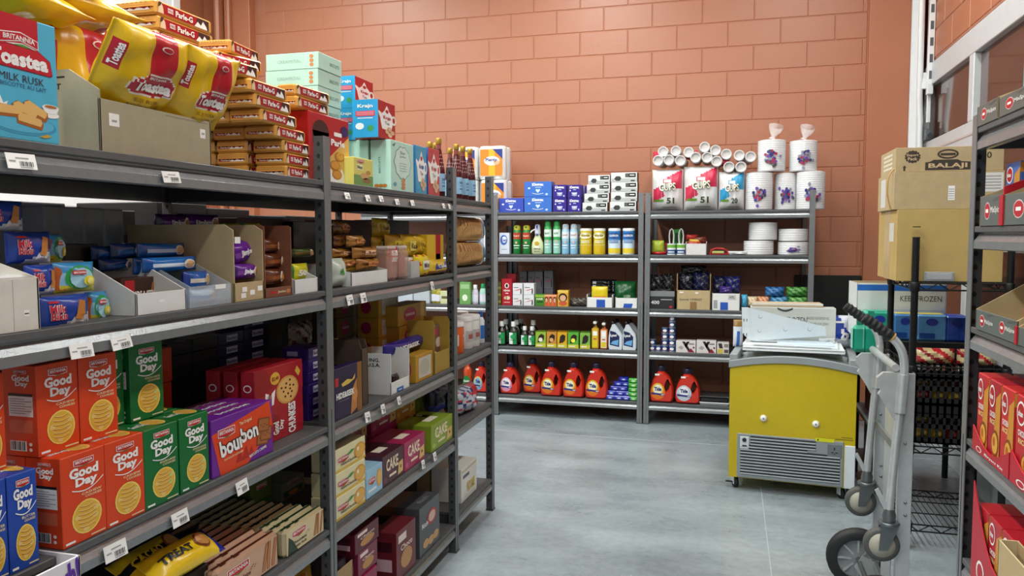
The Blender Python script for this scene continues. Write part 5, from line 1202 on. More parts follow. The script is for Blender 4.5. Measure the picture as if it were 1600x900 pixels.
bottle(LF, 'lotion_bottle', 'slim blue and white bottle at the end of the tub shelf', 'bottle', 757, Zc, .03, lambda: [('bottle', MB().lathe([(.02, 0), (.022, .005), (.022, .12), (.012, .14)], P_('#dfe6ee'), cy=.022)), ('cap', MB().lathe([(.012, .14), (.012, .17)], P_('#2a5aa8'), cy=.022)), ('label', MB().rect(cyl_map(.022, 0, .12, .022, 2.6), 0, .2, 1, .8, C('#2f6fc0'), 1, 6))])
pack(LF, 'detergent_bag', 'red blue and white detergent bag lying on the end bay shelf', 'bag', 721, 757, 628, Zd, .02, .14, lambda w, h, t: pouch(w, h, t, lambda a, b: (G('#c0202c') if a > .62 or (a*3+b*5) % 1.7 < .3 else (G('#28306a') if (a*7+b*3) % 1.3 < .35 else G('#b9bfca'))), 16, 12, 'x', .2, 3), h=.13)
carton(LF, 'pasta_box', 'white carton with yellow print lying on the lowest shelf of the end bay', 'carton', 721, 745, None, Ze, .03, .16, C('#dcdad2'), simple_print([('t', 'F', 'INDOMIE', .6, .35, .5, .3, '#d8b02a'), ('r', 'F', .1, .68, .5, .78, '#4a4a4a'), ('r', 'F', .02, .88, .98, .93, '#c9a878')]), h=.17)
# ================================================================== BACK RACKS
B1, B2, B3, B4, B5 = LVB
def kleen(col, kind):
    def pr(P, w, d, h):
        F = fm(w, d, h, 'F'); t = P('lettering'); t.text(F, 'Kleenex', .5, .80, .42 if kind else .7, .20, WH, 3, bold=.04, curve=.15); t.rect(F, .40, .60, .62, .66, C('#a8c4ec'), 2)
        if kind: t.poly(F, [(.5, .25), (.42, .42), (.44, .52), (.5, .47), (.56, .52), (.58, .42)], C('#cfe4fa'), 3)
        else: t.poly(F, [(.28, .42), (.72, .42), (.66, .28), (.5, .22), (.34, .28)], C('#c9d2f4'), 3)
        pts = [(.30+.4*i/8, .22-.06*math.sin(math.pi*i/8)) for i in range(9)]; t.poly(F, pts+[(a, b+.03) for a, b in pts[::-1]], WH, 3)
        t.rect(F, .14, .52, .22, .62, WH, 3); t.ell(F, .82, .16, .05, .07, C('#bcd2f6'), 3)
    return C(col), pr
KB, kbp = kleen('#3a70c8', 1); KP, kpp = kleen('#33238c', 0); KB2, kb2 = kleen('#3a50b8', 1)
o, z = carton(BF, 'tissue_box', 'blue tissue box alone at the left end of the back rack top', 'box', 779, 818, 310, B1, .03, .12, KB2, kb2)
o, z = carton(BF, 'tissue_box', 'long light blue tissue box, lower of two', 'box', 819, 862, 308, B1, .03, .12, KB, kbp, 'light blue tissue boxes')
carton(BF, 'tissue_box', 'long light blue tissue box, upper of two', 'box', 819, 862, 284, z+.001, .03, .12, KB, kbp, 'light blue tissue boxes')
for c_, (a, b) in enumerate(((864, 885), (887, 908))):
    o, z = carton(BF, 'tissue_box', 'dark blue cube tissue box, lower one in the %s column' % ['left', 'right'][c_], 'box', a, b, 310, B1, .03, .11, KP, kpp, 'dark blue tissue cubes')
    carton(BF, 'tissue_box', 'dark blue cube tissue box, upper one in the %s column' % ['left', 'right'][c_], 'box', a, b, 289, z+.001, .03, .11, KP, kpp, 'dark blue tissue cubes')
carton(BF, 'tissue_box', 'pale box tucked behind the dark blue cubes', 'box', 906, 916, 291, B1, .16, .1, C('#b8c0dc'), simple_print([('r', 'F', .7, 0, 1, 1, '#33238c')]))
def mask(P, w, d, h):
    F = fm(w, d, h, 'F'); g = P('print'); g.rect(F, .02, .02, .98, .38, C('#b9bcbd'), 1); g.poly(F, [(.12, .36), (.2, .62), (.34, .62), (.4, .4), (.34, .14), (.2, .14)], C('#3a3d3f'), 3)
    g.rect(F, .55, .50, .95, .90, INKB, 3); g.rect(F, .56, .52, .68, .88, C('#5a5c5e'), 4); g.rect(F, .72, .66, .9, .76, WH, 4); g.rect(F, .76, .08, .92, .2, INKB, 3); P('print').rect(fm(w, d, h, 'R'), 0, 0, 1, 1, INKB, .5)
zz = B1
for k, (a, b) in enumerate(((953, 994), (954.5, 995.5), (955, 996), (954.5, 995.5))):
    o, zz = carton(BF, 'mask_box', 'white mask box with a black emblem in the right column, %s' % words[k].replace('lowest', 'lowest'), 'box', a, b, None, zz+.0005, .025, .11, C('#dfe2e1'), mask, 'mask boxes', h=.076, key='mask')
zz = B1
for k, (a, b) in enumerate(((910, 949), (913, 951.5), (917, 953), (919, 953))):
    o, zz = carton(BF, 'mask_box', 'white mask box with a black emblem in the left column, %s' % words[k], 'box', a, b, None, zz+.0005, .035, .11, C('#dfe2e1'), mask, 'mask boxes', h=.072, key='mask')
# paper towels on the corner rack top
def towels(P, w, d, h): pass
def towel_pack():
    w, h, r = .19, .275, .058; g = MB()
    for x in (-.055, .055):
        for y in (.06, .175): g.lathe([(r*.96, 0), (r, .01), (r, h-.01), (r*.96, h)], mat('#e9e8e4', .7, bump=.2), cx=x, cy=y, n=18); g.lathe([(.018, h-.002), (.018, h+.001)], mat('#9a8a70', .8), cx=x, cy=y, n=10)
    l = MB(); mp = lambda a, b, e=1: (-.115+a*.23, .0-e*E_, b*h); l.box(-.115, .115, 0.0, .235, .0, h+.002, film('#ffffff', .25), c=.02)
    l.rect(mp, .08, .10, .92, .90, C('#e0882a'), 1); l.rect(mp, .40, .10, .64, .90, C('#e3b22e'), 2); l.poly(mp, [(.55, .90), (.92, .90), (.92, .60)], C('#2a3a8a'), 3); l.ell(mp, .52, .55, .30, .14, WH, 4); l.text(mp, 'Plenty', .5, .57, .44, .13, C('#23408f'), 6, bold=.03); l.ell(mp, .7, .5, .12, .08, C('#d8b088'), 5)
    return [('rolls', g), ('wrapper', l)]
tp = [(n, g.mesh()) for n, g in towel_pack()]
x0 = s_at(768, 1, YB+.05, B1)
make('paper_towel_pack', tp, (x0, YB+.05, B1+.001), 0, 'orange and white paper towel pack on the corner rack, upper of two', 'paper towels', 'paper towel packs').location.z = B1+.281
make('paper_towel_pack', tp, (x0+.01, YB+.05, B1+.001), 0, 'orange and white paper towel pack on the corner rack, lower of two', 'paper towels', 'paper towel packs')
make('paper_towel_pack', tp, (x0-.25, YB+.07, B1+.001), 0, 'white paper towel pack half hidden behind the syrup bottles, lower', 'paper towels', 'paper towel packs')
make('paper_towel_pack', tp, (x0-.25, YB+.07, B1+.281), 0, 'white paper towel pack half hidden behind the syrup bottles, upper', 'paper towels', 'paper towel packs')

# ---- second shelf of the detergent rack
carton(BF, 'dryer_sheet_box', 'white and blue box with a swirl at the left of the cleaner shelf', 'box', 780, 796, 364, B2, .02, .06, C('#cfd6e4'), simple_print([('e', 'F', .45, .66, .36, .24, '#3f5fb4'), ('e', 'F', .5, .68, .24, .15, '#e2e8f4', 3), ('t', 'F', 'Gain', .5, .66, .5, .14, '#2a4aa0'), ('r', 'F', .2, .2, .8, .24, '#9aa4bc')]))
def lab_spray(c1, c2, txt):
    def f(l, mp): l.rect(mp, .1, .52, .9, .74, C(c1), 2, 8, 1); l.text(mp, txt, .5, .63, .44, .06, C(c2), 5); l.rect(mp, .25, .28, .75, .31, WH, 2, 4); l.rect(mp, .3, .2, .7, .22, WH, 2, 4); l.rect(mp, .42, .36, .58, .43, C('#e0b0a0'), 2, 3)
    return f
zz2 = lambda u, vt, z, dx=.03: BF.place(u-5, u+5, vt, z, dx)[2]
for k, u in enumerate((806.5, 821.5)): bottle(BF, 'insect_spray', 'green spray can with a red oval and yellow cap, %s of two' % ['left', 'right'][k], 'spray can', u, B2, .03, lambda: spray_can(.034, zz2(806, 352, B2), '#1e7f36', '#c8b830', lab_spray('#b8402e', '#f0e0c0', 'Raid')), 'green insect sprays', key='raid')
def soap_b():
    h = zz2(838, 351, B2); w = .052; g = MB(); Y = P_('#d3dcae')
    g.lathe([(w*.8, 0), (w, .01), (w, h*.25), (w*.9, h*.4), (w*.45, h*.60), (w*.40, h*.66)], Y, cy=.035, sy=.6); c = MB(); c.lathe([(w*.42, h*.66), (w*.5, h*.72), (w*.42, h*.95), (w*.3, h)], P_('#dfe0ea'), cy=.035, n=12)
    c.tube([(-.01, .03, h*.86), (-.045, .01, h*.78), (-.05, .0, h*.72)], .006, P_('#e8e8ee'), n=6); c.box(-.008, .008, .012, .02, h*.62, h*.98, P_('#3a4a9a'))
    l = MB(); mp = cyl_map(w*1.0, 0, h, .035, 2.4, 1, .6); l.text(mp, 'citrus', .5, .18, .5, .06, C('#3a4a4a'), 4); l.text(mp, 'lemon', .5, .10, .4, .05, C('#3a4a4a'), 4); l.ell(mp, .5, .36, .16, .07, C('#c9a23a'), 5); l.rect(mp, .36, .22, .64, .27, WH, 3, 4)
    return [('bottle', g), ('pump', c), ('label', l)]
bottle(BF, 'soap_bottle', 'pale yellow soap bottle with a white and blue pump', 'bottle', 838.5, B2, .03, soap_b)
for k, u in enumerate((855, 869)): bottle(BF, 'air_freshener', 'tall green air freshener can, %s of two' % ['left', 'right'][k], 'spray can', u, B2, .03, lambda: spray_can(.031, zz2(855, 345, B2), '#35a055', '#2f9a4a', lab_spray('#dff0e6', '#2a8a48', 'air'), '#8fc8b8'), 'green air fresheners', key='airf')
for k, (u, dxx) in enumerate(((882.5, .03), (895.5, .03), (902, .12))): bottle(BF, 'disinfectant_spray', 'pale blue disinfectant spray can, %s' % ['left one', 'right one', 'behind the right one'][k], 'spray can', u, B2, dxx, lambda: spray_can(.031, zz2(882, 350, B2), '#9fc6dc', '#c6ccd0', lab_spray('#dce8ee', '#c02a3a', 'Lysol'), '#7fb4d4'), 'blue disinfectant sprays', key='lysol')
def wipes(body, capc, l1, txt, ink):
    def f():
        r = .0495; h = zz2(935, 357, B2); g = MB().lathe([(r*.97, 0), (r, .004), (r, h*.90)], P_(body), cy=r, n=20); c = MB().lathe([(r*1.02, h*.90), (r*1.02, h*.98), (r*.9, h)], P_(capc), cy=r, n=20)
        l = MB(); mp = cyl_map(r, 0, h, r, math.pi)
        for q in l1: l.rect(mp, 0, q[0], 1, q[1], C(q[2]), q[3], 10)
        l.ell(mp, .5, .72, .32, .12, C(ink[1]), 9, 16); l.text(mp, txt, .5, .72, .5, .08, C(ink[0]), 14, bold=.03); l.rect(mp, .25, .5, .75, .53, C(ink[1]), 4, 6); l.rect(mp, .25, .44, .75, .47, C(ink[1]), 4, 6); return [('canister', g), ('lid', c), ('label', l)]
    return f
for k, u in enumerate((914, 935)): bottle(BF, 'wipes_canister', 'yellow cleaning wipes canister, %s of two' % ['left', 'right'][k], 'canister', u, B2, .03, wipes('#d9c322', '#eceae0', [(.05, .35, '#cfae1c', 1), (.35, .36, '#f0ecd0', 2)], 'wipes', ('#8a7a1a', '#f0ead0')), 'yellow wipes', key='wy')
for k, u in enumerate((958.5, 981)): bottle(BF, 'wipes_canister', 'white canister with a blue and yellow label, %s of two' % ['left', 'right'][k], 'canister', u, B2, .03, wipes('#e6ebee', '#f0f2f2', [(.55, .90, '#3f86c8', 1), (.05, .24, '#e0c83a', 1), (.24, .55, '#cfe2ee', 1)], 'CLOROX', ('#f2f4f6', '#27579c')), 'blue and yellow wipes', key='wc')
# ---- third shelf
hen = simple_print([('e', 'F', .5, .74, .22, .10, '#e8d8d0'), ('e', 'F', .5, .74, .12, .07, '#3a1a18', 3), ('t', 'F', 'HENNA', .5, .56, .66, .07, '#f0e0d8'), ('r', 'F', .35, .44, .65, .47, '#f0e0d8'), ('e', 'F', .35, .28, .15, .06, '#e0b080'), ('e', 'F', .62, .28, .2, .07, '#d8c8b0'), ('r', 'F', .2, .1, .8, .13, '#e0b0a0')])
carton(BF, 'hair_colour_box', 'red upright box at the left of the hair care shelf, in front', 'box', 784, 800, 436, B3, .03, .07, C('#a8182a'), hen)
carton(BF, 'hair_colour_box', 'red upright box behind the front red one', 'box', 791, 806, 428, B3, .12, .07, C('#8e1424'), hen)
carton(BF, 'lotion_box', 'olive striped narrow box at the far left of the hair care shelf', 'box', 777, 783, 441, B3, .04, .05, C('#6a6430'), simple_print([('r', 'F', 0, .1, 1, .2, '#a09848'), ('r', 'F', 0, .4, 1, .5, '#a09848'), ('r', 'F', 0, .7, 1, .8, '#a09848')]))
ser = simple_print([('p', 'F', [(.1, .35), (.5, .45), (.85, .55), (.85, .5), (.5, .38)], '#c84a5a', 2), ('p', 'F', [(.78, .08), (.88, .08), (.9, .4), (.84, .62), (.78, .4)], '#2a2428', 3), ('r', 'F', .1, .6, .6, .66, '#5a5a62')])
for c_, (a, b) in enumerate(((801, 816.5), (818, 834.5))):
    o, z = carton(BF, 'cream_box', 'small white box with a silhouette, lower in the %s column' % ['left', 'right'][c_], 'box', a, b, 461, B3, .03, .08, C('#dcdde0'), ser, 'white silhouette boxes')
    carton(BF, 'cream_box', 'small white box with a silhouette, upper in the %s column' % ['left', 'right'][c_], 'box', a, b, 443, z+.001, .03, .08, C('#dcdde0'), ser, 'white silhouette boxes')
for k, (a, b, v) in enumerate(((812, 823, 424), (825, 836, 424), (836, 848, 424), (850, 864, 423))):  # same print as the white boxes, shade put into the grey
    o, z = carton(BF, 'cream_box', 'box greyed for shade in the rear of the hair care shelf, lower in column %s' % words[k].replace('lowest', 'first'), 'box', a, b, 452, B3, .30, .09, C('#7c7f86'), ser, 'boxes greyed for shade')
    carton(BF, 'cream_box', 'box greyed for shade in the rear of the hair care shelf, upper in column %s' % words[k].replace('lowest', 'first'), 'box', a, b, v, z+.001, .30, .09, C('#7c7f86'), ser, 'boxes greyed for shade')
carton(BF, 'soap_box', 'green box with white lettering on the hair care shelf', 'box', 836, 851, 460, B3, .03, .07, C('#3f7a2a'), simple_print([('t', 'F', 'HAIR', .5, .6, .7, .16, '#e8f0d0'), ('r', 'F', .2, .3, .8, .4, '#1d3a18'), ('r', 'F', .0, .75, 1, .95, '#8ab23a')]))
def faces(n, bg_):
    it = []
    for i in range(n):
        x = (i+.5)/n; r = .36/n
        it += [('e', 'F', x, .56, r*1.15, .27, '#2a1a16', 2), ('e', 'F', x, .52, r*.8, .20, '#d8a888', 3), ('e', 'F', x, .20, r*1.1, .14, '#c85a3a', 2)]
    return simple_print(it+[('r', 'F', 0, .86, 1, 1, bg_)])
carton(BF, 'hair_dye_box', 'orange hair dye box with a row of portraits', 'box', 850.5, 870, 461, B3, .03, .07, C('#d8703a'), faces(3, '#e8b088'))
carton(BF, 'hair_dye_box', 'yellow hair dye box with one portrait', 'box', 871, 888, 454, B3, .03, .07, C('#d9a838'), faces(1, '#e0c060'))
pack(BF, 'foil_pack', 'crumpled dark foil pack on the hair care shelf', 'pack', 890, 915, 466, B3, .06, .07, lambda w, h, t: pouch(w, h, t, lambda a, b: G('#3a3634') if int(a*7+b*5) % 2 else G('#6a625a'), 12, 8, 'x', .35, 6))
stk = lambda f, w, d, h: f.rect(fm(w, d, h, 'F'), .38, .02, .72, .78, C('#2a56b0'), 1)
o, loc, w, h = tray(BF, 'display_carton', 'white open tray with a blue sticker holding yellow soap packs', 916.5, 957, 465, B3, .02, .2, .105, WBOARD, mat('#9a9a96', .7), cut=.1, pr=stk, low=.1)
pack(BF, 'soap_pack', 'yellow and green soap pack standing in the white tray', 'pack', 924, 949, 448, B3+.006, .05, .03, lambda w, h, t: (lambda g: [g.rect(g.map, .1, .3, .9, .5, C('#e06a1a'), 3, 4, 2), g][1])(pouch(w, h, t, lambda a, b: G('#d8c21e') if b > .25 else G('#7aa83a'), 12, 10, 'x', .08, 3)))
for k in range(3): pack(BF, 'black_pouch', 'black pouch with white lettering behind the white tray, %s' % ['lowest', 'middle', 'top'][k], 'pouch', 921, 962, None, B3+.11+k*.03, .12, .12, lambda w, h, t: (lambda g: [g.rect(g.map, .1, .3, .25, .7, C('#c9ccd0'), 3), g.rect(g.map, .72, .3, .9, .7, C('#c9ccd0'), 3), g][2])(pouch(w, h, t, G('#141416'), 12, 8, 'x', .15, 2)), h=.05, group='black pouches')
make('black_carton', MB().box(-.1, .1, 0, .14, 0, .105, dk, c=.003).mesh(), BF.at(941, B3, .09), 0, 'black carton inside the white tray under the black pouches', 'carton')
o, loc, w, h = tray(BF, 'display_carton', 'white open tray with a tilted blue sticker at the right of the hair care shelf', 961, 996, 466, B3, .02, .2, .085, WBOARD, mat('#9a9a96', .7), cut=.1, low=.085, pr=lambda f, w, d, h: f.poly(fm(w, d, h, 'F'), [(.36, .02), (.74, .02), (.80, .45), (.40, .45)], C('#2a56b0'), 1))
pack(BF, 'green_bag', 'dark green bag slumped in the right white tray', 'bag', 959, 993, 440, B3+.006, .07, .10, lambda w, h, t: (lambda g: [g.text(g.map, 'GREEN', .6, .42, .3, .1, C('#a8c8a0'), 5), g][1])(pouch(w, h, t, G('#16552a'), 14, 12, 'z', .25, 9)))
# ---- fourth shelf
def dett(sc):
    def f():
        h = .205*sc; w = .046*sc; g = MB(); D = mat('#171008', .15, var=.05, spec=.6); g.lathe([(w*.9, 0), (w, .008), (w, h*.50), (w*.8, h*.66), (w*.38, h*.76), (w*.36, h*.82)], D, cy=.03, sy=.62); c = MB().lathe([(w*.45, h*.80), (w*.45, h*.98), (w*.40, h)], P_('#e4e6e4'), cy=.03, n=12)
        l = MB(); mp = cyl_map(w, 0, h, .03, 2.2, 1, .62); l.rect(mp, .16, .08, .84, .55, C('#1f8a48'), 2, 6, 1); l.rect(mp, .16, .08, .50, .55, C('#dfe8e2'), 4, 3, 1); l.ell(mp, .5, .38, .2, .09, C('#2f9a5a'), 12); l.text(mp, 'Dettol', .5, .25, .4, .05, C('#1d5a34'), 9); return [('bottle', g), ('cap', c), ('label', l)]
    return f
for k, (u, dxx, sc, lb) in enumerate(((782.5, .03, 1, 'large one at the far left'), (801, .03, 1, 'large one, second from the left'), (818.5, .03, .82, 'small one, left of the pair'), (830, .03, .82, 'small one, beside the green boxes'), (789, .14, 1.02, 'large one in the second row, left'), (806, .14, 1.02, 'large one in the second row, middle'), (813, .24, 1.03, 'large one in the rear row'), (832, .14, 1.02, 'large one behind the small pair'))):
    bottle(BF, 'antiseptic_bottle', 'dark bottle with white cap and green label, '+lb, 'bottle', u, B4, dxx, dett(sc), 'antiseptic bottles', key='dett%.2f' % sc)
def hairbox(base, bowl): return simple_print([('p', 'F', [(.2, .3), (.3, .75), (.55, .9), (.85, .8), (.8, .5), (.6, .35)], '#2a2018', 2), ('e', 'F', .5, .5, .2, .14, bowl, 4), ('r', 'F', .0, .0, 1, .24, '#c9c23a'), ('r', 'F', .12, .08, .7, .16, '#f0ecd0', 3)])
for k, (a, b, vt, cc, bw, lb) in enumerate(((836.5, 853, 519.5, '#8fb23a', '#e8e0d0', 'green henna box with dark hair print beside the bottles'), (854, 869.5, 519.5, '#c98a3a', '#d8a870', 'orange brown henna box'), (870.5, 886, 520, '#d8a422', '#3a2a1a', 'golden yellow henna box'), (887, 904, 520, '#5aa83a', '#e8e84a', 'bright green herbal box with leaf print'), (906, 922, 521, '#7fb04a', '#2a2a2a', 'green henna box next to the yellow sprays'))):
    carton(BF, 'henna_box', lb, 'box', a, b, vt, B4, .03, .08, C(cc), hairbox(cc, bw)); carton(BF, 'henna_box', 'spare '+lb.split(' with')[0].split(' next')[0]+' in the second row, %s from the left' % ['first', 'second', 'third', 'fourth', 'fifth'][k], 'box', a, b, vt-2, B4, .12, .08, C(cc), None)
def trig(c1, c2, h):
    def f():
        g = MB(); g.box(-.029, .029, .004, .052, 0, h*.70, P_(c1), c=.008); g.lathe([(.02, h*.69), (.011, h*.76), (.011, h*.82)], P_(c1), cy=.028, n=10); t = MB(); t.box(-.014, .014, -.01, .05, h*.84, h*.93, P_('#e6e4da'), c=.004); t.lathe([(.014, h*.81), (.012, h*.94)], P_('#2a2622'), cy=.028, n=10); t.tube([(0, .0, h*.86), (0, -.008, h*.80), (0, -.004, h*.74)], .004, P_('#2a2622'), n=6); t.lathe([(.012, h*.93), (.004, h)], P_('#3a3632'), cy=.026, n=8)
        l = MB(); mp = lambda a, b, e=1: (-.022+a*.044, .004-e*E_*1.5, b*h); l.rect(mp, 0, .05, 1, .66, C(c2), 1); l.rect(mp, .1, .45, .9, .60, WH, 2); l.rect(mp, .1, .08, .9, .25, C('#d8c61e'), 2); l.rect(mp, .2, .32, .8, .36, C('#c04a2a'), 2); return [('bottle', g), ('trigger', t), ('label', l)]
    return f
bottle(BF, 'spray_bottle', 'yellow spray bottle with a white label, left of two', 'bottle', 929.5, B4, .03, trig('#c9a21e', '#d8b83a', .245)); bottle(BF, 'spray_bottle', 'white and yellow spray bottle with an orange edge, right of two', 'bottle', 943, B4, .03, trig('#d8702a', '#e4e2d6', .235))
def clean():
    h = .235; g = MB(); Wp = P_('#cfd6de'); pts = [(-.052, 0), (-.058, .02), (-.058, .10), (-.05, .15), (-.036, .185), (-.03, .205), (-.008, .21), (.006, .195), (.022, .17), (.05, .13), (.058, .09), (.058, .02), (.052, 0)]
    for y0, y1, s_ in ((0, .012, .92), (.012, .058, 1), (.058, .07, .92)): g.prism([(a*s_, b*(.98 if s_ < 1 else 1)+(.002 if s_ < 1 else 0)) for a, b in pts], y0, y1, Wp, 'y')
    c = MB(); c.lathe([(.016, 0), (.018, .004), (.012, .032), (.006, .036)], P_('#15161c'), n=12, tf=Matrix.Translation((-.02, .035, .203)) @ Matrix.Rotation(-.4, 4, 'Y'))
    l = MB(); mp = lambda a, b, e=1: (-.05+a*.1, -e*E_*1.5, b*.2); l.poly(mp, [(.04, .2), (.8, .12), (.82, .55), (.5, .72), (.06, .78)], C('#1c2550'), 1); l.text(mp, 'Lysol', .34, .58, .5, .14, WH, 4, bold=.03); l.poly(mp, [(.1, .25), (.7, .18), (.76, .42), (.3, .36)], C('#6aa6d8'), 3); return [('bottle', g), ('cap', c), ('label', l)]
for k, (u, dxx) in enumerate(((961.5, .03), (983, .03), (968, .15), (989, .15))): bottle(BF, 'toilet_cleaner', 'white angle necked cleaner bottle with a dark blue label, %s' % ['left in front', 'right in front', 'left in the rear', 'right in the rear'][k], 'bottle', u, B4, dxx, clean, 'toilet cleaner bottles', key='tclean')
# ---- bottom shelf: jugs
OJ = ('#e0b21e', '#f4ecd0')
def jug(u0, u1, vt, dxx, lb, body='#c8301f', cap='#221d3a', ring=OJ, lower='#d8701c', z=B5, name='Tide'):
    loc, w, h = BF.place(u0, u1, vt, z, dxx)
    ms = [(n, g.mesh(n)) for n, g in jug_parts(w, h, .12, body, cap, None, ring, name, lower=lower)]
    make('laundry_jug', ms, loc, 0, lb, 'jug', 'red laundry jugs')
PJ = ('#e8c9d8', '#f4eef0'); DJ = ('#d8d4dc', '#f4f2f0')
jug(780, 810, 568, .03, 'red laundry jug with a pink label, leftmost on the bottom shelf', ring=PJ, lower='#d88aa8', cap='#2a2350')
jug(816, 846, 562, .12, 'red laundry jug with an orange label, set back as second on the bottom shelf')
jug(843.5, 877, 567, .03, 'red laundry jug with an orange label, third on the bottom shelf')
jug(878, 912, 568, .02, 'red laundry jug with an orange label, fourth on the bottom shelf')
jug(913, 949, 569, .02, 'red laundry jug with an orange label, fifth, beside the blue soap bars')
def bar(cc, d2):
    g = MB(); g.box(-.042, .042, 0, .06, 0, .036, G(cc), c=.008); F = fm(.084, .06, .036, 'F'); g.ell(F, .5, .5, .28, .34, C(d2), 1, 10); g.rect(F, .36, .4, .64, .6, WH, 2); return g.mesh()
bb, bgm = bar('#232c9a', '#4a56c4'), bar('#2f9a2a', '#7ac85a')
for k, (u, row) in enumerate(((953, 0), (967, 0), (955, 1), (969, 1), (978, 0), (961, 2), (973, 2), (966, 3), (977, 3), (974, 4), (981, 1))):
    make('soap_bar', bb, BF.at(u, B5, .03+.012*row)[:2]+(B5+.0005+row*.0365,), random.uniform(-.06, .06), 'blue wrapped soap bar on the bottom shelf, %s' % ['lowest row, first', 'lowest row, second', 'second row, first', 'second row, second', 'lowest row, third', 'third row, first', 'third row, second', 'fourth row, first', 'fourth row, second', 'topmost', 'second row, third'][k], 'soap bar', 'blue soap bars')
for row in range(5): make('soap_bar', bgm, BF.at(989.5, B5, .03)[:2]+(B5+.0005+row*.0365,), 0, 'green wrapped soap bar beside the blue ones, %s' % ['lowest', 'second up', 'third up', 'fourth up', 'topmost'][row], 'soap bar', 'green soap bars')

# ---- cup and plate rack: top
def cupbag(colr, num):
    def f(w, h, t):
        A_ = [(.48, .80), (.97, .99), (.97, .52), (.72, .52)]; B_ = [(.05, .20), (.05, .52), (.26, .58), (.46, .36)]; WM = mat('#e0dfde', .35, var=.04, scale=60, bump=.3, bscale=90); CM = C(colr)
        g = pouch(w, h, t, lambda a, b: CM if inpoly(a, b, A_) or inpoly(a, b, B_) else WM, 34, 34, 'z', .10, 3, flat=.02); m = g.map
        g.rect(m, .38, .66, .66, .76, C(colr), 6, 3, 2); g.rect(m, .41, .675, .63, .745, WH, 8, 3, 2)
        for cc, bo, e in ((C('#3a3a1a'), .09, 12), (C('#f1f1dc'), .03, 16)): g.text(m, 'CUPS', .52, .57, .52, .18, cc, e, rot=.06, bold=bo)
        g.text(m, num, .62, .24, .24, .14, C('#3b4a2a'), 10, bold=.03); g.rect(m, .1, .22, .40, .27, C('#6a9a2a'), 6, 3, 1); g.rect(m, .35, .08, .8, .10, GREYP, 5, 4, 1)
        for q in range(1, 3): g.rect(m, q/3-.004, .03, q/3+.004, .45, C('#c9cacb'), 3, 1, 4)
        return g
    return f
for k, (a, b, vt, cc, nn_) in enumerate(((1017, 1066, 264, '#cc2f50', '51'), (1067, 1121, 259, '#cc2f50', '51'), (1122, 1163, 267, '#2a96c4', '20'))):
    pack(BF, 'cup_bag', ['white bag of foam cups with red print, leftmost', 'white bag of foam cups with red print, second', 'white bag of foam cups with blue print'][k], 'bag of cups', a, b, vt, B1, .02, .20, cupbag(cc, nn_), group='bags of foam cups')
def sleeve():
    g = MB(); r = .042; M_ = mat('#d4d2d0', .4, var=.02); L_ = .30; T_ = Matrix.Rotation(-PI2, 4, 'X')
    pr_ = [(r*.45, .016), (r*.74, .014), (r*.78, .001), (r*.94, -.002), (r, .004)]
    for q in range(9): pr_ += [(r, .012+q*.03), (r*.97, .015+q*.03), (r*.97, .026+q*.03), (r, .03+q*.03)]
    pr_ += [(r*.9, L_)]
    g.lathe(pr_, M_, n=16, tf=T_); f = MB().lathe([(r*1.06, -.006), (r*1.09, .02), (r*1.06, L_*.9), (r*.5, L_*1.05)], film('#ffffff', .2), n=12, tf=T_, cap=False); return [('cups', g.mesh()), ('film', f.mesh())]
slv = sleeve()
ROWN = 0
for k, (u, v, dd) in enumerate(((1036, 237, .16), (1056, 236, .16), (1076, 238, .16), (1028, 251, .06), (1045, 250, .06), (1063, 251, .06), (1101, 230, .16), (1118, 235, .16), (1135, 241, .16), (1087, 246, .06), (1105, 246, .06), (1120, 252, .06), (1155, 243, .14), (1173, 245, .14), (1139, 261, .05), (1158, 261, .05))):
    q = hit(u, v, 1, YB+dd); make('cup_sleeve', slv, (q[0], YB+dd, q[2]), random.uniform(-.08, .08), 'sleeve of white foam cups lying end on, %s' % ['first of the upper left three', 'second of the upper left three', 'third of the upper left three', 'first of the lower left three', 'second of the lower left three', 'third of the lower left three', 'first of the upper middle three', 'second of the upper middle three', 'third of the upper middle three', 'first of the lower middle three', 'second of the lower middle three', 'third of the lower middle three', 'upper right pair, left', 'upper right pair, right', 'lower right pair, left', 'lower right pair, right'][k], 'cups', 'foam cup sleeves')
for k, (u, v) in enumerate(((1030, 244), (1080, 243), (1129, 254))):
    q = hit(u, v, 1, YB+.2); make('cup_wrapper', pouch(.10, .07, .05, G('#c8304a'), 10, 8, 'x', .3, k).mesh(), (q[0], YB+.2, q[2]-.03), 0, 'crumpled red wrapper among the foam cup sleeves, %s' % ['left', 'middle', 'right'][k], 'wrapper')
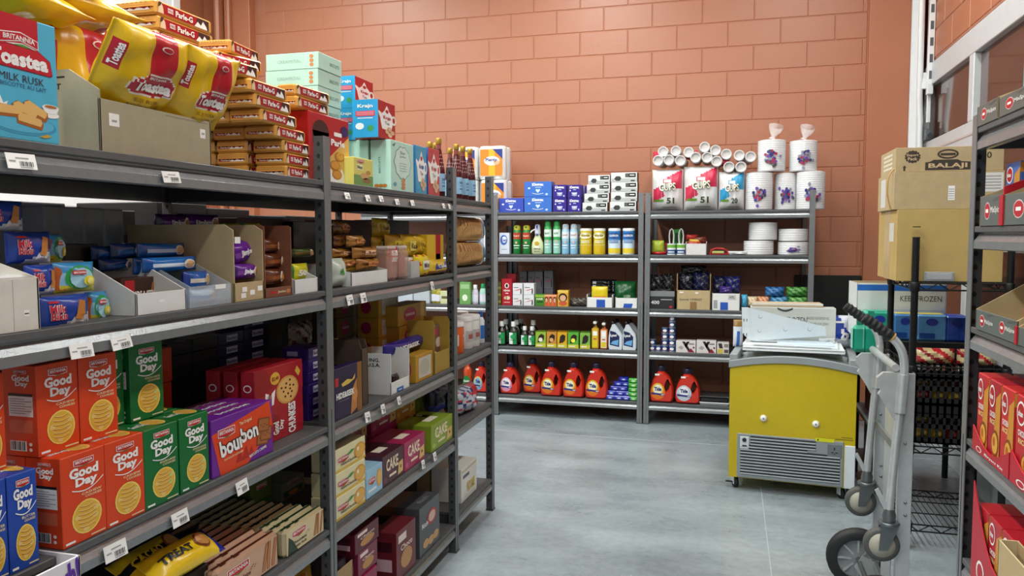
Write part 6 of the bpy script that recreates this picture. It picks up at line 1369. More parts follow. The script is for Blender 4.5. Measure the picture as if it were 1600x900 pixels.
def plates_bag(w, h, tail=False, flowers=True):
    r = w/2; g = MB(); M_ = mat('#dcdcde', .4, var=.02); pr_ = [(r*.80, 0)]; n = max(4, int(h/.016))
    for q in range(n): pr_ += [(r*.93, .004+q*h/n), (r*.96, .004+(q+.55)*h/n), (r*.92, .004+(q+.8)*h/n)]
    pr_ += [(r*.85, h), (r*.6, h*.99)]
    g.lathe(pr_, M_, n=22, cy=r); f = MB(); f.lathe([(r*.97, 0), (r*.99, h*.3), (r*.98, h*.98), (r*.7, h*1.04), (r*.2, h*1.06)], film('#ffffff', .2), n=14, cy=r, cap=False)
    if tail: f.tube([(0, r, h*1.05), (.008, r, h*1.14), (.02, r-.01, h*1.3), (.03, r, h*1.48)], [.03, .014, .045, .06], film('#ffffff', .35), n=9, cap=False)
    l = MB(); mp = cyl_map(r*1.005, 0, h, r, 2.6); rng = random.Random(int(w*9999))
    if flowers:
        for q in range(34): l.ell(mp, .5+rng.gauss(0, .085), .42+rng.gauss(0, .11), .042, .05, C(rng.choice(['#4a3a8e', '#2a2a6a', '#a8284a', '#8a8aa0', '#4a4a52', '#6a4aa0'])), 6+q*.3, 7)
    return [('plates', g.mesh()), ('film', f.mesh())]+([('printed_flowers', l.mesh())] if flowers else [])
for k, (a, b, vt, tl, lb) in enumerate(((1163, 1209, 270, 0, 'lower left'), (1209, 1247, 271, 0, 'lower middle'), (1244, 1292, 268, 0, 'lower right, overhanging the rack post'))):
    loc, w, h = BF.place(a, b, vt, B1, .02 if k != 1 else .10); make('plate_stack', plates_bag(w, h), loc, 0, 'wrapped stack of white foam plates with a flower print, '+lb, 'plates', 'wrapped plate stacks')
for k, (a, b, vt) in enumerate(((1183, 1230, 218), (1233, 1280, 219))):
    loc, w, h = placeV(BF, a, b, vt, 267, .06); make('plate_stack', plates_bag(w, h, True), (loc[0], loc[1], loc[2]), 0, 'wrapped stack of white foam plates with a twisted film top, %s' % ['upper left', 'upper right'][k], 'plates', 'wrapped plate stacks')
# ---- second shelf
pack(BF, 'sponge_pack', 'green sponge pack in a red tray at the left of the plate shelf', 'sponges', 1018, 1037, 376, B2+.012, .05, .05, lambda w, h, t: (lambda g: [g.rect(g.map, .1, .1, .9, .4, C('#7a8a2a'), 3), g][1])(pouch(w, h, t, G('#a8b83a'), 10, 8, 'x', .1, 3)))
make('red_tray', MB().lathe([(.04, 0), (.055, .004), (.06, .022), (.057, .022), (.05, .006)], P_('#b81a1e'), cy=.06, n=18, sy=.9, cap=False).tube([(.058, .06, .02), (.066, .05, .06), (.05, .05, .09)], .006, P_('#b81a1e')).mesh(), BF.at(1029, B2, .02), 0, 'round red tray under the green sponge pack', 'tray')
def lint():
    g = MB(); g.lathe([(.034, 0), (.034, .088)], P_('#e6e9ec'), cy=.034); l = MB(); mp = cyl_map(.034, 0, .088, .034, math.pi); l.rect(mp, 0, .1, 1, .45, C('#27518f'), 1, 8); l.rect(mp, 0, .62, 1, .9, C('#6fae3a'), 1, 8); l.rect(mp, .25, .2, .75, .3, WH, 2, 4)
    h = MB().tube([(-.014, .034, .088), (-.018, .034, .15), (-.012, .034, .19), (.0, .034, .205), (.012, .034, .19), (.018, .034, .15), (.014, .034, .088)], .0055, P_('#c9cbca')); return [('roller', g), ('label', l), ('handle', h)]
for k, u in enumerate((1048.5, 1063.5)): bottle(BF, 'lint_roller', 'lint roller with a looped grey handle and blue label, %s of two' % ['left', 'right'][k], 'lint roller', u, B2, .03, lint, 'lint rollers', key='lint')
make('brush_card', MB().box(-.03, .03, 0, .01, 0, .2, C('#2f8a2f'), c=.002).box(-.014, .014, -.012, 0, .10, .17, P_('#1d2a1d'), c=.003).mesh(), BF.at(1058, B2, .12), 0, 'green brush card behind the lint rollers', 'brush')
o, loc, w, h = tray(BF, 'basket', 'small white basket full of red packets on the plate shelf', 1071, 1104, 381, B2, .02, .14, .105, mat('#d8d4d4', .5), cut=.5, cat='basket')
rng = random.Random(3)
for k in range(7): make('spice_packet', pouch(.09, .045, .03, lambda a, b, k=k: G(['#b02a22', '#c9a23a', '#6a2a1a'][k % 3]) if b > .4 else G('#8a1f1a'), 10, 6, 'x', .3, k).mesh(), (loc[0]+rng.uniform(-.035, .035), loc[1]+.03+.012*k, loc[2]+.06+.018*(k % 4)), rng.uniform(-.3, .3), 'small red and gold packet in the white basket, %s from the front' % ['first', 'second', 'third', 'fourth', 'fifth', 'sixth', 'seventh'][k], 'packet', 'packets in the basket')
make('brush_set', MB().box(-.075, .075, 0, .05, 0, .012, C('#8a1518'), c=.003).tube([(-.065, .02, .012), (-.055, .02, .04), (-.02, .02, .052), (.03, .02, .05), (.06, .02, .036), (.07, .02, .012)], .006, P_('#c01a1e')).box(-.05, .04, .0, .03, .012, .03, C('#b8b86a'), c=.003).mesh(), BF.at(1123, B2, .03), 0, 'red handled brush set on a red card lying on the plate shelf', 'brush set')
make('cutlery_bag', pouch(.15, .03, .06, mat('#d6d6d8', .3, bump=.4), 14, 6, 'x', .35, 4).mesh(), BF.at(1152, B2, .04), 0, 'clear bag of white cutlery beside the plate stack', 'bag')
loc, w, h = BF.place(1161, 1211, 377, B2, .02); make('plate_stack', plates_bag(w, h, flowers=False), loc, 0, 'plain white plate stack on the second shelf, lower part', 'plates', 'plain plate stacks'); z_ = loc[2]+h*1.05
make('plate_stack', plates_bag(w*.95, h*1.25, flowers=False), (loc[0]+.03, loc[1]+.01, z_+.002), 0, 'plain white plate stack on the second shelf, upper part', 'plates', 'plain plate stacks')
loc, w, h = BF.place(1215, 1266, 379, B2, .02); make('plate_stack', plates_bag(w, h), loc, 0, 'wrapped plate stack with a flower print beside the right post, lower part', 'plates', 'low wrapped stacks')
make('plate_stack', plates_bag(w*.97, h*.95, flowers=False), (loc[0], loc[1]+.01, loc[2]+h*1.08), 0, 'wrapped plate stack beside the right post, upper part', 'plates', 'low wrapped stacks')
# ---- third shelf
dkp = lambda f, w, d, h: (f.rect(fm(w, d, h, 'F'), 0, .70, 1, 1, C('#7c7d80'), 1), f.text(fm(w, d, h, 'F'), '400', .22, .36, .34, .20, C('#d8d8d8'), 2), f.rect(fm(w, d, h, 'F'), .45, .5, .9, .55, C('#a8a8a8'), 2), f.ell(fm(w, d, h, 'F'), .85, .12, .06, .07, C('#b01f22'), 2))
o, loc, w, h = tray(BF, 'display_carton', 'black and grey carton with white number print holding shiny black bags', 1015, 1054, 455, B3, .02, .2, .13, C('#2a2a2c'), cut=.1, low=.13, pr=dkp)
krp = lambda f, w, d, h: (f.text(fm(w, d, h, 'F'), 'Item# VP8007', .42, .52, .66, .12, INKB, 2, bold=0), f.rect(fm(w, d, h, 'F'), .40, .0, .60, .40, mat('#8a6a44', .7), 1), f.rect(fm(w, d, h, 'F'), .08, .86, .2, .92, WH, 1), f.rect(fm(w, d, h, 'F'), .55, .84, .64, .9, WH, 1))
o, loc, w, h = tray(BF, 'display_carton', 'kraft carton with item number print holding dark blue packs', 1057, 1110, 454, B3, .02, .22, .28, KRAFT2, KRAFT2, cut=.06, pr=krp, low=.27, cat='carton')
wtp = lambda f, w, d, h: (f.rect(fm(w, d, h, 'F'), .30, .02, .58, .48, C('#2a56b0'), 1), f.rect(fm(w, d, h, 'F'), .58, .62, .86, .92, C('#c4c4c4'), 1), f.text(fm(w, d, h, 'F'), 'HTL', .72, .78, .18, .14, INKB, 2), f.rect(fm(w, d, h, 'F'), .06, .1, .2, .6, GREYP, 1))
o, loc, w, h = tray(BF, 'display_carton', 'white carton with a blue sticker beside the kraft carton', 1112, 1156, 459, B3, .02, .22, .13, WBOARD, mat('#9a9a96', .7), cut=.1, low=.13, pr=wtp)
shb = lambda cc, sd: (lambda w, h, t: pouch(w, h, t, lambda a, b: G(cc) if int(a*9+b*11+sd) % 4 else G('#4a4a50'), 12, 10, 'x', .4, sd))
for k, (a, b, vt, vb_, cc, dd) in enumerate(((1016, 1036, 430, 456, '#17171a', .07), (1034, 1053, 428, 456, '#1d1c1c', .09), (1022, 1048, 452, 466, '#26262a', .05), (1059, 1082, 428, 456, '#12142a', .08), (1082, 1108, 426, 456, '#151a48', .10), (1064, 1104, 415, 430, '#101014', .14), (1114, 1136, 432, 458, '#141a4a', .10), (1134, 1157, 432, 458, '#1c2470', .08), (1124, 1144, 448, 460, '#4a2a8a', .04))):
    pack(BF, 'wrapped_pack', ['shiny black bag in the grey carton, left', 'shiny black bag in the grey carton, right', 'black bag low in the grey carton', 'dark pack in the kraft carton, left', 'dark blue pack in the kraft carton, right', 'black pack lying across the top of the kraft carton', 'dark blue pack in the white carton, left', 'dark blue pack in the white carton, right', 'purple pouch at the front of the white carton'][k], 'pack', a, b, vt, None, dd, .07, shb(cc, k), vb=vb_)
for k, (a, b, vt, vb_, c1, c2, lb) in enumerate(((1158, 1168, 461, 482, '#3a9ac8', '#5ab4d8', 'cyan packet behind the freezer top'), (1168, 1184, 464, 480, '#c9b08a', '#e0d0b0', 'cream packet behind the freezer top'), (1184, 1203, 464, 480, '#c07a52', '#d8a484', 'orange packet behind the freezer top'), (1196, 1226, 449, 464, '#1f4f8a', '#3a78b0', 'blue scrubber pack, upper'), (1203, 1232, 464, 480, '#2a6a9a', '#5a98b8', 'blue scrubber pack, lower'), (1229, 1263, 449, 464, '#2f6a2a', '#5a9a48', 'green scrubber pack beside the right post, upper'), (1232, 1264, 464, 480, '#3a7a34', '#6aa858', 'green scrubber pack beside the right post, lower'))):
    pack(BF, 'scrubber_pack', lb, 'pack', a, b, vt, None, .04, .08, lambda w, h, t, c1=c1, c2=c2: pouch(w, h, t, lambda x, y: G(c1) if int(x*6+y*4) % 2 else G(c2), 12, 8, 'x', .2, 5), vb=vb_)
# ---- fourth shelf: tins and patterned boxes
def tinm():
    r = .027; g = MB().lathe([(r, 0), (r, .006), (r*.97, .008), (r*.97, .040), (r, .042), (r, .048)], mat('#9aa6b4', .3, .7), cy=r, n=14); l = MB(); mp = cyl_map(r*.975, .008, .032, r, math.pi*1.2); l.rect(mp, 0, 0, 1, 1, C('#1f3f8a'), 1, 10); l.ell(mp, .5, .5, .16, .36, WH, 8, 8); l.rect(mp, .2, .1, .4, .4, C('#b0304a'), 5, 2); return [('tin', g.mesh()), ('label', l.mesh())]
tm = tinm()
for c_, (u, n_) in enumerate(((1019, 2), (1028.5, 1), (1038.5, 4), (1049.5, 6))):
    for k in range(n_): make('fish_tin', tm, BF.at(u, B4, .03)[:2]+(B4+.0005+k*.0485,), 0, 'small blue tin in the %s column, %s' % (['leftmost', 'second', 'third', 'tallest'][c_], ['bottom', 'second up', 'third up', 'fourth up', 'fifth up', 'top'][k]), 'tin', 'blue tins')
xp = simple_print([('p', 'F', [(.30, .95), (.45, .95), (.80, .05), (.65, .05)], '#2a1a22', 2), ('p', 'F', [(.55, .95), (.7, .95), (.5, .4), (.43, .6)], '#2a1a22', 2), ('p', 'F', [(.6, .05), (.75, .4), (.95, .05)], '#8a1a2e', 3), ('p', 'F', [(.1, .4), (.25, .6), (.4, .45), (.3, .25)], '#a8a0a2', 2), ('r', 'F', .66, .7, .92, .8, '#7a6a70'), ('e', 'F', .9, .45, .05, .08, '#6a2a3a')])
for k, (a, b) in enumerate(((1056, 1087), (1088, 1119))): carton(BF, 'tea_light_box', 'pale box with a bold dark cross print, %s of two' % ['left', 'right'][k], 'box', a, b, 533, B4, .02, .1, C('#d8d2d0'), xp, 'cross print boxes')
carton(BF, 'candle_box', 'white box with a yellow patch and cross print beside the freezer', 'box', 1120, 1139, 536, B4, .02, .1, C('#d4cfcc'), simple_print([('r', 'F', .05, .05, .5, .45, '#c9b84a'), ('p', 'F', [(.1, .95), (.4, .95), (.5, .5), (.2, .5)], '#3a2a30'), ('r', 'F', .6, .6, .95, .9, '#8a7a7c'), ('r', 'F', .6, .1, .95, .4, '#5a4a4c')]))
# ---- bottom shelf
jug(1014, 1052, 573, .02, 'red laundry jug with an orange label at the left of the cup rack bottom'); jug(1054, 1094, 578, .02, 'red laundry jug with a silver label beside the foil trays', ring=('#c9cdd4', '#eceef0'), lower='#b9c4d2')
make('foil_tray_stack', MB().box(-.11, .11, 0, .2, 0, .014, mat('#b8bcc0', .3, .5), c=.004).box(-.115, .115, -.004, .204, .014, .022, mat('#d8dadc', .3, .4), c=.003).mesh(), BF.at(1116, B5, .03), 0, 'shallow silver tray at the bottom of the cup rack', 'tray')
make('foil_tray_stack', MB().box(-.11, .11, 0, .2, 0, .040, mat('#1c1c1e', .3), c=.012).box(-.115, .115, -.004, .204, .040, .047, mat('#3a3a3c', .3), c=.003).mesh(), BF.at(1116, B5, .03)[:2]+(B5+.0235,), 0, 'black lidded tray stacked on the silver tray', 'tray')

# ---- corner rack behind the left rack
carton(BF, 'soap_box', 'green card box on the corner rack seen past the post', 'box', 718, 735, 441, B3, .03, .05, C('#6aa05a'), simple_print([('e', 'F', .5, .3, .25, .15, '#dfe8d0'), ('r', 'F', .1, .7, .9, .9, '#9ac08a')]))
def lot(c1, c2, h=.17): return lambda: [('bottle', MB().lathe([(.026, 0), (.03, .006), (.03, h*.6), (.022, h*.75), (.014, h*.8)], P_(c1), cy=.03, sy=.7)), ('cap', MB().lathe([(.018, h*.79), (.018, h*.97), (.015, h)], P_(c2), cy=.03, n=12)), ('label', MB().rect(cyl_map(.0305, 0, h, .03, 2.2, 1, .7), 0, .12, 1, .5, C('#dfe0ec'), 1, 6))]
for k, (u, z_, c1, c2, lb, h_) in enumerate(((741, B3, '#cfc8d8', '#f0f0f0', 'lilac lotion bottle with a white cap on the corner rack', .165), (753, B3, '#a8d8c8', '#1f9a5a', 'mint bottle with a green cap on the corner rack', .175), (761, B3, '#c9c4d8', '#e0e0e8', 'pale bottle next to the green capped one', .15), (677, B3, '#8a8a2a', '#d8c86a', 'olive oil bottle on the corner rack seen through the left rack', .16), (684, B3, '#a89a3a', '#d8c86a', 'second olive bottle on the corner rack', .15), (732, B2, '#d8dce8', '#2a4ac0', 'white bottle with a blue cap behind the bread', .21), (739, B2, '#e0e4ec', '#eceef0', 'white bottle with a white cap behind the bread, left', .21), (748, B2, '#dde2ea', '#eceef0', 'white bottle with a white cap behind the bread, middle', .21), (759, B2, '#dde2ea', '#eceef0', 'white bottle with a white cap behind the bread, right', .21))):
    bottle(BF, 'lotion_bottle', lb, 'bottle', u, z_, .05, lot(c1, c2, h_))
carton(BF, 'cream_box', 'pale green soap box on the corner rack beside the olive bottles', 'box', 688, 701, 455, B3, .03, .05, C('#c9cfa0'), simple_print([('r', 'F', .15, .4, .85, .6, '#5a5a3a')]))
carton(BF, 'paper_carton', 'light grey carton on the corner rack, seen between gold boxes, left', 'carton', 622, 645, 452, B3, .04, .1, C('#b9c4ce'), None); carton(BF, 'paper_carton', 'light grey carton on the corner rack, seen between gold boxes, right', 'carton', 646, 671, 453, B3, .04, .1, C('#b4bcc4'), None)
bottle(BF, 'dish_soap', 'orange dish soap bottle with a green label on the corner rack', 'bottle', 729, B5, .03, lambda: [('bottle', MB().lathe([(.04, 0), (.046, .01), (.044, .08), (.032, .12), (.04, .17), (.03, .205), (.016, .22)], mat('#c4461a', .15, spec=.6), cy=.035, sy=.65)), ('cap', MB().lathe([(.016, .215), (.018, .245), (.01, .25)], P_('#d8502a'), cy=.035, n=12)), ('label', MB().ell(lambda a, b, e=1: (-.04+a*.08, .004-e*E_*2, b*.2), .5, .42, .42, .30, C('#1f7a3a'), 1).text(lambda a, b, e=1: (-.04+a*.08, .004-e*E_*2, b*.2), 'Palmolive', .5, .48, .62, .1, WH, 4))])
jug(738, 762, 567, .03, 'red laundry jug with a blue and yellow label on the corner rack', ring=('#d8c45a', '#8ab4d8'), lower='#6a98c4', cap='#1f1c3a')
# ================================================================== CHEST FREEZER
YELF = mat('#c4ac10', .32, var=.03, spec=.5); FGREY = mat('#8f9698', .45, var=.04); FG2 = mat('#6f7577', .5); FWH = mat('#d9dfe2', .35, var=.02)
fz = link('chest_freezer', None); tag(fz, 'yellow ice cream freezer on casters with a grey vent panel and glass top', 'freezer')
fa, fb = hit(1140, 745, 1, 4.775), hit(1332, 765, 1, 4.71)
fz.location = ((fa[0]+fb[0])/2, (4.775+4.71)/2, 0); fz.rotation_euler = (0, 0, -.097)
fw, fd, z0f, z1f, arch = .69, .64, .078, .735, .042
N_ = 16
def archz(x, base): return base+arch*(1-(2*x/fw)**2)
pts = [(-fw/2, z0f), (fw/2, z0f)]+[(fw/2-fw*i/N_, archz(fw/2-fw*i/N_, z1f)) for i in range(N_+1)]
link('body', MB().prism(pts, 0, fd, YELF, 'y').mesh(), fz)
band = [(-fw/2-.006+(fw+.012)*i/N_, archz((-fw/2+fw*i/N_), z1f)) for i in range(N_+1)]+[(fw/2+.006-(fw+.012)*i/N_, archz((fw/2-fw*i/N_), z1f+.036)) for i in range(N_+1)]
link('lid_rim', MB().prism(band, -.012, .03, FGREY, 'y').prism(band, fd-.03, fd+.01, FGREY, 'y').mesh(), fz)
rim = MB()
for sx in (-1, 1): rim.box(sx*(fw/2+.006), sx*(fw/2-.04), .03, fd-.03, z1f-.01, z1f+.075, FGREY, c=.004)
link('side_rim', rim.mesh(), fz)
gl = MB()
for i in range(N_):
    xa, xb = -fw/2+.04+(fw-.08)*i/N_, -fw/2+.04+(fw-.08)*(i+1)/N_
    gl.add([(xa, .03, archz(xa, z1f+.022)), (xb, .03, archz(xb, z1f+.022)), (xb, fd-.03, archz(xb, z1f+.022)), (xa, fd-.03, archz(xa, z1f+.022))], [(0, 1, 2, 3)], film('#b8c8d2', .55, .05), True)
link('glass_lid', gl.mesh(), fz)
fr = MB()
for y0, y1, dz in ((.03, .06, .03), (.30, .33, .034), (.33, .36, .028), (fd-.06, fd-.03, .03)):
    for i in range(N_):
        xa, xb = -fw/2+.04+(fw-.08)*i/N_, -fw/2+.04+(fw-.08)*(i+1)/N_
        fr.add([(xa, y0, archz(xa, z1f+dz)), (xb, y0, archz(xb, z1f+dz)), (xb, y1, archz(xb, z1f+dz)), (xa, y1, archz(xa, z1f+dz))], [(0, 1, 2, 3)], FWH)
        fr.add([(xa, y0, archz(xa, z1f+dz-.012)), (xb, y0, archz(xb, z1f+dz-.012)), (xb, y0, archz(xb, z1f+dz)), (xa, y0, archz(xa, z1f+dz))], [(0, 1, 2, 3)], FWH)
link('sliding_frame', fr.mesh(), fz)
va, vb_, vz0, vz1 = -.297, .285, .082, .345
vent = link('vent_panel', MB().box(va, vb_, -.008, .004, vz0, vz1, FGREY, c=.003).mesh(), fz)
sm_ = MB().box(0, .44, -.014, -.008, 0, .008, mat('#a3aaac', .4), c=.002).mesh(); gm = MB().box(0, .44, -.0095, -.0082, 0, .009, mat('#2b2e30', .6)).mesh()
for k in range(13):
    for me, dz in ((sm_, 0), (gm, .009)):
        o = link('slat' if me is sm_ else 'slot', me, vent); o.location = (va+.02+(.055 if k > 9 else 0), 0, vz0+.022+k*.0178+dz); o.scale.x = (.545 if k < 9 else (.36 if k > 9 else .37))/.44
o = link('thermostat', MB().box(0, .05, -.013, -.008, 0, .072, FWH, c=.003).lathe([(.012, 0), (.012, .008), (.009, .01)], mat('#202224', .4), n=12, tf=Matrix.Translation((.024, -.013, .054)) @ Matrix.Rotation(PI2, 4, 'X')).box(.012, .038, -.0145, -.0125, .014, .022, mat('#202224', .4)).mesh(), vent); o.location = (va+.018, 0, vz1-.088)
o = link('lock_plate', MB().box(0, .075, -.012, -.008, 0, .078, FG2, c=.002).box(.034, .04, -.013, -.011, .045, .06, BLACK).box(.02, .032, -.013, -.011, .028, .033, BLACK).box(.042, .054, -.013, -.011, .028, .033, BLACK).box(.034, .04, -.013, -.011, .02, .026, BLACK).mesh(), vent); o.location = (vb_-.085, 0, vz1-.095)
link('corner_panel', MB().box(vb_+.006, fw/2+.002, -.006, .02, z0f, .325, FWH, c=.003).mesh(), fz)
link('warning_sticker', MB().box(.135, .235, -.010, -.008, vz1-.008, vz1+.012, mat('#d8d820', .4)).box(.145, .152, -.0105, -.0095, vz1-.003, vz1+.007, INKB).mesh(), fz)
link('printed_text', MB().rect(lambda a, b, e=1: (.24+a*.095, -.0008, .355+b*.02), 0, .0, 1, .2, mat('#6a5a12', .5)).rect(lambda a, b, e=1: (.24+a*.095, -.0008, .355+b*.02), .35, .6, .95, .8, mat('#6a5a12', .5)).mesh(), fz)
for x in (-.150, .136):
    kn = link('suction_hook', MB().lathe([(.018, 0), (.021, .003), (.017, .012), (.009, .016)], mat('#ecebe4', .3), n=16, tf=Matrix.Translation((x, 0, .445 if x < 0 else .435)) @ Matrix.Rotation(PI2, 4, 'X')).lathe([(.004, 0), (.003, .004)], BLACK, n=10, tf=Matrix.Translation((x, -.016, .445 if x < 0 else .435)) @ Matrix.Rotation(PI2, 4, 'X')).mesh(), fz)
def caster(r=.032):
    g = MB(); g.lathe([(r*.6, -.012), (r, -.010), (r, .010), (r*.6, .012)], mat('#1b1c1e', .5), n=18, tf=Matrix.Translation((0, 0, r)) @ Matrix.Rotation(PI2, 4, 'Y')); f = MB(); f.box(-.018, -.014, -.02, .02, r*.7, .075, FWH, c=.002).box(.014, .018, -.02, .02, r*.7, .075, FWH, c=.002).box(-.02, .02, -.024, .024, .070, .078, FWH, c=.002); return g.mesh(), f.mesh()
cw, cfk = caster()
for x in (-.31, .28):
    for y in (.06, fd-.06):
        o = link('caster', cfk, fz); o.location = (x, y, 0); o.rotation_euler = (0, 0, .5); link('wheel', cw, o)
o = link('brake_pedal', MB().box(-.045, .01, -.01, .012, .03, .036, BLACK, c=.002).mesh(), fz); o.location = (-.32, .05, 0)
# ---- things lying on the freezer
def fzpt(x, y, z): 
    c, s_ = math.cos(-.097), math.sin(-.097); return (fz.location.x+c*x-s_*y, fz.location.y+s_*x+c*y, z)
zt_f = z1f+arch+.048
SHEET = mat('#d9e4ea', .35, .2, var=.02); SHEETW = mat('#dfe4e6', .4, var=.02)
make('metal_sheet', MB().box(-.28, .29, 0, .36, 0, .012, SHEETW, c=.002).box(-.28, .29, 0, .004, -.008, .012, SHEETW).mesh(), fzpt(-.005, .12, zt_f+.008), -.06, 'flat white steel panel lying lowest on the freezer lid', 'sheet')
make('metal_sheet', MB().box(-.26, .28, 0, .3, 0, .010, SHEETW, c=.002).box(-.20, .24, -.01, .02, .010, .012, SHEETW).mesh(), fzpt(-.03, .17, zt_f+.021), -.10, 'white steel panel lying on the lowest panel on the freezer', 'sheet')
make('paper_sheet', MB().box(-.15, .17, 0, .2, 0, .006, mat('#c4d6e6', .5), c=.001).mesh(), fzpt(.06, .19, zt_f+.032), -.03, 'pale blue sheet on top of the steel panels', 'sheet')
bp = [hit(u, v, 1, 5.02) for u, v in ((1159, 479), (1170, 479), (1290, 509), (1291, 523), (1173, 531), (1160, 519))]
bz = zt_f+.038; bx0 = bp[0][0]; sh = bz-min(p[2] for p in bp)
bk = MB(); pl = [(p[0]-bx0, p[2]+sh-bz) for p in bp[1:5]]
bk.prism(pl, 0, .004, SHEET, 'y'); bk.prism([(0, bp[0][2]+sh-bz), (bp[1][0]-bx0, bp[1][2]+sh-bz), (bp[4][0]-bx0, bp[4][2]+sh-bz), (bp[5][0]-bx0, bp[5][2]+sh-bz)], -.002, .03, mat('#dde5e9', .35, .2), 'y')
bk.box(pl[3][0], pl[2][0], 0, .05, -.0, .004, SHEET)
hm = mat('#9aa6ac', .5)
for u, v in ((1187, 515), (1227, 513), (1265, 513), (1188, 493)):
    p = hit(u, v, 1, 5.02); mpk = lambda a, b, e=1, p=p: (p[0]-bx0+a, -.001, p[2]+sh-bz+b); bk.ell(mpk, 0, 0, .012, .011, hm, 1); bk.ell(lambda a, b, e=1, p=p: (p[0]-bx0+a, -.0015, p[2]+sh-bz+b), 0.001, .002, .010, .009, SHEET, 1)
for q in range(2):
    for zz in (.03, .12): bk.box(.012+q*.018, .016+q*.018, -.0028, -.0018, zz, zz+.018, INKB)
make('shelf_bracket', bk.mesh(), (bx0, 5.02, bz), 0, 'tapered white steel shelf bracket standing on the panels on the freezer', 'bracket')
def ff(P, w, d, h):
    F = fm(w, d, h, 'F'); t = P('lettering'); t.text(F, 'KEEP FROZEN', .46, .66, .42, .20, C('#4a4e52'), 2, bold=0); t.text(F, 'PACKED FOR EXPORT INC.', .80, .74, .26, .07, C('#6a6e72'), 2, bold=0); t.text(F, 'KEEP BELOW ZERO', .80, .60, .24, .06, C('#6a6e72'), 2, bold=0)
    pts = [(.32+.18*i/8, .95-.06*math.sin(math.pi*i/8)) for i in range(9)]; t.poly(F, pts+[(a, b+.05) for a, b in pts[::-1]], C('#3a3e42'), 2)
fp = hit(1238, 520, 1, 5.13)
o, zq = carton(BF, 'frozen_carton', 'flattened white frozen food carton behind the steel bracket on the freezer', 'carton', 0, 0, 0, 0, 0, .12, C('#c3c6c0'), ff, loc=(fp[0], 5.13, zt_f+.0), w=.50, h=z_at(481, fp[0], 5.13)-zt_f)
make('kraft_flap', MB().box(-.22, .20, 0, .14, 0, .022, mat('#b8a58c', .8), c=.002).box(-.22, .20, -.002, 0, .012, .022, mat('#d8d4cc', .6)).mesh(), (fp[0]-.02, 5.16, zq+.001), .04, 'folded cardboard lying along the top of the frozen food carton', 'cardboard')
def bagb(w, h, t):
    def col(a, b): return G('#2a49b0') if (a+.5*b < 1.05 and b > .3 and a > .08) else G('#d2d8e4')
    g = pouch(w, h, t, col, 16, 14, 'x', .12, 8); m = g.map; g.rect(m, .2, .78, .7, .84, WH, 4, 4); g.text(m, 'b', .72, .42, .2, .36, WH, 7, bold=.05); g.poly(m, [(.45, .3), (.85, .9), (.9, .86), (.52, .28)], C('#a8c0ea'), 4); return g
p = hit(1306, 514, 1, 5.22); make('ice_bag', bagb(.24, .20, .10).mesh(), (p[0], 5.2, zt_f-.012), 0, 'blue and white bag on the right rear of the freezer top', 'bag')
p = hit(1297, 512, 1, 5.05); make('film_wad', pouch(.10, .06, .06, film('#e8eef2', .5), 12, 10, 'x', .5, 12).mesh(), (p[0]+.0, 5.07, zt_f+.0), .3, 'crumpled clear film in front of the blue bag on the freezer', 'film')
p = hit(1152, 517, 1, 5.12); make('sugar_packet', pouch(.06, .17, .05, lambda a, b: G('#8a6a3a') if b > .78 else (G('#3a6ab8') if .3 < a < .6 and b < .6 else G('#d4dae2')), 10, 12, 'z', .15, 3).mesh(), (p[0]+.01, 5.10, zt_f-.012), .2, 'small white and blue packet upright at the left rear of the freezer', 'packet')

# ================================================================== HAND TRUCK
AL = mat('#c8cccc', .30, .5, var=.06, scale=30); AL2 = mat('#8d9292', .38, .65, var=.08, scale=30); RUB = mat('#17181a', .6); GRYW = mat('#8e8c84', .6); IRON = mat('#787d7f', .35, .8)
YN, YFAR = 3.06, 3.54
tr = link('hand_truck', None); tr.location = (.70, YN, 0); tag(tr, 'aluminium folding hand truck with two black grips, standing in the aisle', 'hand truck')
def H(u, v): p = hit(u, v, 1, YN); return Vector((p[0]-.70, 0, p[2]))
def smooth(pts, n=5):
    P = [Vector(p) for p in pts]; out = []
    for i in range(len(P)-1):
        a, b, c, d = P[max(i-1, 0)], P[i], P[i+1], P[min(i+2, len(P)-1)]
        for k in range(n):
            t = k/n; out.append(.5*((2*b)+(-a+c)*t+(2*a-5*b+4*c-d)*t*t+(-a+3*b-3*c+d)*t**3))
    return out+[P[-1]]
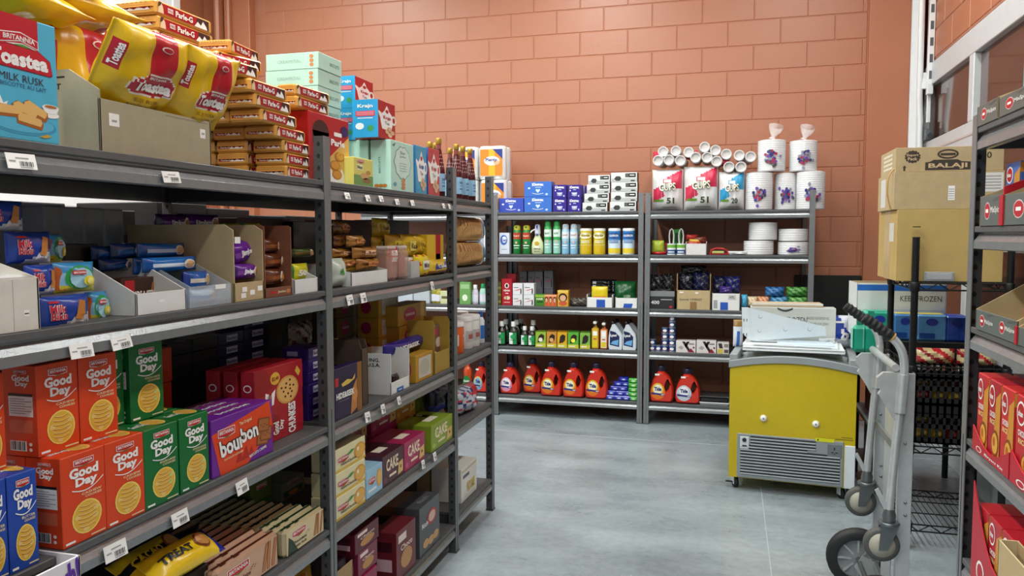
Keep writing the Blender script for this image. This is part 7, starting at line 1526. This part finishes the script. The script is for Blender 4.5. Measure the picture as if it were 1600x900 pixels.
for side, yo in ((0, 0.0), (1, YFAR-YN)):
    off = Vector((0, yo, 0))
    pipe = [q+off for q in smooth([H(1372, 512), H(1394, 528), H(1408, 546), H(1413, 572), H(1409, 610), H(1399, 700), H(1389, 800)])]
    link('handle_pipe', MB().tube(pipe, .0150, AL).mesh(), tr)
    ga, gb = H(1350, 496)+off, H(1394, 527)+off; gpts = [ga+(gb-ga)*i/24 for i in range(25)]
    gr = MB().tube(gpts, [.0165 if i in (0, 24) else .0195+.0022*math.cos(i*2*math.pi/4) for i in range(25)], RUB, n=12); gr.tube([gb-(gb-ga)*.02, gb+(gb-ga)*.03], .0185, mat('#b89a4a', .5), n=12)
    link('grip', gr.mesh(), tr)
    link('sleeve', MB().tube([H(1411, 585)+off, H(1406, 645)+off], .021, AL).mesh(), tr)
    ch = MB(); x0, x1 = H(1405, 760).x, H(1427, 760).x; zt_ = H(1415, 585).z
    ch.box(x0, x1, yo+.02, yo+.024, .03, zt_, AL, c=.001); ch.box(x0, x0+.004, yo+.024, yo+.055, .03, zt_, AL); ch.box(x1-.004, x1, yo+.024, yo+.055, .03, zt_, AL2)
    rl = link('side_rail', ch.mesh(), tr)
    for v in (695, 788, 808): 
        bo = MB().lathe([(.006, 0), (.006, .004), (.003, .006)], AL2, n=8, tf=Matrix.Translation((H(1416, v).x, yo+.02, H(1416, v).z)) @ Matrix.Rotation(PI2, 4, 'X')); link('bolt', bo.mesh(), rl)
    pl = [H(*q) for q in ((1412, 582), (1380, 582), (1370, 590), (1370, 602), (1376, 610), (1372, 616), (1388, 640), (1396, 655), (1410, 655))]
    link('pivot_plate', MB().prism([(q.x, q.z) for q in pl], yo-.006, yo-.001+.02, AL, 'y').mesh(), tr)
    # caster at the pipe foot
    c0 = H(1389, 812)+off; cw_ = H(1377, 850)+off; r = .062
    cs = MB(); cs.lathe([(.022, 0), (.024, .02), (.018, .045)], IRON, n=14, tf=Matrix.Translation((c0.x, c0.y, c0.z-.005))); cs.lathe([(.036, 0), (.038, .006), (.034, .012)], IRON, n=18, tf=Matrix.Translation((c0.x, c0.y, c0.z-.018)))
    for dy in (-.026, .022): cs.prism([(c0.x-.03, c0.z-.018), (c0.x+.03, c0.z-.018), (cw_.x+.018, cw_.z-.012), (cw_.x-.012, cw_.z-.016)], yo+dy, yo+dy+.004, IRON, 'y')
    co = link('caster', cs.mesh(), tr)
    T_ = Matrix.Translation((cw_.x, yo, cw_.z)) @ Matrix.Rotation(PI2, 4, 'X')
    link('wheel', MB().lathe([(r*.70, -.016), (r*.96, -.016), (r, -.010), (r, .010), (r*.96, .016), (r*.70, .016)], mat('#4a4b48', .6), n=26, tf=T_, cap=False).lathe([(r*.2, -.019), (r*.72, -.0165), (r*.72, .0165), (r*.2, .019)], mat('#a8a494', .5), n=22, tf=T_).lathe([(r*.18, -.024), (r*.18, .024)], IRON, n=12, tf=T_).mesh(), co)
    # large wheel
    wc = hit(1340, 886, 1, YFAR+.02)-np.array([.70, 0, 0]); R_ = .127; wc = Vector(wc); T_ = Matrix.Translation((wc.x, yo+.03 if side else yo+.02, R_+.001)) @ Matrix.Rotation(PI2, 4, 'X')
    bw = link('large_wheel', MB().lathe([(R_*.66, -.024), (R_*.90, -.026), (R_, -.014), (R_, .014), (R_*.90, .026), (R_*.66, .024)], RUB, n=32, tf=T_, cap=False).mesh(), tr)
    link('hub', MB().lathe([(R_*.12, -.020), (R_*.60, -.010), (R_*.68, -.022), (R_*.68, .022), (R_*.60, .010), (R_*.12, .020)], mat('#84898a', .45), n=28, tf=T_).mesh(), bw)
    sp_ = MB()
    for q in range(8):
        a = q*math.pi/4; Ta = T_ @ Matrix.Rotation(a, 4, 'Z'); sp_.box(R_*.14, R_*.66, -.004, .004, .010, .018, mat('#a4a9aa', .4), tf=Ta)
    link('spokes', sp_.mesh(), bw)
    lk = MB().prism([(H(1366, 765).x, H(1366, 765).z), (H(1372, 762).x, H(1372, 762).z), (H(1392, 800).x, H(1392, 800).z), (H(1386, 806).x, H(1386, 806).z)], yo-.008, yo-.003, AL, 'y'); link('link_arm', lk.mesh(), tr)
xr = H(1416, 700).x
yw_ = YFAR-YN
for z in (.10, .42, .70): link('cross_bar', MB().box(xr-.02, xr+.0, .03, yw_+.02, z, z+.035, AL2, c=.003).mesh(), tr)
hb_ = H(1400, 575); link('cross_bar', MB().tube([(hb_.x, 0, hb_.z), (hb_.x, yw_, hb_.z)], .014, AL).mesh(), tr)
link('centre_panel', MB().box(xr-.012, xr-.008, .16, yw_-.14, .06, H(1400, 590).z, AL, c=.001).mesh(), tr)
link('axle', MB().tube([(wc.x, .02, .128), (wc.x, yw_+.04, .128)], .010, IRON).mesh(), tr)
for yo in (.03, yw_-.01): link('axle_bracket', MB().prism([(wc.x-.02, .11), (wc.x+.01, .16), (xr, .13), (xr, .03), (wc.x+.01, .06)], yo-.02, yo-.016, AL, 'y').mesh(), tr)
link('nose_plate', MB().box(xr, xr+.20, 0, yw_+.05, .004, .012, AL2, c=.002).mesh(), tr)
for k, (u, yo) in enumerate(((1341, .62), (1358, .62))):
    p = hit(u, 505, 1, YN+yo); make('hanging_pouch', MB().box(-.033, .033, -.02, .02, -.118, 0, mat(['#1c9a7c', '#18a083'][k], .35, bump=.2), c=.016).box(-.033, -.029, -.021, .021, -.10, -.01, mat('#9adccc', .35), c=.002).box(-.012, .012, -.004, .004, -.005, .06, mat('#16806a', .4)).mesh(), (p[0], YN+yo-.045-.0*k, p[2]-.003), 0, 'teal plastic pouch hanging behind the hand truck grip, %s' % ['left', 'right'][k], 'pouch', 'teal pouches')

# ================================================================== WIRE RACK WITH CARTONS
WB = mat('#0f1011', .4, .3)
wx0, wx1, wy0, wy1 = .85, 1.25, 4.10, 4.66
wk = link('wire_rack', None); wk.location = (wx0, wy0, 0); tag(wk, 'black wire rack on casters loaded with brown cartons in the right corner', 'wire rack')
W_, D_ = wx1-wx0, wy1-wy0
for x in (0, W_):
    for y in (0, D_):
        top = 1.50 if y == 0 else 1.325
        pg = MB().lathe([(.0165, .09), (.0165, top)], WB, n=10, cx=x, cy=y)
        for q in range(int(top/.05)): pg.lathe([(.0175, .1+q*.05), (.0175, .104+q*.05)], WB, n=10, cx=x, cy=y)
        link('post', pg.mesh(), wk)
        cg = MB().lathe([(.018, -.01), (.036, -.008), (.036, .008), (.018, .01)], RUB, n=14, tf=Matrix.Translation((x, y, .037)) @ Matrix.Rotation(PI2, 4, 'Y')).box(x-.014, x+.014, y-.016, y+.016, .06, .095, WB, c=.003); link('caster', cg.mesh(), wk)
def wire_shelf():
    g = MB(); n = 15
    for yy in (0, D_):
        for dz in (0, -.032): g.tube([(0, yy, dz), (W_, yy, dz)], .0042, WB, n=5)
        k = 8
        for q in range(k): g.tube([(W_*q/k, yy, -.032 if q % 2 else 0), (W_*(q+1)/k, yy, 0 if q % 2 else -.032)], .0028, WB, n=4)
    for xx in (0, W_):
        for dz in (0, -.032): g.tube([(xx, 0, dz), (xx, D_, dz)], .0042, WB, n=5)
        k = 10
        for q in range(k): g.tube([(xx, D_*q/k, -.032 if q % 2 else 0), (xx, D_*(q+1)/k, 0 if q % 2 else -.032)], .0028, WB, n=4)
    for q in range(1, n): g.tube([(W_*q/n, 0, .002), (W_*q/n, D_, .002)], .0024, WB, n=4)
    for q in (1, 2): g.tube([(0, D_*q/3, -.004), (W_, D_*q/3, -.004)], .0036, WB, n=5)
    for x in (0, W_):
        for y in (0, D_): g.lathe([(.020, -.04), (.024, 0), (.021, .006)], WB, n=10, cx=x, cy=y)
    return g.mesh()
ws = wire_shelf()
for z in (1.285, .885, .50, .115): o = link('wire_shelf', ws, wk); o.location = (0, 0, z)
yb_ = 4.145
def boxat(name, label, u0, u1, vt, vb, Y, d, colr, pr=None, z=None, cat='carton'):
    a, b = hit(u0, vb, 1, Y), hit(u1, vb, 1, Y); z0 = a[2] if z is None else z; h = z_at(vt, (a[0]+b[0])/2, Y)-z0
    return carton(BF, name, label, cat, 0, 0, 0, 0, 0, d, colr, pr, loc=((a[0]+b[0])/2, Y, z0), w=b[0]-a[0], h=h)
KR3 = mat('#b89c5e', .75, var=.05, scale=12, bump=.08)
tape = lambda P, w, d, h: (P('tape').rect(fm(w, d, h, 'L'), .35, .0, .65, 1, mat('#c4a878', .3), 1), P('print').rect(fm(w, d, h, 'L'), .62, .55, .86, .82, C('#d8d2c4'), 2))
o, zc = boxat('shipping_carton', 'large brown shipping carton on the wire rack', 1399, 1566, 327, 440, yb_, .48, KR3, tape, z=1.292)
def midp(P, w, d, h):
    F = fm(w, d, h, 'F'); P('print').rect(F, .50, .24, .56, .62, WH, 1); P('print').rect(F, .82, .45, .99, .95, C('#dcdad4'), 1)
    for q in range(5): P('print').rect(F, .83, .52+q*.08, .97, .55+q*.08, GREYP, 2); P('print').rect(F, .505, .28+q*.06, .555, .30+q*.06, GREYP, 2)
    P('print').rect(fm(w, d, h, 'L'), .2, .1, .5, .9, C('#d8d4cc'), 1)
o, zc2 = boxat('shipping_carton', 'medium brown carton with white labels in the middle of the stack', 1396, 1568, 268, 327, yb_+.01, .42, KRAFT2, midp, z=zc+.001)
def bal(P, w, d, h):
    F = fm(w, d, h, 'F'); t = P('lettering'); K_ = mat('#3a3128', .7)
    t.poly(F, [(.28, .06), (.70, .06), (.70, .38), (.62, .40), (.58, .48), (.36, .48), (.32, .40), (.28, .38)], K_, 1); t.text(F, 'BALAJI', .49, .22, .36, .24, C('#cbb08a'), 3, bold=.03); t.ell(F, .49, .70, .10, .20, K_, 1, 16); t.ell(F, .49, .70, .08, .13, C('#b59a74'), 2, 16); t.rect(F, .42, .64, .56, .74, K_, 3)
    pts = [(.16+(.078 if i % 2 else .068)*math.cos(i*math.pi/14), .62+(.27 if i % 2 else .235)*math.sin(i*math.pi/14)) for i in range(28)]; t.poly(F, pts, K_, 1); t.text(F, 'Export', .16, .68, .11, .13, C('#cbb08a'), 3); t.text(F, 'Pack', .16, .54, .09, .13, C('#cbb08a'), 3); t.text(F, '950', .82, .62, .14, .26, K_, 2); t.poly(F, [(.075, .05), (.095, .05), (.095, .18), (.105, .18), (.085, .28), (.065, .18), (.075, .18)], K_, 1)
    for q in range(4): t.rect(fm(w, d, h, 'L'), .2, .2+.18*q, .8, .3+.18*q, mat('#d8cdb8', .7), 1)
boxat('shipping_carton', 'flat kraft carton printed in black on top of the brown stack', 1399, 1568, 229, 268, yb_+.02, .38, KRAFT2, bal, z=zc2+.001)
make('cable_loop', MB().tube(smooth([(0, 0, 0), (-.02, -.01, .08), (-.015, -.01, .16), (.01, 0, .20)]), .004, mat('#b89058', .6), n=6).mesh(), (hit(1392, 326, 1, yb_+.05)[0], yb_+.05, zc+.0), 0, 'thin tan strap looping at the left of the medium carton', 'strap')
p = hit(1466, 441, 1, 4.13); make('baking_tray', MB().box(-.065, .065, 0, .006, 0, .045, mat('#a8acae', .35, .4), c=.003).box(-.055, .055, -.003, 0, .008, .038, mat('#bdc1c3', .35, .4), c=.002).mesh(), (p[0], 4.115, 1.294), 0, 'small grey steel lid leaning at the front of the large brown carton', 'lid')
# crates and food on the wire rack
pk = lambda sd: (lambda w, h, t: pouch(w, h, t, lambda a, b: G(['#b8a072', '#a81f28', '#c9b88a', '#8a1a20'][int(a*5+b*3+sd) % 4]), 14, 8, 'x', .25, sd))
for k, (x0, x1) in enumerate(((.02, .20), (.21, .38))): make('snack_bag', pk(k)(x1-x0, .075, .12).mesh(), (wx0+(x0+x1)/2, wy0+.02, .892), 0, 'red and cream snack bag on the upper wire shelf, %s' % ['left', 'right'][k], 'snack bag', 'snack bags on the wire rack')
def crate(label, z, h, lab_seed):
    w, d = W_-.045, D_-.06; r = link('crate', None); r.location = (wx0+W_/2, wy0+.03, z); tag(r, label, 'crate'); BK = mat('#0d0d0e', .5)
    def wall(L, nm, loc, rz):
        g = MB(); n = int(L/.030)
        for zz, tk_ in ((0, .03), (h*.40, .022), (h*.70, .02), (h-.04, .04)): g.box(-L/2, L/2, 0, .006, zz, zz+tk_, BK)
        for q in range(n+1): g.box(-L/2+(L-.008)*q/n, -L/2+(L-.008)*q/n+.012, 0, .006, 0, h, BK)
        o = link(nm, g.mesh(), r); o.location = loc; o.rotation_euler = (0, 0, rz)
    wall(w, 'crate_side', (0, 0, 0), 0); wall(w, 'crate_side', (0, d-.006, 0), 0); wall(d, 'crate_end', (-w/2+.006, d/2, 0), PI2); wall(d, 'crate_end', (w/2, d/2, 0), PI2); link('crate_base', MB().box(-w/2, w/2, 0, d, 0, .008, BK).mesh(), r)
    rg = random.Random(lab_seed)
    for q in range(5):
        for lv in range(2):
            cc = rg.choice(['#8a7024', '#5a1414', '#2a1a14', '#4a1012', '#705818']); x = -w/2+.045+q*(w-.09)/4
            pg = pouch((w-.04)/5, h*.42, .08, lambda a, b, cc=cc: G(cc) if b < .7 else G('#5a1214'), 8, 8, 'z', .25, q+lv)
            make('spice_pouch', pg.mesh(), (wx0+W_/2+x, wy0+.045, z+.010+lv*h*.44), 0, 'small pouch in the %s, %s row, %s from left' % (label.split(' on ')[0], ['lower', 'upper'][lv], ['first', 'second', 'third', 'fourth', 'fifth'][q]), 'pouch', 'pouches in crates')
crate('upper black crate on the wire rack', .700, .165, 1); crate('middle black crate on the wire rack', .508, .185, 2)
# black low shelf behind the wire rack with frozen food box and blue bundles
bs = link('low_shelf', None); bs.location = (.775, 4.76, 0); tag(bs, 'black plastic low shelf behind the wire rack', 'shelf')
BKP = mat('#0c0c0d', .55)
link('shelf_top', MB().box(0, .56, 0, .62, .80, .925, BKP, c=.006).mesh(), bs); link('shelf_board', MB().box(0, .14, 0, .62, .42, .45, mat('#b4b8ba', .5), c=.004).mesh(), bs)
link('shelf_board', MB().box(0, .14, 0, .62, .12, .15, mat('#b4b8ba', .5), c=.004).mesh(), bs)
for x in (.02, .54):
    for y in (.02, .60): link('leg', MB().lathe([(.018, 0), (.018, .84)], BKP, cx=x, cy=y, n=10).mesh(), bs)
for k, (z, cc, c2) in enumerate(((.1505, '#24427a', '#c4d0dc'), (.4505, '#8a2430', '#d8d0c8'))): 
    for q in range(2): make('detergent_box', MB().box(-.045, .045, 0, .2, 0, .21, C(cc), c=.002).ell(fm(.09, .2, .21, 'F'), .5, .3, .3, .2, C(c2), 1).rect(fm(.09, .2, .21, 'F'), .1, .72, .9, .92, C('#c0303a' if k else '#5a9ad0'), 1).mesh(), (.868, 4.81+q*.22, z), 0, '%s box on the low black shelf behind the hand truck, %s' % (['blue detergent', 'red detergent'][k], ['front', 'rear'][q]), 'box')
def kf(f, w, d, h):
    F = fm(w, d, h, 'F'); f.rect(F, 0, .86, 1, .97, C('#2f6cc0'), 1); f.text(F, 'KEEP FROZEN', .72, .72, .46, .10, C('#3a3e40'), 2, bold=0); f.rect(F, .02, .50, .98, .505, GREYP, 1); f.rect(F, 0, .0, .008, .85, GREYP, 1)
a, b = hit(1337, 515, 1, 4.92), hit(1478, 515, 1, 4.92); hk_ = z_at(442, a[0], 4.92)-.926
o = make('frozen_carton', tray_parts(b[0]-a[0], .24, hk_, hk_, C('#dde0dc'), KRAFT2, cut=.3, pr=kf), ((a[0]+b[0])/2, 4.92, .926), .05, 'white open frozen food carton with a blue band on the low shelf', 'carton')
for k, (u0, u1, vt, cc, lb) in enumerate(((1352, 1396, 487, '#2aa58a', 'teal'), (1396, 1432, 491, '#4a86c4', 'light blue'), (1432, 1480, 492, '#5c98cc', 'pale blue'), (1478, 1512, 494, '#2448a8', 'deep blue'))):
    a, b = hit(u0, 521, 1, 4.78), hit(u1, 521, 1, 4.78); w = b[0]-a[0]; h = z_at(vt, (a[0]+b[0])/2, 4.78)-.926
    g = MB().box(-w/2, w/2, 0, .13, 0, h, mat(cc, .25, var=.12, scale=14, bump=.3, bscale=30), c=.01); g.rect(fm(w, .13, h, 'F'), .1, .1, .6, .3, C('#1f4a9a'), 3); g.rect(fm(w, .13, h, 'T'), .1, .1, .9, .8, C('#d8c23a' if k in (1, 2) else cc), 3); g.ell(fm(w, .13, h, 'F'), .5, .72, .2, .14, C('#2a3a9a'), 3)
    make('wipes_bundle', g.mesh(), ((a[0]+b[0])/2, 4.78, .926), 0, '%s film wrapped bundle on the low shelf behind the wire rack' % lb, 'bundle', 'film wrapped bundles')
make('cable_coil', MB().tube(smooth([(.0, 0, .28), (.02, -.03, .2), (-.01, .0, .1), (.03, .02, .03), (.06, -.02, .012), (.10, .02, .012)]), .012, BLACK).mesh(), (.755, 4.70, 0), 0, 'black cable hanging to the floor beside the freezer', 'cable')

# ================================================================== RIGHT RACK GOODS
R1, R2, R3, R4, R5 = LVR
SLATE = C('#5d6460'); 
def shp(n):
    def pr(f, w, d, h):
        F = fm(w, d, h, 'F')
        for i in range(n):
            c0 = (i+.35)/n; f.ell(F, c0, .5, .13/n, .30, C('#d8c8c4'), 1, 12); f.ell(F, c0, .5, .115/n, .26, C('#b81a28'), 2, 12); f.rect(F, c0-.06/n, .44, c0+.06/n, .56, WH, 3); f.text(F, 'MixSpice', c0+.36/n, .5, .42/n, .26, C('#e4e4dc'), 3, bold=.02); f.poly(F, [(c0+.2/n, .85), (c0+.5/n, .95), (c0+.6/n, .9), (c0+.3/n, .78)], C('#4a524c'), 1)
    return pr
def rtray(label, u0, u1, vt, z, dx, hs, n, d=.2, m=SLATE):
    loc, w, h = RF.place(u0, u1, vt, z, dx); return make('display_carton', tray_parts(w-.002, d, h, hs, m, KRAFT2, cut=.9, pr=shp(n), hb=hs, side=KRAFT2), loc, RF.rz, label, 'carton'), loc, w, h
def sbox(label, loc, w, d, h, base, z, kind=0, txt='Masala', rz=0, dy=.03, sx=0.0, ry=0):
    def pr(P, w, d, h):
        F, L, R_ = fm(w, d, h, 'F'), fm(w, d, h, 'L'), fm(w, d, h, 'R'); g = P('print'); t = P('lettering')
        for M_ in (F,):
            g.poly(M_, [(.45, 0), (1, 0), (1, .9), (.62, .8)], C('#c98a34'), 1); g.ell(M_, .28, .80, .24, .14, WH, 2, 14); g.ell(M_, .28, .80, .20, .115, C('#b01a26'), 3, 14); t.text(M_, 'shan', .28, .80, .26, .07, WH, 5, bold=.03)
            t.text(M_, 'CHICKEN', .4, .58, .46, .07, WH, 4); t.text(M_, txt.upper(), .4, .49, .4, .06, C('#f0d890'), 4); g.ell(M_, .66, .24, .30, .17, C('#8a3a14'), 3, 14); g.ell(M_, .66, .24, .25, .13, C('#d8a23a'), 4, 14); g.ell(M_, .60, .26, .10, .06, C('#b8581e'), 5, 8)
        t.text(R_, txt, .5, .34, .36, .40, WH, 3, rot=90, bold=.03); g.rect(R_, .0, .82, 1, .98, C('#c98a34'), 1); t.text(L, txt, .5, .34, .36, .40, WH, 3, rot=90, bold=.03)
    P = Parts(); P('body').box(-w/2, w/2, 0, d, 0, h, C(base), c=.002); pr(P, w, d, h)
    return make('spice_box', P.meshes(), (loc[0]+dy, loc[1]-sx, z), RF.rz+rz, label, 'spice box', 'spice mix boxes', ry=ry)
o, l1, w1, h1 = rtray('grey spice display tray on the right rack top, far one', 1526, 1559, 160, R1, .0, .12, 1); o, l2, w2, h2 = rtray('grey spice display tray on the right rack top, near one', 1560, 1612, 142, R1, .0, .12, 1)
sbox('pale blue spice box standing in the near tray on the right rack top', l2, .09, .05, .165, '#5ab0c0', R1+.006, rz=.0, dy=.03)
o, l3, w3, h3 = rtray('grey spice display tray on the second right shelf, far one', 1530, 1566, 306, R2, .0, .15, 1); o, l4, w4, h4 = rtray('grey spice display tray with a red edge on the second right shelf', 1568, 1640, 300, R2, .0, .15, 1)
link('red_edge', MB().box(-w4/2-.03, -w4/2-.002, -.003, .0, 0, h4, C('#b0182a')).prism([(0, h4), (.18, .15), (.18, .165), (0, h4+.02)], -w4/2-.012, -w4/2-.004, C('#b0182a'), 'x').mesh(), o)
for k in range(2): sbox('spice box with a white spine on the second right shelf, %s' % ['far one', 'near one'][k], l3 if k == 0 else l4, .10, .045, .155, ['#4a6ab0', '#c46a28'][k], R2+.006, dy=.05, sx=-.01+.04*k)
o, l5, w5, h5 = rtray('grey display tray with red seals at eye height on the right rack', 1524, 1588, 492, R3, .0, .165, 2); o, l6, w6, h6 = rtray('grey display tray nearest the camera at eye height on the right rack', 1590, 1650, 520, R3, .0, .165, 1)
link('red_edge', MB().box(-w6/2-.016, -w6/2-.002, -.003, .0, 0, h6, C('#b0182a')).mesh(), o)
sbox('orange spice box standing in the eye height tray', l5, .11, .05, .20, '#c4501c', R3+.006, dy=.06, sx=.06, txt='Chaat'); sbox('orange spice box in the nearest eye height tray', l6, .11, .05, .20, '#c4501c', R3+.006, dy=.06, sx=-.02, txt='Chaat')
# red rice boxes
def redtray(label, u0, u1, vt, z, n):
    loc, w, h = RF.place(u0, u1, vt, z, -.012); g = []
    po = [(-w/2, 0), (w/2, 0), (w/2, h*1.7)]+[(w/2-w*i/10, h*(1.7-1.15*math.sin(math.pi*min(1, i/10*1.0)))) for i in range(1, 10)]+[(-w/2, h*1.7)]
    f = MB().prism(po, 0, .003, C('#b3142a'), 'y'); F = lambda a, b, e=1: (-w/2+a*w, -e*E_, b*h); f.ell(F, .2, .28, .08, .2, WH, 1); f.ell(F, .2, .28, .06, .15, C('#b3142a'), 2); f.text(F, 'Biryani Kit', .62, .26, .5, .22, WH, 2)
    g = [('front_panel', f.mesh()), ('base', MB().box(-w/2, w/2, .003, .22, 0, .003, KRAFT2).mesh()), ('back_panel', MB().box(-w/2, w/2, .217, .22, .003, h*1.7, KRAFT2).mesh())]
    return make('display_carton', g, loc, RF.rz, label, 'carton'), loc, w, h
o, l7, w7, h7 = redtray('red curved front display tray of rice mixes, far one', 1519, 1575, 700, R4, 1); o, l8, w8, h8 = redtray('red curved front display tray of rice mixes, near one', 1577, 1680, 760, R4, 1)
for q, (ll, ww) in enumerate(((l7, w7), (l8, w8))):
    n_ = 3 if q == 0 else 3
    for k in range(n_):
        for r_ in range(2):
            sbox('red rice mix box in the %s curved tray, place %s, %s row' % (['far', 'near'][q], ['one', 'two', 'three'][k], ['front', 'rear'][r_]), (ll[0], ll[1]+ww/2-(k+.5)*ww/n_, 0), ww/n_-.006, .07, .20, ['#b8202c', '#a8182a', '#c02a2a'][k], R4+.004, dy=.008+.08*r_, txt='Rice')
o, l9, w9, h9 = redtray('red curved front display tray of masala mixes on the low right shelf', 1516, 1600, 858, R5, 1)
for k in range(4): sbox('red masala box on the low right shelf, %s from the far end' % ['first', 'second', 'third', 'fourth'][k], (l9[0], l9[1]+w9/2-(k+.5)*w9/4, 0), w9/4-.006, .09, .20, '#b01a28', R5+.004, dy=.01, txt='Masala')
kl = RF.place(1545, 1660, 835, R5, -.05); make('kraft_carton', tray_parts(kl[1]*.8, .14-.1, kl[2]*.75, kl[2]*.75, KRAFT2, KRAFT, cut=.4), (kl[0][0], kl[0][1], R5+.001), RF.rz, 'open kraft carton in front of the masala boxes at the lower right corner', 'carton')
# ================================================================== second rack behind the left one, seen only through the gaps
xd = XL-.61-.06
LB2 = Face(0, xd, -1, PI2)
rack_d = rack('shelving_rack', 'dark rack standing back to back behind the left rack', LB2, [P0, P1, P2], [(P0, P1, LV1[1:]), (P1, P2, LV1[1:])], depth=.45, top=1.5)
dkc = [mat(c, .6) for c in ('#1c191b', '#2a1a1c', '#17181c', '#241d18')]  # near-black filler goods, added so the gaps show dark
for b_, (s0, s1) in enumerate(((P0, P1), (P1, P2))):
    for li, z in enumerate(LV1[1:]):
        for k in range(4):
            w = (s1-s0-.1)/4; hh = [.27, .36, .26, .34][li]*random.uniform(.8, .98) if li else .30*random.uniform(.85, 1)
            make('dark_carton', MB().box(-w/2+.004, w/2-.004, 0, .35, 0, hh, dkc[(k+li) % 4], c=.003).rect(fm(w-.008, .35, hh, 'F'), .2, .4, .8, .6, mat('#4a4448', .6), 1).mesh(), (xd-.02, s0+.05+(k+.5)*w, z+.0005), LF.rz, 'dark filler carton on the hidden rear rack, %s bay, shelf %s, place %s' % (['near', 'far'][b_], ['two', 'three', 'four', 'five'][li], ['one', 'two', 'three', 'four'][k]), 'carton', 'dark filler cartons behind')
